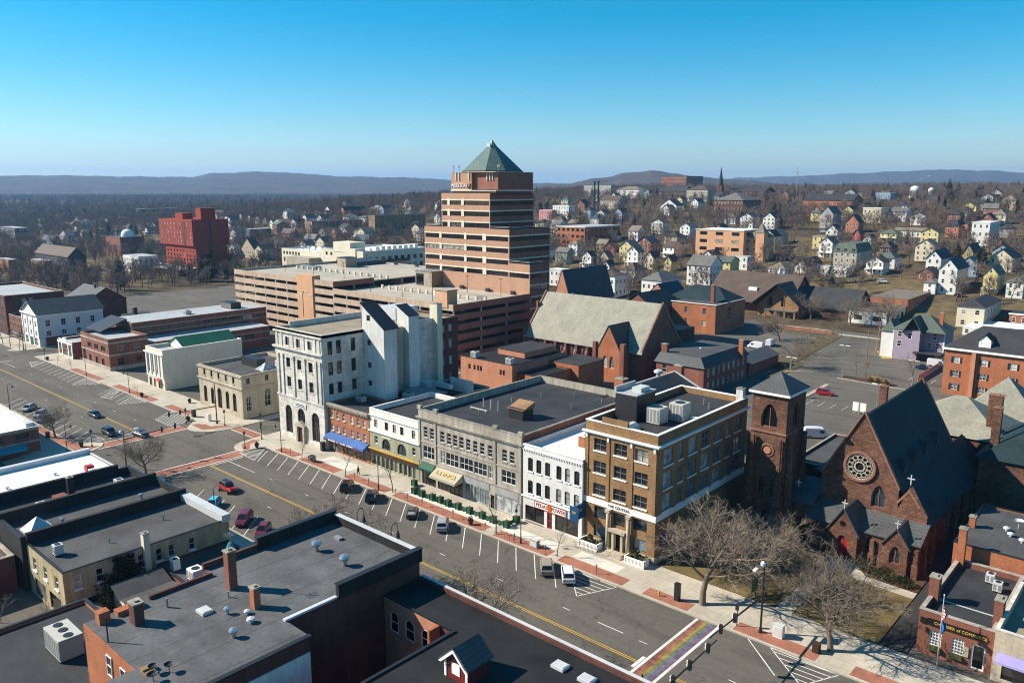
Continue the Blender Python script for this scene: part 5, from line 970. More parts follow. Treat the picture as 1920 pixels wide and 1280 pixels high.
deck_face(G,(-303,167.6),(-257,167.6),tl,6,'garage_wall');deck_face(G,(-247,167.6),(-235,167.6),tl,1,'garage_wall');deck_face(G,(-235,167.6),(-173.6,167.6),tr_,8,'garage_wall')
deck_face(G,(-173.6,167.6),(-173.6,204),tr_,3,'brick_tower_shade',col='concrete');deck_face(G,(-303,236),(-303,167.6),tl,6,'garage_wall');deck_face(G,(-235.2,167.8),(-235.2,186),[22.4],2,'brick_tower_shade',col='concrete')
ps = part('stair_pylon',MB().box(-257,-247,167.0,170.5,0,23.6),'garage_accent',G)
a = MB();pts = arc_pts(-253.6,-250.6,16.4,1.5,'round',10)
for (u,z),(v,w) in zip(pts,pts[1:]):a.tube((u,166.95,z),(v,166.95,w),.16,.16,6)
a.tube((-253.6,166.95,8),(-253.6,166.95,16.4),.16,.16,6).tube((-257,166.96,16.4),(-253.6,166.96,16.4),.12,.12,5).tube((-250.6,166.96,16.4),(-247,166.96,16.4),.12,.12,5);part('arch_moulding',a,'cream',ps)
dk = MB()
for i,z in enumerate(tl[:-1]):dk.box(-302.8,-235.3,167.8,236,z-2.6 if False else z-1.35,z-1.0)
for i,z in enumerate(tr_[:-1]):dk.box(-235.1,-173.8,167.8,204 if True else 0,z-1.35,z-1.0)
part('deck',dk,'concrete_deck',G);part('rear_deck',MB().box(-235.1,-226.5,204,236,18.65,19.0).box(-235.1,-173.8,203.9,204,0,18.6),'concrete_deck',G)
part('core_wall',MB().box(-296,-180,178,179,0,18.2).box(-296,-236,200,201,0,20.8),'concrete',G)
st = part('stair_house',MB().box(-226,-217,198.5,204,18.9,24.6),'concrete',G);part('stair_glass',MB().box(-225.5,-221.5,198.4,198.49,19.6,23.8),'glass_dark',st);part('shade_panel',MB().box(-216.99,-216.8,198.6,203.9,18.95,24.5),'wood_tan',st);part('stair_roof',MB().box(-226.2,-216.8,198.3,204.2,24.6,24.85),'metal_grey',st)
st = part('lift_house',MB().box(-288,-282,208,214,21.4,25.4),'concrete',G);part('lift_roof',MB().box(-288.2,-281.8,207.8,214.2,25.4,25.6),'metal_dark',st);part('ramp_house',MB().box(-300,-284,216,232,21.4,23.2),'metal_dark',G)
for i in range(16):part('parapet_post',MB().box(-296+i*4.0,-295.2+i*4.0,192.4+.0*i,193.2,21.4,22.6),'cream',G)
for i in range(14):part('parapet_post',MB().box(-229+i*4.0,-228.2+i*4.0,184.4,185.0,19,20.4),'cream',G)
part('ramp_wall',MB().box(-183,-178,186.5,187,19,20.4).box(-296,-284,194,197,21.4,22.7),'metal_grey',G);part('small_stair_house',MB().box(-181.5,-176,167.2,171.5,18.9,24.0),'garage_accent',G);window(G,(-181.5,167.2),(-176,167.2),(.8,3.2,21.4,23.2),dep=.1,nx=2);part('stair_house_roof',MB().box(-181.7,-175.8,167.0,171.7,24,24.3),'concrete',G)
for i,(x,y,z) in enumerate([(-288,182,21.4),(-268,182,21.4),(-248,182,21.4),(-270,210,21.4),(-222,174,19),(-205,174,19),(-190,174,19),(-214,196,19),(-196,196,19),(-180,196,19)]):
    l = thing('roof_light_pole',['light pole on the garage roof','light pole on the garage roof'][0],'light pole',(x,y,z),group='light poles on the garage roof');part('pole',MB().tube((x,y,z),(x,y,z+6),.09,.07,6),'metal_dark',l);part('lamp_head',MB().box(x-.6,x+.6,y-.15,y+.15,z+6,z+6.2),'metal_dark',l)
for x,y in ((-219,201.5),(-206,203.2),(-193,203.2),(-181,203.2),(-276,231),(-262,231),(-248,231)):part('lamp_base',MB().box(x-.8,x+.8,y-.4,y+.4,19 if y < 210 else 21.4,20.3 if y < 210 else 22.7),'metal_dark',G)
# ---------------------------------------------------------------- stepped office tower
T = thing('office_tower','stepped brick office tower with green pyramid roof and ribbon windows','office tower',(-200,220,0))
def ribbon(t,A,B,zs,ops,wm,trim,gz,top):
    """brick wall with ribbon windows; ops = list of (u0, u1) slots, zs = list of window (z0, z1)"""
    A = Vector(A);B = Vector(B);L = (B-A).length;d = (B-A)/L;n = Vector((d.y,-d.x));m = MB();o = [(a,b,z0,z1) for z0,z1 in zs for a,b in ops]
    wall(m,A,B,gz,top,o,.25);part('wall',m,wm,t);windows(t,A,B,o,frame='metal_dark',glass='glass_dark',nx=max(2,int((ops[0][1]-ops[0][0])/1.6)),ny=1,dep=.25)
    M4 = Matrix.Translation((A.x,A.y,0)) @ Matrix.Rotation(atan2(d.y,d.x),4,'Z');tb = MB()
    for z0,z1 in zs:
        tb.box(0,L,-.10,-.002,z1+.02,z1+.45)
        part('trim_band',tb.xf(M4),trim,t);tb = MB()
        for (a,b),(c,e) in zip(ops,ops[1:]):part('white_pier',MB().box(b+.02,c-.02,-.12,-.002,z0-.1,z1+.75).xf(M4),trim,t)
BK,SHD,TW = 'brick_tower','brick_tower_shade','cream'
z1s = [(49.1,50.7),(45.2,46.9),(41.2,42.9)];ribbon(T,(-218,205),(-193.4,205),z1s,[(.4,3.2),(4.5,10.4),(11.8,24.2)],BK,TW,40,53.3);ribbon(T,(-193.4,205),(-193.4,228.6),z1s,[(.4,23.2)],SHD,TW,40,53.3)
z2s = [(37.0,38.6),(33.0,34.6),(29.0,30.6),(25.0,26.6)];ribbon(T,(-226.5,204),(-183.4,204),z2s,[(.5,8.2),(9.4,21.2),(22.4,30.4),(32.2,42.6)],BK,TW,0,41.1);ribbon(T,(-183.4,204),(-183.4,226),z2s,[(.5,21.5)],SHD,TW,0,41.1)
z3s = [(25.0,26.6),(20.9,22.5),(16.9,18.5),(12.9,14.5)];ribbon(T,(-183.3,203.4),(-173.6,203.4),[z3s[0]],[(.5,9.4)],BK,TW,0,29.8);ribbon(T,(-173.6,203.4),(-173.6,213.6),z3s,[(.5,9.8)],SHD,TW,0,29.8)
part('setback_roof',MB().sheet(rect(-218,-193.4,205,228.6),52.9).sheet(rect(-226.5,-183.4,204,226),40.6).sheet(rect(-183.4,-173.6,203.4,213.6),29.2),'roof_mid',T)
part('rear_wall',MB().box(-218,-193.6,228.4,228.6,40,53.2).box(-226.5,-183.5,225.8,226,0,41).box(-226.5,-226.3,204.1,226,0,41).box(-218,-217.8,205.1,228.5,40,53.2).box(-183.4,-173.7,213.4,213.6,0,29.7),SHD,T)
rg = MB()
for a,b,z in (((-193.2,204.3),(-183.7,204.3),41.1),((-183.7,204.3),(-183.7,225),41.1),((-183.0,203.7),(-173.9,203.7),29.8),((-173.9,203.7),(-173.9,213.2),29.8),((-226,204.3),(-218,204.3),41.1)):rg.tube((*a,z+.9),(*b,z+.9),.05,.05,4).tube((*a,z+.5),(*b,z+.5),.04,.04,4)
part('railing',rg,'metal_light',T)
PH = part('penthouse_wall',MB().box(-213.6,-203.4,206.0,226,54.6,60.6),BK,T);part('penthouse_side',MB().box(-203.398,-203.2,206.0,226,54.6,60.6).box(-203.2,-191.5,207.2,226,54.6,60.6),SHD,T);part('penthouse_base',MB().box(-213.2,-191.8,206.5,225.8,52.9,54.0),'glass_dark',T);part('trim_band',MB().box(-213.8,-203.2,205.85,205.997,54.2,54.7).box(-213.7,-191.4,205.9,226.1,54.0,54.25).box(-213.75,-191.4,205.8,226.2,60.6,60.75),TW,T)
# octagonal-footed pyramid: four pitches with chamfered corners, little cap on top
ox0,ox1,oy0,oy1,c = -213.0,-191.8,206.4,225.4,5.0;oc = [(ox0+c,oy0),(ox1-c,oy0),(ox1,oy0+c),(ox1,oy1-c),(ox1-c,oy1),(ox0+c,oy1),(ox0,oy1-c),(ox0,oy0+c)];ax,ay = (ox0+ox1)/2,(oy0+oy1)/2;k = .16
up = [(ax+(x-ax)*k,ay+(y-ay)*k) for x,y in oc];pr = MB().add([(x,y,61.2) for x,y in oc]+[(x,y,69.9) for x,y in up],[(i,(i+1) % 8,8+(i+1) % 8,8+i) for i in range(8)])
M('copper_roof',(.075,.14,.12),rough=.42,var=.18,streak=.3,spec=.45,brick=(.068,.128,.11),mortar=(.12,.2,.17),bw=.7,bh=60,ms=.06);R = part('pyramid_roof',pr,'copper_roof',T)
part('roof_cap',MB().add([(x,y,69.9) for x,y in up]+[(ax,ay,72.4)],[(i,(i+1) % 8,8) for i in range(8)]),'copper_green',R);part('roof_kerb',MB().prism([(ax+(x-ax)*1.02,ay+(y-ay)*1.02) for x,y in oc],60.75,61.2),'metal_dark',R);part('cap_window',MB().box(ax-.9,ax+.9,ay-2.1,ay-1.6,69.6,71.0),'metal_light',R)
for i,(x,y) in enumerate(((-211,205.9),(-204.5,205.9),(-203.05,208),(-203.05,209.2),(-196.6,207.05),(-195.2,207.05),(-193.9,207.05),(-209.5,205.9))):part('antenna',MB().box(x-.18,x+.18,y-.2,y,57.8,60.8),'metal_light',T)
for x,y in ((-213,206.6),(-191.9,207.6),(-192.3,208.6),(-212.6,209)):part('antenna_mast',MB().tube((x,y,60.7),(x,y,63.4),.08,.08,5).box(x-.3,x+.3,y-.1,y+.1,62.3,63.2),'metal_grey',T)
text('MIDDLEOAK',1.9,'white_trim',T,(-209.3,205.82,55.9),FR,ext=.08,sx=.78);part('logo_leaf',MB().add([(-204.4+x*.62,205.8,55.7+z*.62) for x,z in ((-1.2,-1.6),(-.2,-1.3),(.9,-1.7),(.7,-.6),(1.3,.5),(.9,1.7),(.2,2.2),(.4,.8),(-.3,-.2),(-1,.6),(-.9,-.6))],[tuple(range(11))]),'wood_dark',T)
# ---------------------------------------------------------------- pale loft block behind the garage
B = flat_building('loft_building','pale cream loft block with tall stair blocks behind the garage',-351,-315,243,284,24.4,'cream','roof_white',parapet=.8,cap='white_trim',sets=[('r',grid(2,40,9,2.2,((19.2,21.4),(15.2,17.4))),dict(frame='metal_dark',glass='glass_dark',nx=2)),('f',[(5,6.6,21.4,23),(9,10.6,21.4,23),(20,21.2,18.6,20.6),(27,28,20.6,22)],dict(frame='metal_dark',glass='glass_dark'))])
part('stair_block',MB().box(-339,-325,242.8,252,23.5,28.4),'cream',B);part('stair_block',MB().box(-329,-320.6,242.6,247,16,25.6),'cream',B)
for i in range(8):part('roof_unit',MB().box(-322,-317.5,253+i*3.7,255.4+i*3.7,23.6,26.2),'white_trim',B)
b_ = part('balcony',MB().box(-314.99,-313.4,256,272,18.6,18.9),'metal_dark',B);part('balcony_rail',MB().box(-313.5,-313.4,256,272,18.9,19.9),'metal_dark',b_)
B = flat_building('loft_building','low cream wing with metal vents at the left of loft block',-387,-351.2,243,262,22.7,'cream','roof_white',parapet=.7,cap='white_trim',sets=[('f',grid(1,18,6,1.7,((19.6,21.4),(15.8,17.8))),dict(frame='cream_grey',glass='glass_dark',nx=2))])
for i in range(5):vent(B,-380+i*6,252,22,'turbine',2)
part('low_roof',MB().box(-372,-350.9,236,242.9,12,19.6),'concrete',B)
# ---------------------------------------------------------------- red brick slab tower, far left
T = thing('apartment_tower','red brick apartment tower with overhanging upper floors at left','tower block',(-513,256,0));M('brick_bright',(.30,.05,.028),var=.12,streak=.1)
lo_ = grid(1,41,9,1.6,[(3+2.75*i,4.5+2.75*i) for i in range(5)]);hi_ = grid(1,45,10,1.6,[(20.6+2.8*i,22.1+2.8*i) for i in range(5)])
m = MB();wall(m,(-534,246.5),(-492,246.5),0,18.6,lo_);wall(m,(-492,246.5),(-492,268),0,18.6);wall(m,(-534,268),(-534,246.5),0,18.6);part('lower_wall',m,'brick_bright',T);m = MB();wall(m,(-538,245),(-492,245),18.6,35.4,hi_);wall(m,(-492,245),(-492,270),18.6,35.4);wall(m,(-538,270),(-538,245),18.6,35.4);m.sheet(rect(-538,-492,245,270),18.6).sheet(rect(-538,-492,245,270),35.2);part('upper_wall',m,'brick_bright',T)
for o in lo_:window(T,(-534,246.5),(-492,246.5),o,frame='metal_dark',glass='glass_dark',ny=1)
for o in hi_:window(T,(-538,245),(-492,245),o,frame='metal_dark',glass='glass_pale',ny=1)
part('dark_slot',MB().box(-505.5,-502,244.9,244.98,19,34).box(-492+.003,-491.9,256,258,0,35.3),'brick_dark',T);part('roof_block',MB().box(-522,-512,249,256,35.2,39),'brick_bright',T);part('roof_block',MB().box(-500,-493,252,262,35.2,42.5),'brick_bright',T);part('podium',MB().box(-560,-488,232,245.9,0,4.4),'brick_dark',T);part('podium_roof',MB().box(-561,-487,231,246,4.4,4.9),'roof_pale',T)
# ---------------------------------------------------------------- orange brick yard building, red church, brick school blocks behind the main front
OB = dict(frame='metal_dark',glass='glass_dark')
B = flat_building('brick_building','salmon brick blank-walled building behind the small car park',-155.5,-136.2,152.6,176,9.1,'brick_salmon','roof_black',parapet=.25,cap='metal_dark',sets=[('f',[(3.0,3.9,5.9,7.3),(5.0,5.8,5.9,7.3),(6.4,7.2,5.9,7.3),(7.5,8.3,5.9,7.3),(14.8,15.6,6.0,7.4),(15.9,16.7,6.0,7.4)],OB)])
ac('white rooftop unit at left end of salmon brick building',-151.6,154.4,8.9,2.0,1.6,1.7,1,'metal_light');ac('white rooftop unit at right end of salmon brick building',-138.4,154.2,8.9,2.0,1.6,1.7,1,'metal_light');part('upper_storey',MB().box(-150,-140,162,176,9,10.6),'brick_salmon',B);part('upper_roof',MB().sheet(rect(-150.2,-139.8,161.8,176.2),10.65),'roof_dark',B)
B = flat_building('brick_building','small orange brick wing right of the salmon building',-136.1,-128.6,154.5,168,6.8,'brick_orange','roof_black',parapet=.2,cap='metal_dark',sets=[('f',[(.8,1.6,4,5.6),(3,3.8,4,5.6),(5.4,6.3,4,5.6),(.8,1.6,1,2.6),(3,3.8,1,2.6)],dict(frame='white_trim'))])
part('rear_block',MB().box(-136,-126,168.1,180,0,8),'brick_orange',B);part('rear_roof',MB().sheet(rect(-136.2,-125.8,168,180.2),8.05),'roof_dark',B)
C = thing('church','red brick church with big pale slate roof left of centre','church',(-142,200,0));m = MB();bo = [(2.4+i*4.1,4.4+i*4.1,3.6,7.6,'point') for i in range(7)]
wall(m,(-164.7,191),(-120.6,191),0,9,bo,.35);wall(m,(-120.6,191),(-120.6,212),0,9);wall(m,(-120.6,212),(-164.7,212),0,9);wall(m,(-164.7,212),(-164.7,191),0,9);gable_end(m,-164.7,-120.6,191,212,9,21.6,'x');part('wall',m,'brick_red',C);windows(C,(-164.7,191),(-120.6,191),bo,frame='cream',glass='glass_pale',t=.14,ny=1,nx=2,dep=.35);part('roof',gable_roof(MB(),-164.4,-120.9,191,212,9,21.6,'x',ov=.7,th=.25),'slate_pale',C)
for x in (-164.9,-120.8):
    for ye in (190.6,212.4):part('gable_coping',slab8(MB(),[(x,ye,8.9),(x+.5,ye,8.9),(x+.5,201.5,22.1),(x,201.5,22.1)],.25),'brownstone_trim',C)
for i in range(8):x = -164.2+i*4.1;part('buttress',MB().box(x-.45,x+.45,189.7,190.997,0,6.2).box(x-.35,x+.35,190.2,190.997,6.2,8.4),'brick_red',C)
g = MB();to = [(2.0,3.6,3.8,7.4,'point'),(4.4,6.0,3.8,7.4,'point')];wall(g,(-133.2,186.6),(-125.2,186.6),0,9,to,.35);g.add([(-133.2,186.6,9),(-125.2,186.6,9),(-129.2,186.6,16.2)],[(0,1,2)]);wall(g,(-125.2,186.6),(-125.2,196),0,9);wall(g,(-133.2,196),(-133.2,186.6),0,9);tp = part('transept',g,'brick_orange',C);windows(tp,(-133.2,186.6),(-125.2,186.6),to,frame='cream',glass='glass_pale',t=.14,ny=1,dep=.35)
part('transept_roof',gable_roof(MB(),-133.2,-125.2,186.8,200.5,9,16.2,ov=.35),'slate_dark',C);part('pier',MB().box(-134.6,-133.4,186.2,187.4,0,11),'brick_red',C);part('pier',MB().box(-125.0,-123.6,186.2,187.6,0,11.4),'brick_red',C);part('pinnacle',MB().box(-165.4,-164.6,190.4,191.2,0,11.5),'brick_red',C);part('pinnacle',MB().box(-165.3,-164.5,197,197.8,15.5,19),'brick_red',C)
B = thing('hall_building','black shingled gable hall with tall orange chimney behind the main front','building',(-96,150,0));m = MB()
x0,x1,y0,y1,ze,zr = -100.5,-80.5,128,157.5,9.2,13.4;wall(m,(x0,y0),(x1,y0),0,ze);wall(m,(x1,y0),(x1,y1),0,ze);wall(m,(x1,y1),(x0,y1),0,ze);wall(m,(x0,y1),(x0,y0),0,ze);gable_end(m,x0,x1,y0,y1,ze,zr);part('wall',m,'brick_orange',B);part('roof',gable_roof(MB(),x0,x1,y0+.3,y1-.3,ze,zr,ov=.2),'tile_black',B)
part('gable_coping',slab8(slab8(MB(),[(x0-.2,y1-.3,ze+.1),(x0-.2,y1+.2,ze+.1),((x0+x1)/2,y1+.2,zr+.4),((x0+x1)/2,y1-.3,zr+.4)],.2),[(x1+.2,y1-.3,ze+.1),(x1+.2,y1+.2,ze+.1),((x0+x1)/2,y1+.2,zr+.4),((x0+x1)/2,y1-.3,zr+.4)],.2),'metal_light',B)
chimney(B,-89.0,133.4,9,16.6,2.2,2.0,'brick_orange');vent(B,-93.6,155.5,12.6,'mushroom',2.6);part('stepped_wall',MB().box(-107.5,-100.6,132,132.5,8,12.0).box(-100.6,-98.6,132,132.5,8,11.0),'brick_orange',B);chimney(B,-90,158.5,9,15,2.0,1.4,'brick_red')
B = thing('school_building','dark brick block with grey mansard roof beside the car park','building',(-106,206,0));m = MB();ro = [(2+i*3.0,3.2+i*3.0,4.4,6.8) for i in range(8)]+[(2+i*3.0,3.2+i*3.0,.9,3.0) for i in range(8)];fo = [(2,3.3,4.4,6.6),(6,7.3,4.4,6.6)]
wall(m,(-115.5,190.5),(-100.6,190.5),0,7.2,fo);wall(m,(-100.6,190.5),(-100.6,216.5),0,7.2,ro);wall(m,(-100.6,216.5),(-115.5,216.5),0,7.2);wall(m,(-115.5,216.5),(-115.5,190.5),0,7.2);part('wall',m,'brick_red',B);windows(B,(-115.5,190.5),(-100.6,190.5),fo);windows(B,(-100.6,190.5),(-100.6,216.5),ro,glass='glass_pale')
part('mansard_roof',MB().add([(-116,190,7.2),(-100.1,190,7.2),(-100.1,217,7.2),(-116,217,7.2),(-115,191.5,9.8),(-102.2,191.5,9.8),(-102.2,215.5,9.8),(-115,215.5,9.8)],[(0,1,5,4),(1,2,6,5),(2,3,7,6),(3,0,4,7)]),'slate_dark',B);part('roof',MB().sheet(rect(-115,-102.2,191.5,215.5),9.81),'roof_mid',B);chimney(B,-100.4,212,6,12,1.3,1.0,'brick_orange');chimney(B,-114,192.5,7,12,1.8,1.2,'brick_red');vent(B,-108,202,9.8,'mushroom',1);vent(B,-111,207,9.8,'pipe',1.5)
gable_house('annex_building','low grey-roofed annex with vans parked behind it',-110,-101,219,240,3.6,5.4,'brick_red','slate_grey','y',cat='building')
B = thing('school_building','red brick school with dark gabled wings and tall chimney','building',(-140,285,0));m = MB();fo = [(5.6,7,7.3,9.6),(13.5,15,7.3,9.6),(5.6,7,2.8,5),(13.5,15,2.8,5)];ro = [(3,4.4,7.3,9.6),(10,13,4.5,9.6),(3,4.4,2.8,5)]
wall(m,(-160.5,275),(-141.5,275),0,11.2,fo);wall(m,(-141.5,275),(-141.5,300),0,11.2,ro);wall(m,(-141.5,300),(-160.5,300),0,11.2);wall(m,(-160.5,300),(-160.5,275),0,11.2);part('wall',m,'brick_orange',B);windows(B,(-160.5,275),(-141.5,275),fo,ny=3);windows(B,(-141.5,275),(-141.5,300),ro,ny=3);part('roof',MB().sheet(rect(-160.7,-141.3,274.8,284),11.25),'roof_mid',B);part('hip_roof',hip_roof(MB(),-168,-141.5,284,300,11.25,16.4,ov=.4),'slate_blue',B);part('coping',MB().box(-160.8,-141.2,274.7,275,11.2,11.5).box(-141.5,-141.2,275,300,11.2,11.5),'white_trim',B);chimney(B,-146.5,282,11,18,1.4,1.2,'brick_red');part('left_wing_wall',gable_end(MB().box(-176,-161,262,282,0,9.4),-176,-161,262,282,9.4,14.6),'brick_red',B);part('left_wing_roof',gable_roof(MB(),-176,-161,262,282,9.4,14.8,ov=.4),'slate_blue',B);part('entrance_block',MB().box(-152,-143,252,262,0,4.6),'brick_dark',B);part('entrance_roof',MB().sheet([(-152.4,251.5),(-142.6,251.5),(-142.6,262),(-152.4,262)],4.65),'slate_grey',B);part('rear_gable',gable_end(MB().box(-178,-168,284,300,0,11),-178,-168,284,300,11,16),'brick_salmon',B);part('rear_gable_roof',gable_roof(MB(),-178,-168,284.3,300,11,16.2,ov=.4),'slate_dark',B)
C = thing('chapel','small steep gabled chapel with dark roof beyond the pale slate roof','chapel',(-208,285,0));part('wall',gable_end(MB().box(-215,-206,268,300,0,8),-215,-206,268,300,8,20.5),'brick_salmon',C);part('roof',gable_roof(MB(),-215,-206,268.4,300,8,20.7,ov=.5),'slate_dark',C);part('turret',MB().frustum(-204.5,268,0,9,1.6,1.6,8).frustum(-204.5,268,9,11.5,2.0,.1,8),'copper_green',C);window(C,(-215,268),(-206,268),(3.6,5.4,4,9,'point'),dep=.1)
# ---------------------------------------------------------------- houses and blocks beyond, each set down where its foot meets the hillside
def proj(x,y,z):
    d = Vector((x,y,z-CAMH));w = d.dot(_fw);return 960+FPX*d.dot(_rt)/w,640-FPX*d.dot(_up)/w
for n_,c_ in dict(h_white=(.70,.69,.65),h_cream=(.62,.55,.40),h_yellow=(.62,.52,.22),h_grey=(.36,.36,.34),h_green=(.30,.34,.27),h_blue=(.24,.33,.40),h_red=(.33,.055,.05),h_tan=(.42,.34,.24),h_ochre=(.36,.27,.12),h_brown=(.16,.095,.06),h_pink=(.55,.25,.24),h_stone=(.40,.37,.30),h_dark=(.06,.065,.075),h_purple=(.16,.11,.15)).items():M(n_,c_,var=.08,streak=.08)
for n_,c_ in dict(r_grey=(.145,.14,.13),r_dark=(.045,.045,.048),r_brown=(.10,.07,.055),r_green=(.10,.125,.10),r_blue=(.04,.06,.085),r_tan=(.2,.17,.13),r_pale=(.33,.33,.31)).items():M(n_,c_,var=.2,rough=.75)
_HW = {}
def house_window(t,loc,rz,w,h,frame,glass):
    k = (round(w,1),round(h,1),frame,glass)
    if k not in _HW:
        a,b = k[0]/2,k[1];me = MB().box(-a-.1,a+.1,-.05,.02,-.12,0).box(-a-.1,a+.1,-.05,.02,b,b+.12).box(-a-.1,-a,-.05,.02,0,b).box(a,a+.1,-.05,.02,0,b).box(-a,a,-.04,.02,b*.48,b*.54).mesh('window');me.materials.append(MAT[frame]);g = MB().quad((-a,-.02,0),(a,-.02,0),(a,-.02,b),(-a,-.02,b)).mesh('pane');g.materials.append(MAT[glass]);_HW[k] = (me,g)
    o = link('window',_HW[k][0]);o.location = loc;o.rotation_euler = (0,0,rz);under(o,t);g = link('pane',_HW[k][1]);g.parent = o
def house(label,px,py,wpx,hpx,spx,roof,rpx,wm,rm,name='house',cat='house',floors=None,ww=1.0,sp=2.8,frame='white_trim',glass='glass_dark',extra=None,dist=None,trim=None,chim=0):
    """px, py: foot of the corner between the sunlit front (facing the street) and the shaded side; wpx / spx: how wide those two show; hpx: eaves height, rpx: extra height to the ridge"""
    p = hit(px,py) if dist is None else ray(px,py)*dist+Vector((0,0,CAMH))
    if dist is not None:p.z = min(p.z,terrain(p.x,p.y)+1) if dist < 900 else p.z
    q0 = proj(p.x,p.y,p.z);kx = abs(proj(p.x-1,p.y,p.z)[0]-q0[0]);ky = abs(proj(p.x,p.y+1,p.z)[0]-q0[0]);kz = abs(proj(p.x,p.y,p.z+1)[1]-q0[1])
    w = max(4,min(90,wpx/kx));d = max(5,min(60,spx/max(ky,.05)));h = hpx/kz;rh = rpx/kz;x1,y0 = p.x,p.y;x0,y1 = x1-w,y0+d;z0 = min(terrain(x,y) for x in (x0,x1) for y in (y0,y1))-1.5;ze = p.z+h;zr = ze+rh
    t = thing(name,label,cat,((x0+x1)/2,(y0+y1)/2,p.z));m = MB().box(x0,x1,y0,y1,z0,ze)
    if roof in 'xy' and rh > .2:gable_end(m,x0,x1,y0,y1,ze,zr-.1,roof)
    part('wall',m,wm,t)
    if roof in 'xy':part('roof',gable_roof(MB(),x0,x1,y0,y1,ze,zr,roof,ov=.45),rm,t)
    elif roof == 'h':part('roof',hip_roof(MB(),x0,x1,y0,y1,ze,zr,ov=.5),rm,t)
    elif roof == 'm':
        i = min(1.6,w*.2);part('roof',MB().add([(x0-.3,y0-.3,ze),(x1+.3,y0-.3,ze),(x1+.3,y1+.3,ze),(x0-.3,y1+.3,ze),(x0+i,y0+i,zr),(x1-i,y0+i,zr),(x1-i,y1-i,zr),(x0+i,y1-i,zr)],[(0,1,5,4),(1,2,6,5),(2,3,7,6),(3,0,4,7),(4,5,6,7)]),rm,t)
        for k in range(max(2,int(w/4))):xx = x0+w*(k+.5)/max(2,int(w/4));part('dormer',MB().box(xx-.6,xx+.6,y0-.1,y0+1.6,ze+.3,ze+1.9),'r_dark',t)
    else:
        part('roof',MB().sheet(rect(x0-.1,x1+.1,y0-.1,y1+.1),ze+.04),rm,t)
        if trim:part('roof_edge',MB().box(x0-.25,x1+.25,y0-.25,y0-.003,ze-.4,ze+.15).box(x1+.003,x1+.25,y0,y1,ze-.4,ze+.15),trim,t)
    nf = floors or max(1,round(h/3.1));fh = h/nf
    for f in range(nf):
        zc = p.z+fh*f+fh*.32;hh = min(1.7,fh*.5)
        for k in range(min(12,max(1,int(w/sp)))):house_window(t,(x0+w*(k+.5)/min(12,max(1,int(w/sp))),y0,zc),0,ww,hh,frame,glass)
        for k in range(min(8,max(1,int(d/(sp*1.15))))):house_window(t,(x1,y0+d*(k+.5)/min(8,max(1,int(d/(sp*1.15)))),zc),pi/2,ww,hh,frame,glass)
    if roof == 'y' and rh > 1.5:house_window(t,((x0+x1)/2,y0,ze+rh*.2),0,.8,min(1.2,rh*.45),frame,glass)
    for k in range(chim):chimney(t,x0+w*(.3+.4*k),y0+d*.5,ze,zr+1.3,.8,.8,'brick_red')
    if extra == 'porch':pr = part('porch',MB().box(x0-.2,x1+.2,y0-2.4,y0-.003,p.z+2.6,p.z+2.85).box(x0,x0+.2,y0-2.3,y0-2.1,z0,p.z+2.6).box(x1-.2,x1,y0-2.3,y0-2.1,z0,p.z+2.6).box((x0+x1)/2-.1,(x0+x1)/2+.1,y0-2.3,y0-2.1,z0,p.z+2.6),'white_trim',t)
    return t,(x0,x1,y0,y1,p.z,ze,zr)
FOOT = []                                                # footprints, so that the wood leaves them free
def hs(*a,**k):
    t,f = house(*a,**k);FOOT.append((f[0]-2,f[1]+2,f[2]-2,f[3]+2));return t,f
# slope right of the tower, from near to far
hs('white house with low hipped roof and tall white pilasters facing street',1239,572,38,44,38,'h',15,'h_white','r_grey',frame='white_trim',ww=1.2,floors=2)
hs('white italianate house with shaded blue side near pale church roof',1152,560,42,40,30,'h',8,'h_white','r_brown',extra='porch',floors=2)
hs('flat-topped white house partly hidden beside the office tower',1056,540,26,32,14,'f',0,'h_white','roof_white',trim='white_trim',floors=2)
hs('tall white house with red chimney and dark gabled roof',1330,538,44,38,24,'x',17,'h_white','r_grey',chim=1,floors=3)
hs('white gabled house rising behind the red-chimneyed white house',1338,500,26,16,18,'y',12,'h_white','r_dark',floors=2)
hs('small white gabled house with dark roof above the hipped white houses',1142,516,15,16,12,'y',9,'h_white','r_dark',extra='porch',floors=2)
hs('pale green-grey clapboard house left on the slope',1063,496,22,22,14,'x',8,'h_green','r_grey',floors=2)
hs('narrow white house with gable and porch on the slope',1108,504,17,22,10,'y',9,'h_white','r_brown',extra='porch',floors=2)
hs('white three storey house standing behind the grey-green one',1082,480,16,22,8,'h',5,'h_white','r_tan',floors=3)
hs('brown and white gabled cottage among bare trees',1140,500,18,16,10,'y',12,'h_tan','r_grey',floors=2)
hs('white house with two tier porch among bare trunks',1195,502,20,28,12,'y',10,'h_white','r_tan',extra='porch',floors=3)
hs('cream gabled house right of the tiered porch house',1224,506,16,22,14,'y',11,'h_cream','r_brown',floors=2)
hs('yellow gabled house at the foot of the wooded slope',1258,512,14,20,13,'y',10,'h_yellow','r_brown',floors=2)
hs('red gabled shed-like house behind the white cottages',1152,474,22,8,12,'y',8,'h_red','r_brown',floors=1)
hs('olive clapboard house with pale roof below the brick hospital',1136,472,18,14,10,'x',8,'h_ochre','r_tan',floors=2)
hs('white cottage gable beneath the dark hospital wall',1156,450,9,9,9,'y',6,'h_white','r_dark',floors=1)
hs('red brick block with flat roof and dark long side on slope',1096,462,54,36,70,'f',0,'brick_orange','roof_pale',name='brick_building',cat='building',frame='metal_dark',ww=2.2,sp=4,floors=3,trim='white_trim')
hs('white wall and blue-white house below the orange school',1400,508,34,24,12,'f',0,'h_white','roof_pale',floors=2)
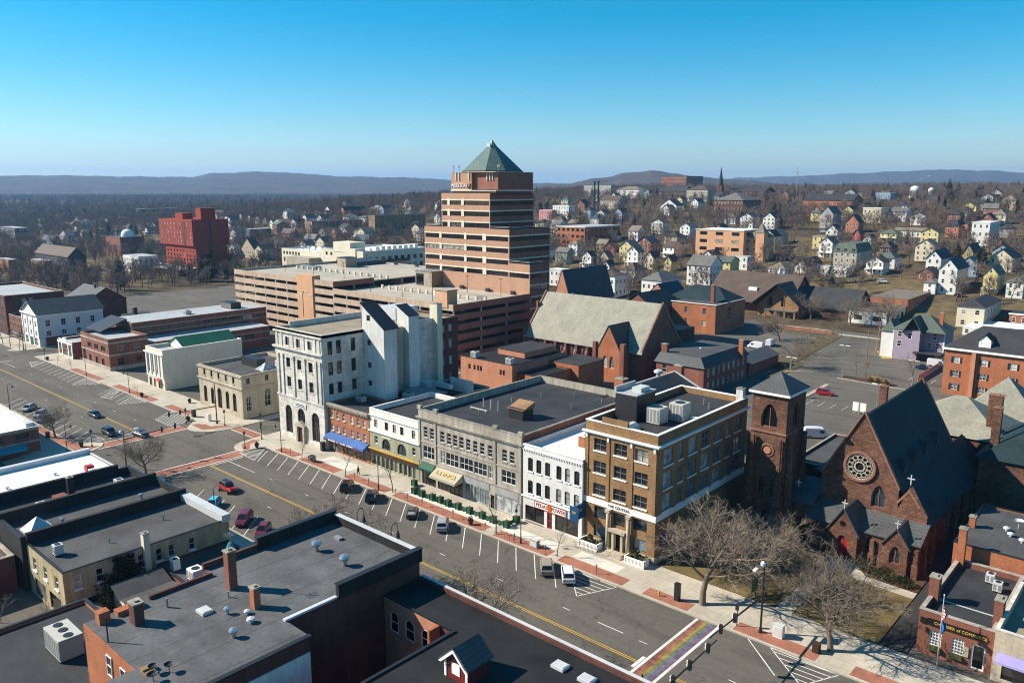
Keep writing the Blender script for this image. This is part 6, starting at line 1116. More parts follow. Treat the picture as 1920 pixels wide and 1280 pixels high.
T,f = hs('yellow-orange four storey school with big dark windows',1392,492,93,58,34,'f',0,'garage_accent','roof_white',name='school_building',cat='building',floors=4,ww=4.6,sp=8.5,frame='metal_dark',trim='cream')
T,f = hs('orange brick turreted school wing right of the big windows',1428,492,32,44,22,'h',16,'garage_accent','r_grey',name='school_building',cat='building',floors=3,ww=1.2,sp=3)
part('turret',MB().box(f[1]-4,f[1]+1,f[2]-1,f[2]+4,f[4]-1,f[5]+3),'garage_accent',T);part('turret_roof',MB().add([(f[1]-4.3,f[2]-1.3,f[5]+3),(f[1]+1.3,f[2]-1.3,f[5]+3),(f[1]+1.3,f[2]+4.3,f[5]+3),(f[1]-4.3,f[2]+4.3,f[5]+3),(f[1]-1.5,f[2]+1.5,f[5]+9)],[(0,1,4),(1,2,4),(2,3,4),(3,0,4)]),'r_tan',T)
hs('dark brick campus block with grey hipped roof on the hill',1392,408,56,32,34,'h',14,'brownstone','r_grey',name='campus_building',cat='building',floors=3,chim=2)
hs('white Victorian house with many gables in the wood',1268,398,30,12,14,'y',12,'h_white','r_dark',chim=1,floors=1)
hs('grey stone campus building left of the many-gabled house',1160,392,36,16,14,'x',8,'h_stone','r_brown',name='campus_building',cat='building',floors=2)
hs('white modern stepped house left on the hill',1066,412,30,26,12,'f',0,'h_white','roof_white',floors=3,trim='white_trim')
hs('pinkish flat house left of the white stepped one',1034,414,24,20,10,'f',0,'h_pink','roof_white',floors=2)
hs('white-trimmed house below the stepped white house',1052,424,18,12,12,'h',5,'h_white','r_brown',floors=1)
hs('pale grey house beside the twin stacks',1107,410,12,16,10,'h',6,'h_blue','r_dark',floors=2)
hs('brick house with steep roof left of the twin stacks',1096,398,18,14,10,'y',9,'brick_red','r_dark',floors=2)
hs('modern campus block with vertical white fins on the skyline',1145,368,52,20,10,'f',0,'h_grey','roof_pale',name='campus_building',cat='building',floors=2,ww=.8,sp=2)
hs('long white columned campus building among trees',1198,372,43,16,16,'h',6,'h_white','r_tan',name='campus_building',cat='building',floors=2)
T,f = hs('big red brick science block crowning the hill',1286,364,48,34,32,'f',0,'brick_red','roof_mid',name='campus_building',cat='building',floors=5,ww=2.0,sp=3.0,frame='white_trim')
hs('brownstone hall with paired gables below the science block',1284,374,50,14,14,'x',10,'brownstone','r_dark',name='campus_building',cat='building',floors=2)
hs('pale stone hall right of the paired gables',1326,378,40,22,18,'h',8,'h_stone','r_brown',name='campus_building',cat='building',floors=2)
hs('long brick campus range right of the spire',1432,374,66,14,22,'x',9,'brick_dark','r_dark',name='campus_building',cat='building',floors=2)
hs('grey-roofed red brick hall left of the blue house',1597,398,97,22,20,'x',11,'brick_orange','r_dark',name='campus_building',cat='building',floors=2)
hs('white modernist building with flat roof behind conifers',1625,372,34,10,8,'f',0,'h_white','roof_white',name='campus_building',cat='building',floors=1)
hs('grey modern block with flat roof on the hilltop',1668,384,34,22,12,'f',0,'h_blue','roof_white',name='campus_building',cat='building',floors=2)
hs('tall grey-blue house with steep roof right of centre',1560,430,24,28,16,'y',14,'h_grey','r_grey',floors=3)
hs('low cream house in front of the red brick cottage',1580,428,22,14,8,'f',0,'h_cream','r_dark',floors=2)
hs('orange brick cottage with stepped chimney gables',1608,438,24,20,10,'y',14,'brick_orange','r_brown',chim=1,floors=2)
hs('bright red little house below the brick cottage',1612,452,14,12,8,'y',9,'h_red','r_brown',floors=2)
hs('pale yellow flat-topped villa with verandah',1650,418,34,28,14,'f',0,'h_cream','r_tan',floors=2,trim='white_trim')
hs('long white house right of the yellow villa',1698,416,32,18,12,'x',7,'h_white','r_grey',floors=2)
hs('bright yellow two storey house with cars before it',1556,468,34,24,12,'f',0,'h_yellow','r_tan',floors=2,trim='h_tan')
hs('stone house with grey mansard roof, dormers and bay',1604,506,44,32,30,'m',16,'h_stone','r_green',floors=3)
hs('small white gable behind the mansard stone house',1632,462,14,14,10,'y',7,'h_white','r_dark',floors=2)
hs('broad white gabled barn with dark roof',1512,512,22,14,30,'y',12,'h_white','r_dark',floors=1)
hs('low white shed with grey flat roof beside white barn',1586,522,50,18,10,'f',0,'h_white','roof_pale',floors=1)
hs('white three storey house with blue gable roof at right',1790,556,34,48,22,'y',18,'h_white','r_blue',floors=3)
hs('pale blue house with shingled gable behind white house',1762,512,28,26,22,'y',14,'h_white','r_blue',floors=2)
hs('small white annex beside the three storey white house',1752,556,22,22,12,'h',6,'h_white','r_grey',floors=2)
hs('ochre gabled house with dark roof behind the blue roofs',1822,500,20,26,16,'y',16,'h_ochre','r_dark',floors=3)
hs('cream bungalow with broad brown gable at right edge',1896,512,44,26,16,'y',16,'h_cream','r_brown',floors=2)
hs('pale yellow house with white porch at right',1866,556,26,38,14,'y',14,'h_yellow','r_tan',floors=2,extra='porch')
hs('large white columned house high at right',1852,462,34,44,20,'f',0,'h_white','roof_white',floors=3,trim='white_trim')
hs('brick house with white-dormered mansard at right',1796,446,26,20,12,'m',13,'brick_orange','r_dark',floors=2)
hs('brick tower-like house beside the white columned house',1812,446,10,24,6,'f',0,'brick_orange','r_dark',floors=2)
hs('row of white garages seen through trunks',1736,446,62,12,8,'x',5,'h_white','r_tan',floors=1)
hs('white house roofs cluster on far right hill',1846,396,30,14,12,'x',7,'h_white','r_dark',floors=2)
hs('white gabled house above the cluster at far right',1868,382,14,10,10,'y',7,'h_white','r_dark',floors=1)
hs('tan house hidden by trees right of conifers',1812,412,24,18,12,'h',6,'h_tan','r_brown',floors=2)
hs('dark red house with porch among trees at right centre',1668,486,22,20,14,'h',10,'h_brown','r_brown',floors=2,extra='porch')
hs('brick shed below the blue-roofed houses',1748,530,30,14,14,'y',9,'brick_red','r_brown',floors=1)
hs('white house at right margin behind trees',1916,560,32,30,10,'h',8,'h_white','r_grey',floors=2)
# brick blocks and houses round the car park
hs('white-pillared low medical building with dark windows',1661,612,73,24,44,'f',0,'h_white','r_tan',name='office_building',cat='building',floors=1,ww=3,sp=5,frame='metal_dark')
hs('flat brick building with tan roof behind the low medical building',1700,588,72,26,46,'f',0,'brick_orange','r_tan',name='brick_building',cat='building',floors=1,ww=1.6,sp=5)
hs('cream stucco house with dark hipped roof beside the alley',1842,618,52,40,34,'h',12,'h_cream','r_dark',floors=2,ww=1.4,sp=4)
hs('low brick building with white fascia at right margin',1945,616,56,22,10,'f',0,'brick_orange','r_dark',floors=1,trim='white_trim',name='brick_building',cat='building')
hs('low white-roofed shops behind the brick apartments',1900,640,100,14,24,'f',0,'h_white','roof_white',floors=1,name='shop_building',cat='building')
# left and centre distance
hs('white gabled house with long green side left of the loft block',492,488,13,20,26,'y',8,'h_cream','r_dark',floors=2)
hs('brown tudor house with steep red roofs',480,486,30,14,14,'y',24,'h_tan','r_brown',floors=2,chim=1)
hs('white narrow house left of the tudor house',442,484,12,18,8,'y',7,'h_white','r_grey',floors=2)
for i,(px,py,w,h,s,rr,rh,wm,rm,lb) in enumerate([
    (454,412,6,7,5,'y',6,'h_white','r_dark','tiny white gable furthest left beyond the red tower'),(470,416,5,8,6,'y',6,'h_white','r_grey','tiny white steep gable right of the first beyond red tower'),
    (486,418,7,8,6,'y',5,'h_white','r_blue','tiny white house third along the distant row'),(500,419,6,7,6,'y',6,'h_cream','r_dark','tiny cream gable midway along the distant row'),
    (512,430,6,14,5,'y',5,'h_white','r_tan','tall thin white house in the distant row'),(526,431,11,15,6,'y',5,'h_white','r_tan','white double house at right of the distant row'),
    (508,404,5,6,5,'y',6,'h_cream','r_green','tiny pointed cream house above the distant row'),(536,408,6,9,8,'y',5,'h_white','r_blue','white house with blue roof beyond conifers left of centre'),
    (614,410,6,8,6,'y',7,'h_white','r_dark','white steeple-like gable above the dark apartment range'),(436,404,8,10,4,'f',0,'h_white','roof_white','white block right behind the red tower'),
    (420,408,18,7,8,'x',6,'h_white','r_green','long white house just above the red tower roof'),(632,446,13,10,10,'y',8,'h_pink','r_grey','pink gabled house behind the loft stair block'),
    (652,444,12,8,12,'y',7,'h_white','r_grey','white gabled house right of the pink house'),(610,444,12,9,16,'y',7,'h_white','r_grey','white house with grey roof left of the pink house'),
    (574,466,14,7,18,'y',8,'h_cream','r_blue','cream house with navy roof above the left loft wing'),(608,466,16,12,20,'y',9,'h_cream','r_dark','cream gabled house right of the navy roof'),
    (690,462,26,10,8,'x',10,'h_grey','r_blue','broad blue-roofed house left of the green conifer'),(678,442,8,6,10,'y',6,'h_white','r_dark','small white gable right of the white gabled house'),
    (747,440,12,5,12,'y',6,'h_white','r_grey','white gable poking out below the tall apartments'),(550,448,22,10,10,'x',8,'brick_red','r_brown','long low brown-roofed hall left of centre'),
    (590,456,20,8,12,'x',8,'h_grey','r_grey','grey-roofed house behind the cream gable'),(530,468,26,8,10,'x',9,'h_brown','r_dark','long dark roof below the brown hall')]):
    hs(lb,px,py,w,h,s,rr,rh,wm,rm)
hs('long dark apartment range with tan brick end',586,438,14,22,116,'f',0,'brick_tan','r_dark',name='apartment_block',cat='building',floors=3,glass='glass_pale')
T,f = hs('tall dark apartment block with two tan brick piers',704,444,12,40,104,'f',0,'brick_tan','r_dark',name='apartment_block',cat='building',floors=7)
hs('red brick gabled mill far beyond the dark apartments',646,408,8,14,44,'y',6,'brick_orange','r_dark',name='brick_building',cat='building',floors=2)
T,f = hs('brick temple-like building with white dome at left',228,480,28,34,46,'f',0,'brick_red','roof_mid',name='domed_building',cat='building',floors=1,ww=1,sp=9);cxd,cyd = (f[0]+f[1])/2+6,(f[2]+f[3])/2;part('dome',MB().lathe(cxd,cyd,[(5.2,f[5]),(5.2,f[5]+1.2),(5.0,f[5]+2.6),(4.2,f[5]+4.4),(2.6,f[5]+5.7),(0,f[5]+6.3)],20),'dome_white',T,True)
hs('brown-roofed hall with small round-windowed gable at far left',130,508,66,26,34,'x',16,'h_dark','r_brown',name='hall_building',cat='building',floors=1)
hs('brick corner house at the far left edge',18,510,20,22,14,'f',0,'brick_orange','roof_pale',floors=2,name='brick_building',cat='building')
hs('tan brick block left of the brown-roofed hall',84,516,24,26,10,'f',0,'brick_tan','roof_pale',floors=3,name='brick_building',cat='building')
hs('long dark apartment range at far left edge',30,450,30,22,26,'f',0,'h_dark','roof_pale',floors=3,name='apartment_block',cat='building',glass='glass_pale')
hs('pale grey commercial block between conifer and red tower',262,512,30,30,38,'f',0,'h_white','roof_pale',floors=2,name='commercial_building',cat='building')
hs('long dark blue school range far behind the red tower',262,412,6,20,88,'f',0,'h_dark','roof_pale',floors=3,name='school_building',cat='building')
hs('grey gabled house left of the conifers',128,456,16,14,14,'y',9,'h_grey','r_blue',floors=2)
hs('blue-grey house cluster left of the dome',100,462,22,10,16,'x',9,'h_blue','r_blue',floors=2)
hs('dark house with white gable behind far left trees',150,424,12,10,10,'y',8,'h_grey','r_dark',floors=2)
hs('long pale roofed block behind the red tower at right',470,450,8,20,40,'f',0,'h_dark','roof_white',floors=3,name='apartment_block',cat='building')
# purple house, brick apartments, brown church
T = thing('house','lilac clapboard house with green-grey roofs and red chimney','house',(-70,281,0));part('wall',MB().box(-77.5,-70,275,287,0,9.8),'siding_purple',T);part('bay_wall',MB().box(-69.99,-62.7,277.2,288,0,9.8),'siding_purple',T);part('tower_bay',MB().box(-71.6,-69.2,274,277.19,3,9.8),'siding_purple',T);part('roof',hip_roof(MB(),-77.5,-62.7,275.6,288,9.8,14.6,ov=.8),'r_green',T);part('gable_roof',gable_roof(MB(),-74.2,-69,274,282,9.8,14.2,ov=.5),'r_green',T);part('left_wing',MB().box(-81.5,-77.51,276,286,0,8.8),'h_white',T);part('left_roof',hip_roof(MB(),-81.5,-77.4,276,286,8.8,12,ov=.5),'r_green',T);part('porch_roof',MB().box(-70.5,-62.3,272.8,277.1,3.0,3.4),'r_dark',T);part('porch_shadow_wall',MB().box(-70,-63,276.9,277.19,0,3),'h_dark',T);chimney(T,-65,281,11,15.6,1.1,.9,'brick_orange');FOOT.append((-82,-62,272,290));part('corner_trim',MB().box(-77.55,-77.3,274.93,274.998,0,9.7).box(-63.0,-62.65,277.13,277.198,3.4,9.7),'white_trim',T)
for x,z,y in ((-75.5,4.4,275),(-75.5,7.6,275),(-72.5,7.2,275),(-67,4.4,277.2),(-64.6,4.4,277.2),(-65.6,7.4,277.2)):house_window(T,(x,y,z),0,1.1,1.7,'white_trim','glass_dark')
RA = dict(frame='white_trim',glass='glass_pale',nx=2,ny=2)
T = thing('apartment_block','three storey brick apartments with white shuttered windows and dormers','building',(-33,246,0));m = MB();ao = [(2.2+i*6.6,3.8+i*6.6,z,z+1.7) for i in range(6) for z in (1.4,5.0,8.8)];wall(m,(-53,236),(-14,236),0,12.7,ao);wall(m,(-14,236),(-14,257),0,12.7);wall(m,(-53,257),(-53,236),0,12.7);part('wall',m,'brick_orange',T);windows(T,(-53,236),(-14,236),ao,**RA);part('roof',hip_roof(MB(),-53,-14,236,257,12.8,18.0,ov=.6,ridge=7),'r_dark',T);part('gutter',MB().box(-53.7,-13.3,235.3,235.6,12.3,12.85),'white_trim',T);part('flat_top',MB().sheet(rect(-45,-22,246.9,257),18.05),'roof_white',T);FOOT.append((-55,-12,234,260))
for o in ao:
    for s in (-.48,.08):x = -53+(o[0] if s < 0 else o[1])+s;part('shutter',MB().box(x,x+.4,235.93,235.997,o[2],o[3]),'metal_dark',T)
for x in (-44,-31):d = part('dormer',gable_end(MB().box(x-1.4,x+1.4,237.2,241,13.2,15.6),x-1.4,x+1.4,237.2,241,15.6,16.9),'white_trim',T);part('dormer_roof',gable_roof(MB(),x-1.4,x+1.4,237.2,241.6,15.6,17.0,ov=.25),'r_dark',d);window(d,(x-1.4,237.2),(x+1.4,237.2),(.5,2.3,13.8,15.4),dep=.1,nx=2)
part('projecting_bay',MB().box(-46.4,-45.4,235.2,235.99,0,12.2),'brick_salmon',T)
f_ = thing('fence','long pinkish board fence beside the car park','fence',(-60,258,0));part('rail',MB().box(-61.5,-61.4,246,272,1.2,1.35),'h_pink',f_)
for i in range(13):part('panel',MB().box(-61.6,-61.5,246+i*2,247.9+i*2,0,1.9),'h_pink',f_)
C = thing('church','modern brown brick church with sweeping dark roofs beyond the car park','church',(-150,345,0));part('wall',MB().box(-176,-138,336,362,-1,7.5),'brick_red',C);part('wall_gable',gable_end(MB(),-176,-138,336,362,7.5,17,'x'),'brick_red',C);part('roof',gable_roof(MB(),-176,-138,334,362,6.0,17,'x',ov=1.2),'r_brown',C);part('front_wall',gable_end(MB().box(-150,-132,331,345,-1,5.5),-150,-132,331,345,5.5,14.0),'brick_tan',C);part('front_roof',gable_roof(MB(),-152,-130,329,352,5.5,14.6,'y',ov=1.2),'r_dark',C);part('rear_roof',gable_roof(MB(),-136,-112,340,360,5,12.5,'x',ov=1),'r_dark',C);part('rear_wall',gable_end(MB().box(-136,-112,340,360,-1,5),-136,-112,340,360,5,12.3,'x'),'h_brown',C);part('porch_roof',MB().box(-146,-132,328,333,3.2,3.6),'r_grey',C);part('vent_box',MB().box(-158.5,-154.5,338.5,341,9.6,11.2),'dome_white',C);part('spirelet',MB().frustum(-150,352,14,20,1.6,.05,4),'dome_white',C);FOOT.append((-178,-110,326,364))
for x in (-145.5,-141,-136.8,-132.5):part('porch_post',MB().box(x-.3,x+.3,328.2,328.8,-.5,3.2),'brick_tan',C)
for x,z0,z1 in ((-172,0,5.5),(-167,0,5.5),(-144.5,5,8.5),(-139,5,8.5)):part('tall_window',MB().box(x-.8,x+.8,(335.9 if x < -150 else 330.9),(335.99 if x < -150 else 330.99),z0,z1),'glass_dark',C)
t = thing('road_sign','bright yellow sign beside the brown church','sign',(-160,332,.5));part('panel',MB().box(-163,-158.4,331.9,332.05,.5,2.2),'line_yellow',t);part('leg',MB().box(-162.8,-162.6,332.06,332.15,-.3,2),'metal_dark',t);part('leg',MB().box(-158.8,-158.6,332.06,332.15,-.3,2),'metal_dark',t)
# landmarks on the hill: spire, domes, twin stacks
def at(px,py,dist):p = ray(px,py)*dist + Vector((0,0,CAMH));return p
p = hit(1350,372);T = thing('church_spire','slender dark church spire on the hill skyline','spire',p);part('tower',MB().box(p.x-3,p.x+3,p.y-3,p.y+3,p.z-2,p.z+14),'brownstone',T);part('spire',MB().frustum(p.x,p.y,p.z+14,p.z+35,3.4,.1,8),'slate_dark',T);FOOT.append((p.x-4,p.x+4,p.y-4,p.y+4))
for px,r,lb in ((1714,7,'larger white observatory dome on hilltop'),(1745,4.2,'smaller white observatory dome right of the larger')):
    p = hit(px,372);k = depth_of(p)/FPX;T = thing('observatory',lb,'observatory',p);b = p.z+k*14;r = r*k*1.3;part('drum',MB().frustum(p.x,p.y,p.z-1,b,r*1.02,r*1.02,18),'h_stone',T);part('dome',MB().lathe(p.x,p.y,[(r,b),(r*.97,b+r*.35),(r*.75,b+r*.72),(r*.4,b+r*.94),(0,b+r)],18),'dome_white',T,True);FOOT.append((p.x-r,p.x+r,p.y-r,p.y+r))
for px,py,lb in ((1114,402,'left of two tall black smokestacks on slope'),(1121,400,'right of two tall black smokestacks on slope')):
    p = hit(px,py);k = depth_of(p)/FPX;T = thing('smokestack',lb,'smokestack',p);part('stack',MB().frustum(p.x,p.y,p.z-1,p.z+k*60,k*1.9,k*1.6,10),'metal_dark',T);part('collar',MB().frustum(p.x,p.y,p.z+k*57,p.z+k*58.5,k*2.3,k*2.3,10),'metal_dark',T)
p = hit(1492,372);T = thing('radio_mast','thin lattice radio mast on the right skyline','mast',p);part('mast',MB().tube(p,p+Vector((0,0,34)),.5,.2,4),'metal_grey',T);part('cross_arm',MB().box(p.x-1.4,p.x+1.4,p.y-.2,p.y+.2,p.z+20,p.z+20.6).box(p.x-1.1,p.x+1.1,p.y-.2,p.y+.2,p.z+27,p.z+27.6),'metal_grey',T)

# ---- more small houses, too alike to tell apart at this distance
rh = random.Random(21);made = 0;tr = 0
def auto_house(px,py,wm,rm,axis,lb,gr,sc=1.0):
    p = hit(px,py);q0 = proj(p.x,p.y,p.z);kx = abs(proj(p.x-1,p.y,p.z)[0]-q0[0]);ky = abs(proj(p.x,p.y+1,p.z)[0]-q0[0]);kz = abs(proj(p.x,p.y,p.z+1)[1]-q0[1])
    w,d,h = rh.uniform(7.5,10.5)*sc,rh.uniform(9,13)*sc,rh.choice((5.4,6.2,6.6,8.4))*sc
    if any(p.x-w-3 < b and p.x+3 > a and p.y-3 < e and p.y+d+3 > c for a,b,c,e in FOOT):return False
    t,f = hs(lb,px,py,w*kx,h*kz,d*ky,axis,rh.uniform(2.6,4.0)*kz*sc,wm,rm,extra='porch' if rh.random() < .3 else None,chim=1 if rh.random() < .4 else 0);t['group'] = gr;return True
cols = [('h_white','white')]*6+[('h_cream','cream')]*2+[('h_grey','grey')]*2+[('brick_red','brick')]*2+[('h_yellow','yellow'),('h_blue','blue'),('h_tan','tan')]
while made < 128 and tr < 3000:
    tr += 1;left = made % 2 == 0
    px,py = (rh.uniform(0,830),rh.uniform(384,455)) if left else (rh.uniform(1000,1920),rh.uniform(372,530));p = hit(px,py)
    if p.y < 335 and p.x > -620 or p.y < 150:continue
    wm,cn = rh.choice(cols);side = 'in the valley left of the office tower' if left else 'on the hillside right of the office tower'
    made += auto_house(px,py,wm,rh.choice(('r_grey','r_dark','r_brown','r_blue','r_tan','r_green')),rh.choice('yyxh'),'small %s house half hidden by bare trees %s' % (cn,side),'%s houses %s' % (cn,side))
# ---------------------------------------------------------------- trees
def rotdir(d,ang,az):
    u = d.orthogonal().normalized();w = d.cross(u);return (d*cos(ang) + (u*cos(az)+w*sin(az))*sin(ang)).normalized()
def grow(rng,T,C,p,d,L,r,lev,cfg):
    n = cfg['seg'][lev];sides = cfg['sides'][lev];q = p.copy();dd = d.copy();pts = [(q.copy(),r)]
    for i in range(n):
        dd = (dd + Vector((rng.gauss(0,1),rng.gauss(0,1),rng.gauss(0,.7)))*cfg['wob'] + Vector((0,0,cfg['lift'][lev]))).normalized()
        q = q + dd*(L/n);pts.append((q.copy(),r*(1-.62*(i+1)/n)))
    tgt = T if lev <= 1 else C
    if sides:
        for (a,ra),(b,rb) in zip(pts,pts[1:]):tgt.tube(a,b,ra,rb,sides,False)
    else:
        for (a,ra),(b,rb) in zip(pts,pts[1:]):
            s = (b-a).orthogonal().normalized()*ra;s = Matrix.Rotation(rng.uniform(0,pi),3,(b-a).normalized()) @ s
            tgt.quad(a-s,a+s,b+s*.6,b-s*.6)
    if lev+1 >= len(cfg['num']):return
    k = cfg['num'][lev+1]
    for i in range(k):
        f = cfg['start'][lev] + (1-cfg['start'][lev])*(i+rng.random())/k;x = f*n;j = min(n-1,int(x));a,ra = pts[j];b,rb = pts[j+1];s = a.lerp(b,x-j);rr = ra+(rb-ra)*(x-j)
        nd = rotdir((b-a).normalized(),cfg['ang'][lev+1]*rng.uniform(.7,1.25),i*2.4+rng.uniform(-.5,.5));ln = L*cfg['len'][lev+1]*rng.uniform(.7,1.15)*(1.1-.45*f)
        grow(rng,T,C,s,nd,ln,max(cfg['rmin'],rr*cfg['rk'][lev+1]),lev+1,cfg)
def bare(seed,H,spread,cfg):
    rng = random.Random(seed);T = MB();C = MB();cfg = dict(cfg);cfg['ang'] = [a*spread if i == 1 else a for i,a in enumerate(cfg['ang'])]
    grow(rng,T,C,Vector((0,0,-.2)),Vector((0,0,1)),H*cfg['trunk'],H*cfg['rad'],0,cfg);zz = max(v[2] for v in C.v);k = H/zz
    for m in (T,C):m.v = [(x*k,y*k,z*k) for x,y,z in m.v]
    return T,C
NEAR = dict(num=[1,11,9,8,7],seg=[4,5,3,2,1],sides=[9,6,4,3,0],wob=.16,lift=[.02,.06,.05,.03,.02],start=[.35,.18,.15,.1],ang=[0,1.0,.8,.75,.7],len=[0,1.25,.55,.55,.6],rk=[0,.55,.55,.55,.5],rmin=.014,trunk=.45,rad=.026)
SMALL = dict(NEAR,num=[1,8,5,5],seg=[3,3,2,1],sides=[7,4,3,0],lift=[.02,.12,.08,.03],start=[.4,.2,.15],ang=[0,.8,.65,.6],len=[0,.6,.55,.6],rmin=.012,rad=.014,trunk=.72)
FAR = dict(NEAR,num=[1,8,7,7],seg=[2,2,1,1],sides=[4,3,0,0],lift=[.02,.12,.08,.03],start=[.3,.15,.1],ang=[0,.72,.65,.65],len=[0,.62,.6,.62],rmin=.05,rad=.02,trunk=.6)
def tree_proto(kind,seed,H,spread,cfg,bark,twig,label,cat='tree',group=None):
    t = thing(kind,label,cat,(0,0,0),group=group);T,C = bare(seed,H,spread,cfg);lpart('trunk',T,bark,t,True);lpart('crown',C,twig,t);return t
def gpt(px,py,z=.13):d = ray(px,py);k = (z-CAMH)/d.z;return Vector((d.x*k,d.y*k,z))
def place(proto,first,loc,rz,sc,label=None):
    if not first.get(proto.name):o = proto;first[proto.name] = True;o.location = loc;o.rotation_euler = (0,0,rz);o.scale = (sc,)*3
    else:o = copy_tree(proto,loc,rz,sc)
    if label:o['label'] = label
    return o
used = {}
big = [tree_proto('bare_tree',3+i,13,s,NEAR,'bark','twig','large bare street tree') for i,s in enumerate((1.15,1.05))]
for pr,xy,h,rz,lb in ((big[0],(-46.3,90.2),14.2,.4,'large spreading bare tree on the church corner, left of two'),(big[1],(-29.4,90.8),12.0,2.0,'large bare tree nearest the chamber office pavement'),(big[1],(-151.0,62.2),8.6,4.0,'bare tree leaning over the side street crossing, lower left'),(big[0],(-190.0,59.3),7.6,2.6,'bare tree beside parked cars at the left kerb'),(big[1],(-42.0,97.0),5.0,1.0,'small dense bare tree behind the signal pole'),(big[0],(-52.5,100.5),9.5,5.0,'bare tree close to the corner block side wall'),(big[1],(-44.5,104),10.5,.2,'bare tree on the lawn before the bell tower'),(big[0],(-34.5,103.0),7.0,3.3,'multi-stemmed bare tree on the lawn before the church porch')):
    place(pr,used,(xy[0],xy[1],.13),rz,h/13,lb)
sm = [tree_proto('street_tree',31+i,7,1.0,SMALL,'bark','twig','slender bare street tree') for i in range(2)]
for i,(px,py,h,lb) in enumerate(((566,862,5.6,'slender bare street tree before the white bank door'),(648,893,6.4,'slender bare street tree before the orange brick shop'),(737,923,7.8,'bare street tree before the olive green shop arches'),(930,1000,7.6,'slender bare street tree before the long stone block'),(1044,1043,5.6,'slender bare street tree before the white cycle shop'),(108,681,3.2,'young street tree beside the pedimented storefront'),(135,691,3.0,'young street tree before the long red brick block'),(258,740,3.4,'young street tree before the cream building'),
        (36,656,9,'bare tree third from left edge beside the white hall'),(20,650,9.5,'bare tree second from left edge near dark brick block'),(6,645,10,'bare tree at the very left edge of the far pavement'))):place(sm[i % 2],used,gpt(px,py),i*1.7,h/7,lb)
for i,(px,py,V,lb) in enumerate(((594,938,58.8,'bare treetop showing above the grey roof parapet'),(572,952,59.2,'second bare treetop left behind the grey roof parapet'),(868,1050,58.8,'bare treetop showing above the black roof parapet'))):
    d = ray(px,py);k = V/d.y;z = CAMH+d.z*k;place(big[i % 2] if i != 1 else sm[1],used,(d.x*k,V,.13),i*2.2,z/(13 if i != 1 else 7),lb)
for i,(x,y,h,lb) in enumerate(((-106.2,29.4,4.2,'scrubby bare tree at the rear corner of yellow wall'),(-111.5,26,4,'low bare shrub tree in the dark rear yard'),(-104.1,46.6,6.4,'bare vine tree trained on yellow side wall'))):place(sm[i % 2],used,(x,y,0),i*2.1,h/7,lb)
M('bark_lot',(.13,.10,.08),mode='obj');g_ = 'slim bare trees along the car park edge'
for i in range(9):place(sm[i % 2],used,(-97.5-.62*i,247+6.6*i,.1),i*1.3,(7.5+2.2*random.random())/7,'slim bare tree in row along the car park edge')['group'] = g_
for i,(px,py,h,lb) in enumerate(((1482,690,9.5,'broad bare tree at the near end of the car park row'),(1594,612,13,'large bare tree before the white-pillared building'),(1672,615,14,'large bare tree right of the white-pillared building'),(1712,722,10,'slim bare tree in the car park island'),(1606,702,8,'thin bare tree behind the island grasses'),(1622,705,7,'second thin bare tree behind the island grasses'),(1812,735,15,'tall bare tree before the brick apartments, left'),(1862,740,15,'tall ivy-dark bare tree before the brick apartments, right'),(1462,640,11,'bare tree on the grass beside white vans'),(1520,600,12,'bare tree before the brown church porch'),(1398,572,13,'tall dark bare tree left of the brown church'),(880,668,9,'reddish bare tree in the shade of the garage'),(860,672,8,'second bare tree in shade behind the dark brick bank end'))):
    place(big[i % 2] if i not in (3,4,5) else sm[0],used,gpt(px,py,0),i*1.1,h/(13 if i not in (3,4,5) else 7),lb)
# ---- far trees: shared meshes, dark fine crowns
farp = [tree_proto('bare_tree',60+i,14,s,FAR,'bark_far','twig_far','bare grey-brown tree on the wooded slopes beyond the houses',group='bare trees on the slopes beyond the houses') for i,s in enumerate((1.0,1.15,.85,1.3))]
def conifer(seed,H=16,w=3.6,n=420):
    rng = random.Random(seed);T = MB().frustum(0,0,-.3,H*.95,.28,.04,6);C = MB()
    for i in range(n):
        f = rng.random()**.8;z = H*(.08+.9*f);R = w*(1-f)**.8*rng.uniform(.45,1.1)+.15;a = rng.uniform(0,2*pi);d = Vector((cos(a),sin(a),-.25+.3*rng.random()));b = Vector((0,0,z));e = b+d*R;s = Vector((-sin(a),cos(a),rng.uniform(-.3,.3)))*R*.28
        C.add([b+d*R*.15,b+d*R*.6+s,e,b+d*R*.6-s],[(0,1,2,3)])
    return T,C
conp = []
for i in range(2):
    t = thing('conifer','dark green conifer beyond the houses','tree',(0,0,0),group='conifers beyond the houses');T,C = conifer(90+i,16,3.4+1.2*i,460);lpart('trunk',T,'bark_far',t);lpart('crown',C,'needle',t);conp.append(t)
rng = random.Random(5)
def clear(x,y,m=0):return not any(a-m < x < b+m and c-m < y < d+m for a,b,c,d in FOOT)
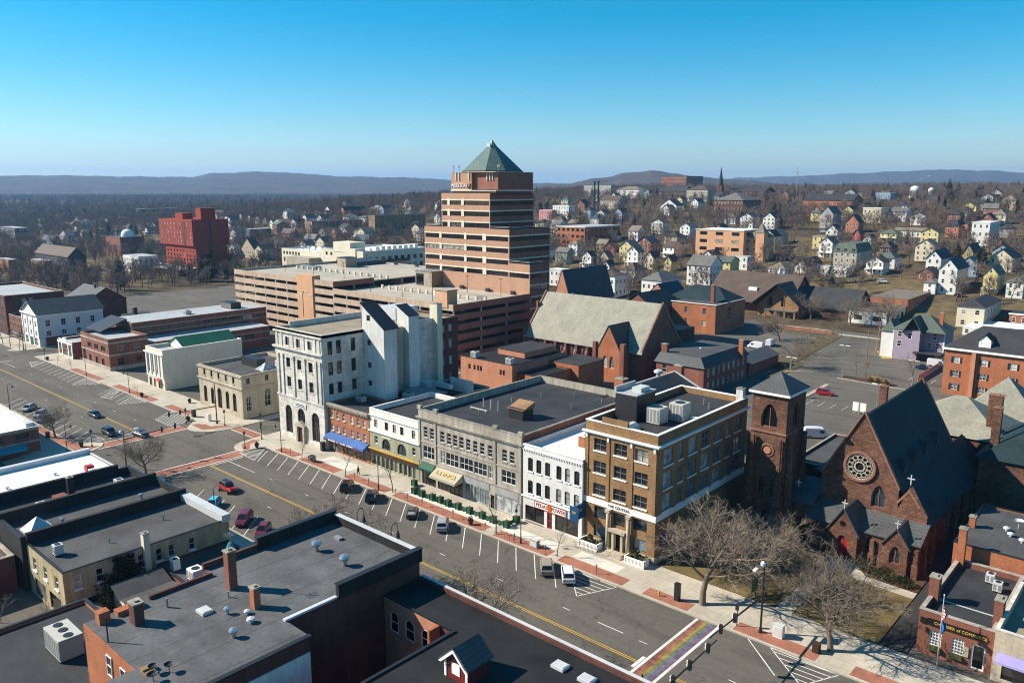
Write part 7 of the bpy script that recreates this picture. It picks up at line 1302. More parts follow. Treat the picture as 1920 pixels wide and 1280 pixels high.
for i,(px,py,hpx,lb) in enumerate(((226,545,78,'tall sunlit green conifer at left behind the red brick roofs'),(395,528,72,'dark broad conifer right of the red tower'),(184,448,36,'left conifer of the dark clump left of the dome'),(204,446,34,'middle conifer of the dark clump left of the dome'),(256,444,32,'right conifer of the dark clump beside the dome'),(378,528,50,'smaller conifer tucked against the red tower foot'),(716,470,34,'round green conifer above the loft roof units'),(499,392,26,'dark conifer standing above distant houses left of centre'),(562,430,34,'narrow dark conifer left of the dark apartment range'),(1635,392,42,'tall dark conifer on the hill beside the white modernist building'),(1680,388,34,'dark conifer right of the grey modern block'),(1778,372,40,'tall conifer on the right skyline, left of a pair'),(1796,374,36,'tall conifer on the right skyline, right of a pair'),(1838,510,62,'loose conifer beside the ochre house'),(1862,398,30,'dark conifer among white houses at far right'),(1905,400,32,'dark conifer at the right margin'),(1215,545,30,'evergreen beside the hipped white house'),(1098,548,40,'evergreen between chapel and italianate house'),(1296,398,18,'green conifer right of the many-gabled house'),(1012,400,26,'dark conifer left of the white stepped house'),(1110,360,22,'round dark tree by the white-finned block'),(1700,352,18,'conifer left of the larger dome'),(1570,352,18,'conifer above the red brick hall'))):
    p = hit(px,py);k = depth_of(p)/FPX;place(conp[i % 2],used,(p.x,p.y,p.z-.2),i*1.9,hpx*k/16,lb)
cnt = 0;tries = 0
while cnt < 250 and tries < 6000:
    tries += 1;px = rng.uniform(-20,1940);py = rng.uniform(392,575) if px > 1000 else rng.uniform(400,530);p = hit(px,py)
    if (p.y < 329 and p.x > -400) or not clear(p.x,p.y,1.5) or (p.y < 300 and -560 < p.x and p.y > 80 and p.x > -470 and p.y < 236):continue
    if p.y < 120:continue
    place(farp[cnt % 4],used,(p.x,p.y,p.z-.2),rng.uniform(0,6.28),rng.uniform(.62,1.08));cnt += 1
# ---- the wood itself: one mass of instanced trees, out to four kilometres
bm_v = [];bm_s = [];bm_r = [];bm_i = []
for d0,d1,n in ((420,800,3000),(800,1400,6500),(1400,2300,8000),(2300,4200,8000)):
    for i in range(n):
        D = sqrt(rng.uniform(d0*d0,d1*d1));a = HEAD + rng.uniform(-.63,.63);x,y = -sin(a)*D,cos(a)*D
        if (y < 331 and x > -430) or y < 60 or not clear(x,y,3):continue
        if D < 900 and (sin(x*.017+2)*sin(y*.021) > .6):continue
        far = D > 1200;bm_v.append((x,y,terrain(x,y)-.3));con = rng.random() < (.05 if D < 1400 else .10)*(1.6 if y > 600 else 1);bm_i.append(4+rng.randrange(2) if con else rng.randrange(4));bm_s.append(rng.uniform(.65,1.15)*(1.15 if far else .85)*(1.25 if D > 2300 else 1));bm_r.append((0.0,0.0,rng.uniform(0,6.28)))
me = bpy.data.meshes.new('woodland');me.from_pydata(bm_v,[],[])
for nm,ty,key,dat in (('scl','FLOAT','value',bm_s),('pick','INT','value',bm_i),('rot','FLOAT_VECTOR','vector',[c for r in bm_r for c in r])):me.attributes.new(nm,ty,'POINT').data.foreach_set(key,dat)
wood = link('woodland',me);tag(wood,'grey-brown leafless woodland spreading behind the town','woodland');wood['kind'] = 'stuff'
def joined(t,nm):                                        # one mesh with bark and crown slots, used only as instance shape
    ks = KIDS[t.session_uid];m = MB();n0 = 0;idx = []
    for k_,c in enumerate(ks):m.add([v.co for v in c.data.vertices],[tuple(p.vertices) for p in c.data.polygons]);idx += [k_]*len(c.data.polygons)
    d = m.mesh(nm);[d.materials.append(c.data.materials[0]) for c in ks];d.polygons.foreach_set('material_index',idx);return bpy.data.objects.new(nm,d)
shapes = [joined(t,'wood_shape') for t in farp+conp]
ng = bpy.data.node_groups.new('scatter_wood','GeometryNodeTree');ng.interface.new_socket('Geometry',in_out='INPUT',socket_type='NodeSocketGeometry');ng.interface.new_socket('Geometry',in_out='OUTPUT',socket_type='NodeSocketGeometry')
gi = ng.nodes.new('NodeGroupInput');go = ng.nodes.new('NodeGroupOutput');jn = ng.nodes.new('GeometryNodeJoinGeometry');ip = ng.nodes.new('GeometryNodeInstanceOnPoints');ip.inputs['Pick Instance'].default_value = True
for s in reversed(shapes):
    oi = ng.nodes.new('GeometryNodeObjectInfo');oi.inputs['Object'].default_value = s;oi.inputs['As Instance'].default_value = True;ng.links.new(oi.outputs['Geometry'],jn.inputs[0])
def na(nm,ty):n = ng.nodes.new('GeometryNodeInputNamedAttribute');n.data_type = ty;n.inputs['Name'].default_value = nm;return n.outputs['Attribute']
ng.links.new(gi.outputs[0],ip.inputs['Points']);ng.links.new(jn.outputs[0],ip.inputs['Instance']);ng.links.new(na('pick','INT'),ip.inputs['Instance Index']);ng.links.new(na('rot','FLOAT_VECTOR'),ip.inputs['Rotation']);ng.links.new(na('scl','FLOAT'),ip.inputs['Scale']);ng.links.new(ip.outputs[0],go.inputs[0])
md = wood.modifiers.new('scatter','NODES');md.node_group = ng
# ---------------------------------------------------------------- hills on the skyline
def m_hill():
    m,t,b = _nodes('hill_wood',1,.05,0);v = _coord(t,'pos');c = _ramp(t,_noise(t,v,.004,8),[(.35,(.06,.045,.036)),(.55,(.10,.075,.055)),(.7,(.05,.055,.035))]);t.links.new(_mul(t,c,_ramp(t,_noise(t,v,.03,6),[(.3,grey(.6)),(.7,grey(1.2))])),b.inputs[0])
m_hill()
def ridge(sky,D,back,foot):
    """ridge whose crest shows at the given (px, py) pairs when it stands D metres away"""
    m = MB();cols = [];x = sky[0][0]
    while x <= sky[-1][0]:
        for (a,ya),(b,yb) in zip(sky,sky[1:]):
            if a <= x <= b:y = ya+(yb-ya)*sstep(a,b,x)
        y += .5*sin(x*.09)+.35*sin(x*.23+1);d = ray(x,y);h = hypot(d.x,d.y);u = Vector((d.x/h,d.y/h));z = CAMH+d.z/h*D;cols.append((u,z));x += 8
    n = 9
    for u,z in cols:
        for i in range(n):
            t = i/(n-1);r = D-foot+(foot+back)*t;k = sin(pi*min(1,t*(foot+back)/foot/2))**1.2 if t*(foot+back) < foot else cos(pi/2*(t*(foot+back)-foot)/back);m.v.append((u.x*r,u.y*r,25+(z-25)*k))
    for j in range(len(cols)-1):
        for i in range(n-1):a = j*n+i;m.f.append((a,a+n,a+n+1,a+1))
    return struct(part('hills',m,'hill_wood',None,True)),cols
ridge([(-150,330),(120,329),(230,331),(355,332),(400,325),(490,322),(560,325),(640,331),(760,333),(860,338),(1000,343),(1100,346)],7200,2500,2600)
ridge([(940,350),(1060,344),(1130,333),(1180,324),(1225,320),(1260,325),(1310,332),(1400,338),(1480,346)],4300,1200,1300)
hl,cols = ridge([(1290,344),(1400,333),(1500,330),(1600,325),(1700,321),(1765,318),(1850,320),(1930,324),(2080,328)],9500,2500,2600)
for i,(pa,pb) in enumerate((((1782,319.5),(1742,334)),((1776,321),(1728,335)),((1770,323),(1738,331)))):
    m = MB()
    for s in range(7):
        q = []
        for f in (s/7,(s+1)/7):
            px,py = pa[0]+(pb[0]-pa[0])*f,pa[1]+(pb[1]-pa[1])*f
            for e in (-1.1,1.1):d = ray(px+e*1.4,py);h = hypot(d.x,d.y);R = 9420-2350*f**1.0*.62-40;q.append((d.x/h*R,d.y/h*R,CAMH+d.z/h*R))
        m.quad(q[0],q[1],q[3],q[2])
    under(part('ski_trail',m,'snow'),hl)
# ---------------------------------------------------------------- haze: pale even air out to the hills
hz = MB().box(-17000,8000,-1500,17000,-3,420);hb = hz.mesh('haze');ho = link('haze',hb);ho['kind'] = 'stuff';ho['label'] = 'thin pale blue haze over the valley';ho['category'] = 'haze'
hm = bpy.data.materials.new('haze_air');hm.use_nodes = True;t = hm.node_tree;t.nodes.clear();out = t.nodes.new('ShaderNodeOutputMaterial');pv = t.nodes.new('ShaderNodeVolumePrincipled');pv.inputs['Color'].default_value = (.32,.6,1,1);pv.inputs['Density'].default_value = 8e-5;pv.inputs['Anisotropy'].default_value = .2;t.links.new(pv.outputs[0],out.inputs['Volume']);hb.materials.append(hm)
# ---------------------------------------------------------------- vehicles
def loft(mb,st):
    """hull from cross-sections (x, z0, z1, half width, shoulder): flat floor, sides, rounded shoulders"""
    rings = []
    for x,z0,z1,w,s in st:rings.append([(x,-w*.94,z0),(x,-w,z0+.18),(x,-w*.98,z1-s),(x,-w*.86,z1),(x,w*.86,z1),(x,w*.98,z1-s),(x,w,z0+.18),(x,w*.94,z0)])
    n = len(mb.v);m = 8
    for r in rings:mb.v += r
    for i in range(len(rings)-1):
        for j in range(m):a,b = n+i*m+j,n+i*m+(j+1) % m;mb.f.append((a,a+m,b+m,b))
    mb.f.append(tuple(n+j for j in range(m)));mb.f.append(tuple(n+(len(rings)-1)*m+j for j in reversed(range(m))));return mb
KIND = dict(
    sedan=dict(L=4.7,W=.9,hull=[(-2.35,.42,.78,.78,.08),(-2.2,.28,.98,.86,.1),(-1.3,.24,1.0,.9,.1),(.9,.24,.98,.9,.1),(1.9,.26,.86,.87,.12),(2.3,.32,.68,.76,.1)],cab=(-1.75,1.25,-1.0,.45,.98,1.44)),
    suv=dict(L=4.7,W=.95,hull=[(-2.35,.5,1.0,.86,.08),(-2.25,.34,1.12,.92,.1),(-1,.3,1.14,.95,.1),(1.0,.3,1.12,.95,.1),(2.0,.32,1.02,.91,.14),(2.35,.42,.8,.82,.1)],cab=(-2.2,1.3,-1.85,.5,1.1,1.72)),
    hatch=dict(L=4.1,W=.88,hull=[(-2.05,.44,.9,.8,.08),(-1.95,.3,1.0,.86,.1),(-.8,.26,1.02,.88,.1),(.8,.26,1.0,.88,.1),(1.7,.28,.88,.85,.14),(2.05,.36,.7,.76,.1)],cab=(-1.95,1.15,-1.4,.3,.98,1.52)),
    jeep=dict(L=4.2,W=.92,hull=[(-2.0,.5,1.1,.86,.04),(-1.95,.45,1.18,.9,.05),(0,.45,1.18,.9,.05),(.55,.45,1.16,.88,.05),(1.9,.5,1.1,.74,.06),(2.05,.55,1.0,.72,.05)],cab=(-1.9,.62,-1.8,.35,1.16,1.84)),
    van=dict(L=5.6,W=1.0,hull=[(-2.8,.5,2.3,.92,.12),(-2.7,.36,2.45,.98,.14),(0,.34,2.5,1.0,.14),(1.2,.34,2.4,.98,.14),(1.75,.34,1.9,.96,.14),(2.25,.36,1.2,.94,.14),(2.8,.44,.95,.84,.1)],cab=None))
def car_proto(kind,paint):
    k = KIND[kind];t = thing('parked_car','car','car',(0,0,0));L,W_ = k['L'],k['W'];lpart('body',loft(MB(),k['hull']),paint,t,False)
    if k['cab']:
        a,b,c,d,z0,z1 = k['cab'];w0,w1 = W_*.88,W_*.70;g = MB().add([(a,-w0,z0),(b,-w0,z0),(b,w0,z0),(a,w0,z0),(c,-w1,z1),(d,-w1,z1),(d,w1,z1),(c,w1,z1)],[(0,1,5,4),(1,2,6,5),(2,3,7,6),(3,0,4,7)]);lpart('window',g,'glass_dark',t)
        r = MB().add([(c-.1,-w1-.03,z1-.01),(d+.08,-w1-.03,z1-.01),(d+.08,w1+.03,z1-.01),(c-.1,w1+.03,z1-.01),(c+.1,-w1+.08,z1+.06),(d-.1,-w1+.08,z1+.06),(d-.1,w1-.08,z1+.06),(c+.1,w1-.08,z1+.06)],[(0,1,5,4),(1,2,6,5),(2,3,7,6),(3,0,4,7),(4,5,6,7),(3,2,1,0)]);lpart('roof',r,paint if kind != 'jeep' else 'metal_dark',t)
        for s in (-1,1):
            for xa,xb in ((a,c),(b,d),((a+b)/2-.1,(c+d)/2-.1)):lpart('pillar',MB().tube((xa,s*w0,z0),(xb,s*w1,z1),.05,.045,4),paint,t)
    else:
        lpart('windscreen',MB().add([(1.22,-.82,2.3),(1.8,-.86,1.75),(2.22,-.84,1.28),(2.22,.84,1.28),(1.8,.86,1.75),(1.22,.82,2.3)],[(0,1,4,5),(1,2,3,4)]).xf(Matrix.Translation((.03,0,.03))),'glass_dark',t)
        for s in (-1,1):lpart('side_window',MB().box(.45,1.35,s*1.0-.012,s*1.0+.012,1.35,1.95),'glass_dark',t)
    r = .36 if kind in ('suv','jeep','van') else .32
    for x in (-L*.31,L*.31):
        for s in (-1,1):
            w = link('wheel',MB().tube((0,-.11,0),(0,.11,0),r,r,14).mesh('wheel'),'tyre',t,loc=(x,s*(W_-.1),r));kid(w,t);rm = link('rim',MB().tube((0,-.115,0),(0,.115,0),r*.6,r*.6,10).mesh('rim'),'rim',w);kid(rm,w)
    zf = k['hull'][-1][2]-.08;zb = k['hull'][0][2]-.06
    for s in (-1,1):lpart('headlight',MB().box(L/2-.12,L/2+.01,s*W_*.62-.16,s*W_*.62+.16,zf-.12,zf+.02),'lamp_clear',t);lpart('tail_light',MB().box(-L/2-.01,-L/2+.1,s*W_*.72-.1,s*W_*.72+.1,zb-.22,zb+.02),'lamp_red',t)
    return t
_CP = {}
def car(kind,paint,x,y,ang,label,z=0.006,cat=None,name='parked_car'):
    key = (kind,paint)
    if key not in _CP:o = _CP[key] = car_proto(kind,paint);o.location = (x,y,z);o.rotation_euler = (0,0,RAD(ang))
    else:o = copy_tree(_CP[key],(x,y,z),RAD(ang))
    o['label'] = label;o['category'] = cat or ('van' if kind == 'van' else 'car');o.name = name if kind != 'van' else 'delivery_van';return o
IN,NR = 131.5,-48
car('suv','paint_black',-116.3,84.1,IN,'black SUV parked at an angle before the olive green shop, left of two');car('suv','paint_black',-108.9,84.1,IN,'black SUV parked at an angle before the olive green shop, right of two');car('hatch','paint_black',-97.9,84.1,IN,'black hatchback parked before the LA BOCA canopy');car('suv','paint_silver',-90.4,84.1,IN,'silver SUV parked alone before the long stone block');car('suv','paint_tan',-68.2,84.0,IN,'tan-silver SUV parked beside a white car at the kerb');car('suv','paint_white',-64.4,84.2,IN,'white SUV parked beside the striped no-parking triangle')
car('sedan','paint_navy',-201.4,72.0,2,'dark blue sedan driving along the far left road',name='moving_car');car('suv','paint_black',-183.6,68.3,0,'black SUV waiting at the brick crossing',name='moving_car');car('sedan','paint_navy',-177.2,72.6,8,'dark blue sedan on the brick crossing behind bare tree',name='moving_car');car('jeep','paint_red',-131.8,68.8,-3,'red off-roader with black roof on the main street',name='moving_car')
car('hatch','tarp_cyan',-126.8,63.2,NR,'bright cyan car half hidden behind the parapet');car('suv','paint_maroon',-116.8,63.4,NR,'maroon SUV parked at the near kerb behind yellow building');car('hatch','paint_maroon',-110.6,63.2,NR,'dark red hatchback parked right of the maroon SUV')
car('sedan','paint_silver',-220.4,63.4,NR,'silver sedan parked near the left edge');car('sedan','paint_blue',-207.0,62.4,NR,'blue sedan parked under the left bare tree');car('hatch','paint_ice',-211.8,63.2,NR,'ice blue hatchback parked beside the silver sedan')
car('suv','paint_red',-75.8,212.4,12,'red SUV alone in the rear car park',.01);car('van','paint_white',-63.0,173.4,35,'white van parked behind the bell tower',.01);car('van','paint_white',-118.0,260.3,180,'white van parked side-on behind the annex',.01);car('van','paint_white',-116.2,268.5,95,'white van parked end-on behind another van',.01);car('sedan','paint_navy',-64.6,263.5,10,'navy sedan parked beside the pink fence',.01);car('van','paint_white',-62.6,270.5,5,'white van parked below the lilac house',.01);car('sedan','paint_black',-57.6,226,20,'black sedan near the brick apartments wall',.01)
for px,py,kd,pt,lb in ((1655,532,'suv','paint_white','white car parked by the long lawn on the slope'),(1532,470,'sedan','paint_silver','silver car before the bright yellow house'),(1549,470,'sedan','paint_maroon','reddish car before the bright yellow house'),(1545,436,'sedan','paint_white','white car below the tall grey-blue house'),(1800,556,'sedan','paint_black','dark car beside the three storey white house')):p = hit(px,py);car(kd,pt,p.x,p.y-1,10,lb,p.z+.1)
# ---------------------------------------------------------------- street furniture
def lamp_tall():
    t = thing('street_lamp','l','street lamp',(0,0,0));lpart('post',MB().frustum(0,0,0,.9,.17,.12,10).frustum(0,0,.9,6.3,.085,.06,8),'metal_dark',t);arm = [(0,0,6.2)]+[(.55-.55*cos(a),0,6.3+.45*sin(a)) for a in (.3,.9,1.57,2.2,2.8)]+[(1.1,0,6.2)];lpart('arm',MB().path([Vector(p) for p in arm],.04,5),'metal_dark',t);lpart('lantern',MB().lathe(1.1,0,[(.04,6.2),(.14,6.05),(.26,5.75),(.28,5.7)],10),'metal_dark',t);lpart('globe',MB().lathe(1.1,0,[(.24,5.7),(.2,5.5),(.08,5.36),(0,5.34)],10),'lamp_clear',t,True);return t
def lamp_short():
    t = thing('street_lamp','l','street lamp',(0,0,0));lpart('post',MB().frustum(0,0,0,.6,.2,.11,10).frustum(0,0,.6,3.1,.07,.06,8),'metal_dark',t);lpart('lantern',MB().lathe(0,0,[(.1,3.1),(.2,3.2),(.24,3.55),(.28,3.6),(.14,3.85),(.02,4.0)],10),'metal_dark',t);return t
LT,LS = lamp_tall(),lamp_short();us = {}
def put(pr,x,y,rz,label,z=.13):return place(pr,us,(x,y,z),rz,1.0,label)
for x,y,a,lb in ((-143.8,87.6,-pi/2,'hooked lamp post before the white bank'),(-111.4,87.6,-pi/2,'hooked lamp post before the olive green shop'),(-76.8,88.1,-pi/2,'hooked lamp post before the white cycle shop'),(-218.2,87.4,-pi/2,'hooked lamp post before the cream building'),(-248.2,87.5,-pi/2,'hooked lamp post before the long red brick block'),(-223.4,60.0,pi/2,'hooked lamp post at the left edge kerb'),(-176.1,56.8,pi/2,'hooked lamp post on the near left corner'),(-119.2,59.6,pi/2,'hooked lamp post above the maroon SUV'),(-304.6,88.8,-pi/2,'hooked lamp post beside the white hall')):put(LT,x,y,a,lb)
for i,(px,py,lb) in enumerate(((669,957,'lamp top peeking over grey roof parapet, left of two'),(733,986,'lamp top peeking over grey roof parapet, right of two'))):
    d = ray(px,py);k = 59.4/d.y;o = put(LT,d.x*k,59.4,pi/2,lb);z = CAMH+d.z*k;o.scale = (1,1,z/6.7)
for x,y,lb in ((-170.3,89.2,'short lantern post before the beige bank corner'),(-178.6,83.9,'short lantern post at the brick crossing end'),(-154.7,89.5,'short lantern post beside the white bank corner'),(-151.6,83.6,'short lantern post on the rounded kerb right of side street'),(-177.4,62.2,'short lantern post on the near left kerb'),(-282.6,87.6,'short lantern post beside the far left crossing'),(-162.0,93.6,'short lantern post in the side street')):put(LS,x,y,0,lb)
def head(t,x,y,z,face=0):                              # three-lens signal head
    h = part('signal_head',MB().box(x-.18,x+.18,y-.17,y+.17,z-.55,z+.55),'metal_dark',t)
    for i,c in enumerate(('lamp_red','gold','green_paint')):part('visor',MB().box(x-.34,x-.182,y-.14,y+.14,z+.26-.36*i,z+.44-.36*i),'dome_white' if i < 3 else c,h)
def mast(label,x,y,H,arm_y,za,heads,lamp=False):
    t = thing('traffic_signal',label,'traffic signal',(x,y,.13));part('pole',MB().frustum(x,y,.13,.7,.3,.2,10).frustum(x,y,.7,H,.15,.1,8),'metal_dark',t);part('mast_arm',MB().tube((x,y,za-.5),(x,arm_y,za),.13,.07,8),'metal_dark',t)
    for yy in heads:f = (yy-y)/(arm_y-y);head(t,x,yy,za-.5+.5*f)
    if lamp:part('lamp_arm',MB().tube((x,y,H-1.0),(x,y+(1 if arm_y > y else -1)*2.4,H-.2),.05,.04,6),'metal_dark',t);part('lamp_head',MB().box(x-.2,x+.2,y+(2.2 if arm_y > y else -3.0),y+(3.0 if arm_y > y else -2.2),H-.3,H-.1),'dome_white',t);part('camera_dome',MB().lathe(x,y-.45,[(.05,H-.7),(.3,H-.45),(.32,H-.1),(.12,H+.1),(0,H+.1)],10),'dome_white',t,True)
    return t
T = mast('signal mast with camera dome over the rainbow crossing',-37.5,89,9.8,75.2,5.6,(81.4,77.9),True);s = part('banner_sign',MB().box(-38.0,-37.95,86.6,88.4,6.2,7.9),'green_paint',T);part('banner_strip',MB().box(-38.03,-38.005,86.8,88.2,7.3,7.6),'cream',s);part('banner_strip',MB().box(-38.03,-38.005,86.8,88.2,6.5,6.7),'cream',s)
mast('signal mast reaching in from the near kerb, lower right',-36.7,60.0,9.0,75.4,5.6,(73.4,69.4,66.0));mast('signal mast before the beige bank',-173.4,88.9,9.9,76.6,4.9,(80.2,77.6));mast('signal mast on the near side of the side street',-158.1,61.4,8.0,72.4,6.6,(71.8,69),True);mast('signal mast beside the white hall',-305.5,88.4,8.5,76,5.5,(80,77))
t = thing('signal_post','thin pedestrian signal post at the rainbow crossing end','signal post',(-40.4,88.4,.13));part('post',MB().tube((-40.4,88.4,.13),(-40.4,88.4,3.2),.07,.06,8),'metal_dark',t);part('signal_box',MB().box(-40.6,-40.2,88.1,88.35,2.4,3.0),'metal_dark',t)
def meter():
    t = thing('parking_meter','m','parking meter',(0,0,0));lpart('post',MB().tube((0,0,0),(0,0,1.1),.04,.04,6),'metal_dark',t);lpart('meter_head',MB().lathe(0,0,[(.05,1.08),(.13,1.16),(.14,1.4),(.08,1.5),(0,1.53)],8),'metal_grey',t);return t
PM = meter();where = ['at the left end of the white bank','before the orange brick shop','left of the first black SUV','between the two black SUVs','right of the two black SUVs','left of the LA BOCA canopy','before the LA BOCA canopy','behind the silver SUV','right of the round planter','at the bicycle racks','left of the tan-silver SUV','right of the white SUV']
for (x,y),w in zip(((-140.6,87.7),(-133.8,87.6),(-118.8,87.8),(-114.3,87.6),(-106.5,87.6),(-103.2,87.6),(-99.4,87.6),(-91.7,87.7),(-84.1,87.6),(-77.9,87.8),(-71.5,87.7),(-62.0,87.8)),where):put(PM,x,y,0,'parking meter '+w)
def box_planter():
    t = thing('box_planter','b','planter',(0,0,0));lpart('box',MB().box(-.38,.38,-.38,.38,.06,1.15),'green_paint',t);[lpart('corner_post',MB().box(a-.05,a+.05,b-.05,b+.05,0,1.2),'green_paint',t) for a in (-.4,.4) for b in (-.4,.4)];lpart('soil',MB().box(-.33,.33,-.33,.33,1.15,1.18),'soil',t);return t
BP = box_planter();bx = [(-108.0,93.4),(-105.0,90.8),(-102.9,90.8),(-100.3,90.9),(-98.3,91.0),(-96.2,90.9),(-93.9,91.1),(-91.1,91.1),(-88.1,91.1),(-85.5,91.0),(-82.5,91.1),(-82.6,93.6)];nth = ['first','second','third','fourth','fifth','sixth','seventh','eighth','ninth','tenth','eleventh','last']
for (x,y),n_ in zip(bx,nth):put(BP,x,y,0,n_+' dark green planter box from left along the stone block terrace')
for i,((xa,ya),(xb,yb)) in enumerate(zip(bx,bx[1:])):
    if hypot(xb-xa,yb-ya) > 4:continue
    t = thing('terrace_fence','low green fence panel between the '+nth[i]+' and '+nth[i+1]+' planter boxes','fence',((xa+xb)/2,(ya+yb)/2,.13));u = Vector((xb-xa,yb-ya)).normalized();part('panel',MB().obox(((xa+xb)/2,(ya+yb)/2),u,max(.1,hypot(xb-xa,yb-ya)/2-.5),.03,.3,.95),'green_paint',t);part('foot',MB().obox(((xa+xb)/2,(ya+yb)/2),u,.06,.25,.13,.3),'green_paint',t)
def pot(label,x,y,z=.13):
    t = thing('round_planter',label,'planter',(x,y,z));part('pot',MB().lathe(x,y,[(.26,z),(.36,z+.3),(.46,z+.72),(.5,z+.78),(.42,z+.8)],12),'wood_dark',t,True);s = MB()
    for i in range(60):p = Vector((x+random.gauss(0,.2),y+random.gauss(0,.2),z+.8+abs(random.gauss(0,.2))));u = Vector((random.gauss(0,1),random.gauss(0,1),random.gauss(0,1))).normalized()*.13;w = u.orthogonal().normalized()*.08;s.quad(p-u-w,p+u-w,p+u+w,p-u+w)
    part('plant',s,'shrub_dry',t)
pot('round planter before the long stone block',-87.7,87.9);pot('round planter at the brick crossing left corner',-180.6,85.4);pot('round planter on the rounded kerb by the bank',-150.2,85.6);pot('round planter before the cream building',-211.5,87.8);pot('round planter on the near left kerb',-179,60.6);pot('round planter near the far left crossing',-281,87.8);pot('round planter beside the beige bank left side',-196,93.4)
def cabinet(name,label,cat,x,y,w,d,h,mat,lid=None):t = thing(name,label,cat,(x,y,.13));part('case',MB().box(x-w/2,x+w/2,y-d/2,y+d/2,.13,h),mat,t);part('lid',MB().box(x-w/2-.04,x+w/2+.04,y-d/2-.04,y+d/2+.04,h,h+.1),lid or mat,t);part('door_panel',MB().box(x-w/2+.08,x+w/2-.08,y-d/2-.02,y-d/2-.003,.3,h-.15),lid or mat,t)
cabinet('utility_cabinet','white signal control cabinet beside the signal mast','cabinet',-35.4,89.6,1.2,.8,1.7,'white_trim','metal_light');cabinet('utility_cabinet','white cabinet before the beige bank corner','cabinet',-177.0,88.8,.9,.8,1.8,'white_trim','metal_light');cabinet('newspaper_box','dark kiosk box left of the white cabinet','kiosk',-183.0,88.0,.9,.8,1.7,'metal_dark');cabinet('litter_bin','double grey litter bin before the white cycle shop','litter bin',-74.4,88.6,1.5,.7,1.35,'metal_grey','metal_light');cabinet('litter_bin','grey litter bin before the white bank right end','litter bin',-133.6,88.4,1.3,.7,1.3,'metal_grey','metal_dark');cabinet('kiosk','tall black kiosk on the pavement before the big bare tree','kiosk',-49.4,89.0,.7,.6,2.5,'metal_dark');cabinet('mailbox','black bank night box beside the orange brick shop','box',-137.9,93.9,.8,.7,2.0,'metal_dark');cabinet('litter_bin','dark litter bin on the near left pavement','litter bin',-191.8,58.2,.8,.7,1.3,'metal_dark');cabinet('litter_bin','dark litter bin right of the signal control cabinet','litter bin',-30.6,89.4,.8,.8,1.2,'wood_dark')
t = thing('fire_hydrant','yellow fire hydrant near the driveway','hydrant',(-51.9,88.4,.13));part('body',MB().lathe(-51.9,88.4,[(.16,.13),(.14,.25),(.11,.3),(.11,.65),(.15,.68),(.13,.8),(.05,.9)],10),'line_yellow',t,True);part('outlet',MB().tube((-52.1,88.4,.55),(-51.7,88.4,.55),.06),'line_yellow',t)
for i,x in enumerate((-80.2,-79.2,-78.4)):t = thing('bicycle_rack',('left','middle','right')[i]+' hoop of the bicycle racks by the cycle shop lamp','bicycle rack',(x,88.4,.13));part('hoop',MB().path([Vector((x,88.1,.13)),Vector((x,88.1,.8)),Vector((x,88.4,1.0)),Vector((x,88.7,.8)),Vector((x,88.7,.13))],.03,5),'metal_dark',t);part('foot_plate',MB().box(x-.06,x+.06,88.05,88.15,.14,.15),'metal_dark',t)
# handrail by the corner block steps
t = thing('handrail','black iron handrail beside the corner block ramp','railing',(-67.2,92.8,.13));part('rail',MB().tube((-70.0,92.7,1.1),(-65.0,92.7,1.1),.04).tube((-65.0,92.7,1.1),(-64.6,94.2,1.1),.04),'metal_dark',t);bl = MB()
for i in range(21):part('baluster',MB().tube((-70+i*.25,92.7,.13),(-70+i*.25,92.7,1.1),.02,.02,4),'metal_dark',t)
# person walking by the olive green shop
def person(label,x,y,rz,top,legs):
    t = thing('person',label,'person',(x,y,.13),rz);vs = [(0,0,.92),(0,0,1.18),(0,0,1.42),(0,0,1.52),(0,0,1.66),(.1,.12,.5),(.16,.1,.08),(.28,.1,.04),(-.12,-.1,.48),(-.2,-.1,.08),(-.08,-.1,.04),(0,.21,1.38),(.02,.26,1.1),(.16,.24,.9),(0,-.21,1.38),(-.02,-.26,1.1),(-.1,-.25,.86)];ed = [(0,1),(1,2),(2,3),(3,4),(0,5),(5,6),(6,7),(0,8),(8,9),(9,10),(2,11),(11,12),(12,13),(2,14),(14,15),(15,16)]
    rad = [.15,.14,.15,.06,.1,.085,.055,.04,.085,.055,.04,.075,.055,.04,.075,.055,.04];me = bpy.data.meshes.new('body');me.from_pydata(vs,ed,[]);o = link('body',me,top,t);m = o.modifiers.new('skin','SKIN');sv = me.skin_vertices[0].data if me.skin_vertices else None
    if sv is None:
        bm = bmesh.new();bm.from_mesh(me);bm.verts.layers.skin.verify();bm.to_mesh(me);bm.free();sv = me.skin_vertices[0].data
    for i,r in enumerate(rad):sv[i].radius = (r,r)
    sv[0].use_root = True;o.modifiers.new('sub','SUBSURF').levels = 1;o.modifiers['sub'].render_levels = 2
    link('face',MB().lathe(.05,0,[(.0,1.55),(.075,1.58),(.085,1.67),(.06,1.74),(0,1.76)],10).mesh('face'),'skin',t,True);link('hair',MB().lathe(-.02,0,[(.09,1.6),(.115,1.7),(.1,1.78),(.04,1.83),(0,1.84)],10).mesh('hair'),'cloth_dark',t,True)
    link('trousers',MB().tube((0,.07,.95),(.12,.12,.5),.11,.085,8).tube((.12,.12,.5),(.16,.1,.12),.085,.07,8).tube((0,-.07,.95),(-.12,-.1,.48),.11,.085,8).tube((-.12,-.1,.48),(-.19,-.1,.12),.085,.07,8).mesh('trousers'),legs,t,True)
import bmesh
person('person in dark red coat walking before the olive shop',-120.6,90.0,.3,'cloth_maroon','cloth_dark')
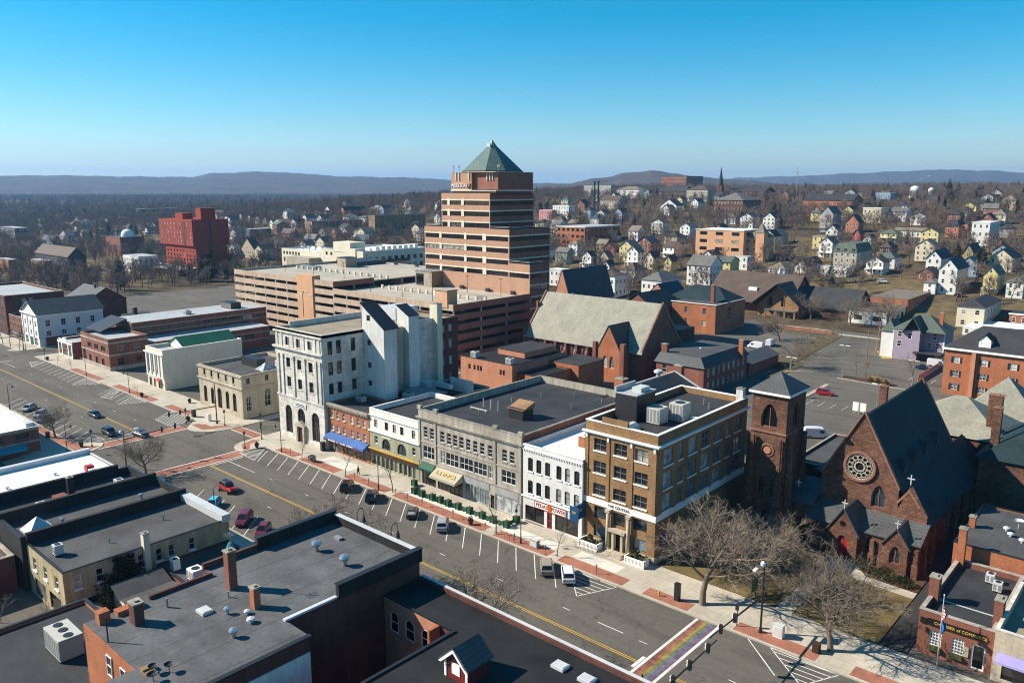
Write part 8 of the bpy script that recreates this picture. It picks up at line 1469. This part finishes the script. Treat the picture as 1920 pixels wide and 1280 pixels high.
# car-park lights, poles, signs, grasses
def lot_light(label,x,y,H=8.5):t = thing('car_park_light',label,'light pole',(x,y,0));part('pole',MB().frustum(x,y,0,.5,.3,.3,8).tube((x,y,.5),(x,y,H),.1,.07,8),'metal_grey',t);part('lamp_head',MB().box(x-1.5,x-.3,y-.2,y+.2,H,H+.16),'dome_white',t);part('lamp_head',MB().box(x+.3,x+1.5,y-.2,y+.2,H,H+.16),'dome_white',t);part('cross_bar',MB().box(x-.3,x+.3,y-.06,y+.06,H,H+.1),'metal_grey',t)
lot_light('twin-headed light pole at the left of the planted island',-79.7,236.6,9.5);lot_light('twin-headed light pole behind the tower roof',-86.5,214.5,8.5);lot_light('twin-headed light pole behind the church gable',-57.5,196,9);lot_light('short light pole before the brick apartments',-61.4,240,7)
for x,y,lx,ly,H,lb in ((-80.4,259.6,0,0,11,'pale utility pole beside the grass verge'),(-83.9,278.8,.8,2,13,'dark leaning utility pole, left of a crossed pair'),(-82.8,279.6,-.4,1.2,13,'dark leaning utility pole, right of a crossed pair'),(-135,322.8,0,0,11,'utility pole along the rear street by the brown church'),(-98,327.6,0,0,11,'pale utility pole before the white-pillared building')):t = thing('utility_pole',lb,'pole',(x,y,0));part('pole',MB().tube((x,y,0),(x+lx,y+ly,H),.16,.11,8),'wood_tan',t);part('cross_arm',MB().box(x+lx-1.1,x+lx+1.1,y+ly-.08,y+ly+.08,H-.9,H-.7),'wood_dark',t)
sh = MB()
t = thing('entrance_sign','white car park sign on posts beside the red SUV','sign',(-79,205.5,0));part('panel',MB().box(-80,-78.4,205.4,205.5,1.4,3.0),'white_trim',t);part('post',MB().box(-79.9,-79.8,205.51,205.6,0,3),'metal_grey',t);part('post',MB().box(-78.6,-78.5,205.51,205.6,0,3),'metal_grey',t)
t = thing('banner_frame','white sign boards standing beyond the church gable','sign',(-62,199,0));part('panel',MB().box(-64,-62.6,199,199.1,.8,3),'white_trim',t);part('panel',MB().box(-62.2,-60.8,199,199.1,.8,3),'white_trim',t);part('post',MB().box(-62.5,-62.3,199,199.1,0,3.2),'metal_grey',t)
t = thing('garden_wall','low brick wall along the rear street corner','wall',(-120,309,0));part('wall',MB().box(-134,-108,305.2,305.6,0,1.3),'brick_orange',t);part('coping',MB().box(-134.1,-107.9,305.1,305.7,1.3,1.42),'limestone',t)
def tuft(label,x,y,r,mat,name='ornamental_grass',n=260,cat='grass clump'):
    s = MB();rg = random.Random(int(x*10))
    for i in range(n):a = rg.uniform(0,6.28);q = rg.random()*r;h = r*rg.uniform(.8,1.6)*(1-.4*q/r);b = Vector((x+cos(a)*q*.5,y+sin(a)*q*.5,.13));e = b+Vector((cos(a)*q*.8,sin(a)*q*.8,h));w = Vector((-sin(a),cos(a),0))*.06*r;s.add([b-w,b+w,e],[(0,1,2)])
    tag(part(name,s,mat),label,cat)
for i,(x,y) in enumerate(((-71.8,236.4),(-69.9,236.2),(-67.4,235.6))):tuft(('left','middle','right')[i]+' straw-coloured grass clump of three in the island',x,y,1.5,'straw')
def shrub(label,x,y,rx,ry,h,mat='shrub_dry',n=900,z=.13):
    s = MB();rg = random.Random(int(x*7+y))
    for i in range(n):
        u = Vector((rg.gauss(0,1),rg.gauss(0,1),abs(rg.gauss(0,1)))).normalized()*rg.random()**.35;p = Vector((x+u.x*rx,y+u.y*ry,z+u.z*h));d = Vector((u.x+rg.gauss(0,.5),u.y+rg.gauss(0,.5),u.z+rg.gauss(0,.5)+.4)).normalized();L = rg.uniform(.15,.4);w = d.orthogonal().normalized()*L*.16;s.add([p-w,p+w,p+d*L],[(0,1,2)])
    t = thing('shrub',label,'shrub',(x,y,z));part('foliage',s,mat,t);part('stem',MB().tube((x,y,z-.1),(x,y,z+h*.6),.06,.03,5),'bark',t)
for x,y,rx,ry,h,m_,lb in ((-30.2,114.2,1.7,1.2,1.7,'shrub','rounded green bush below the church window gable'),(-27.6,114.0,1.5,1.1,1.3,'shrub','low green bush at the church right corner'),(-33.2,115.0,1.4,1.0,1.9,'shrub_dry','twiggy bush between the two church porch gables'),(-41.4,115.2,1.6,1.2,1.8,'shrub_dry','twiggy bush left of the red church door'),(-45.5,114.6,2.2,1.4,2.2,'shrub_dry','wide twiggy bush before the bell tower'),(-50.5,113.8,2.4,1.6,2.6,'shrub_dry','wide twiggy bush left of the bell tower foot'),(-55,112,1.8,2.2,2.4,'shrub_dry','twiggy hedge beside the corner block side wall'),(-98.5,236,2.0,1.4,1.6,'shrub','dark green shrub at the car park row end'),(-103,229,1.2,1,1.1,'shrub','small green shrub behind the mansard block'),(-101,35.2,1.2,1.5,4.6,'shrub','tall green evergreen bush against the small shed'),(-117,24,1.6,1.2,1.6,'shrub_dry','reddish twiggy bush in the dark rear yard'),(-64.6,308,5,1.6,1.2,'shrub_dry','brown hedge along the rear street')):shrub(lb,x,y,rx,ry,h,m_)
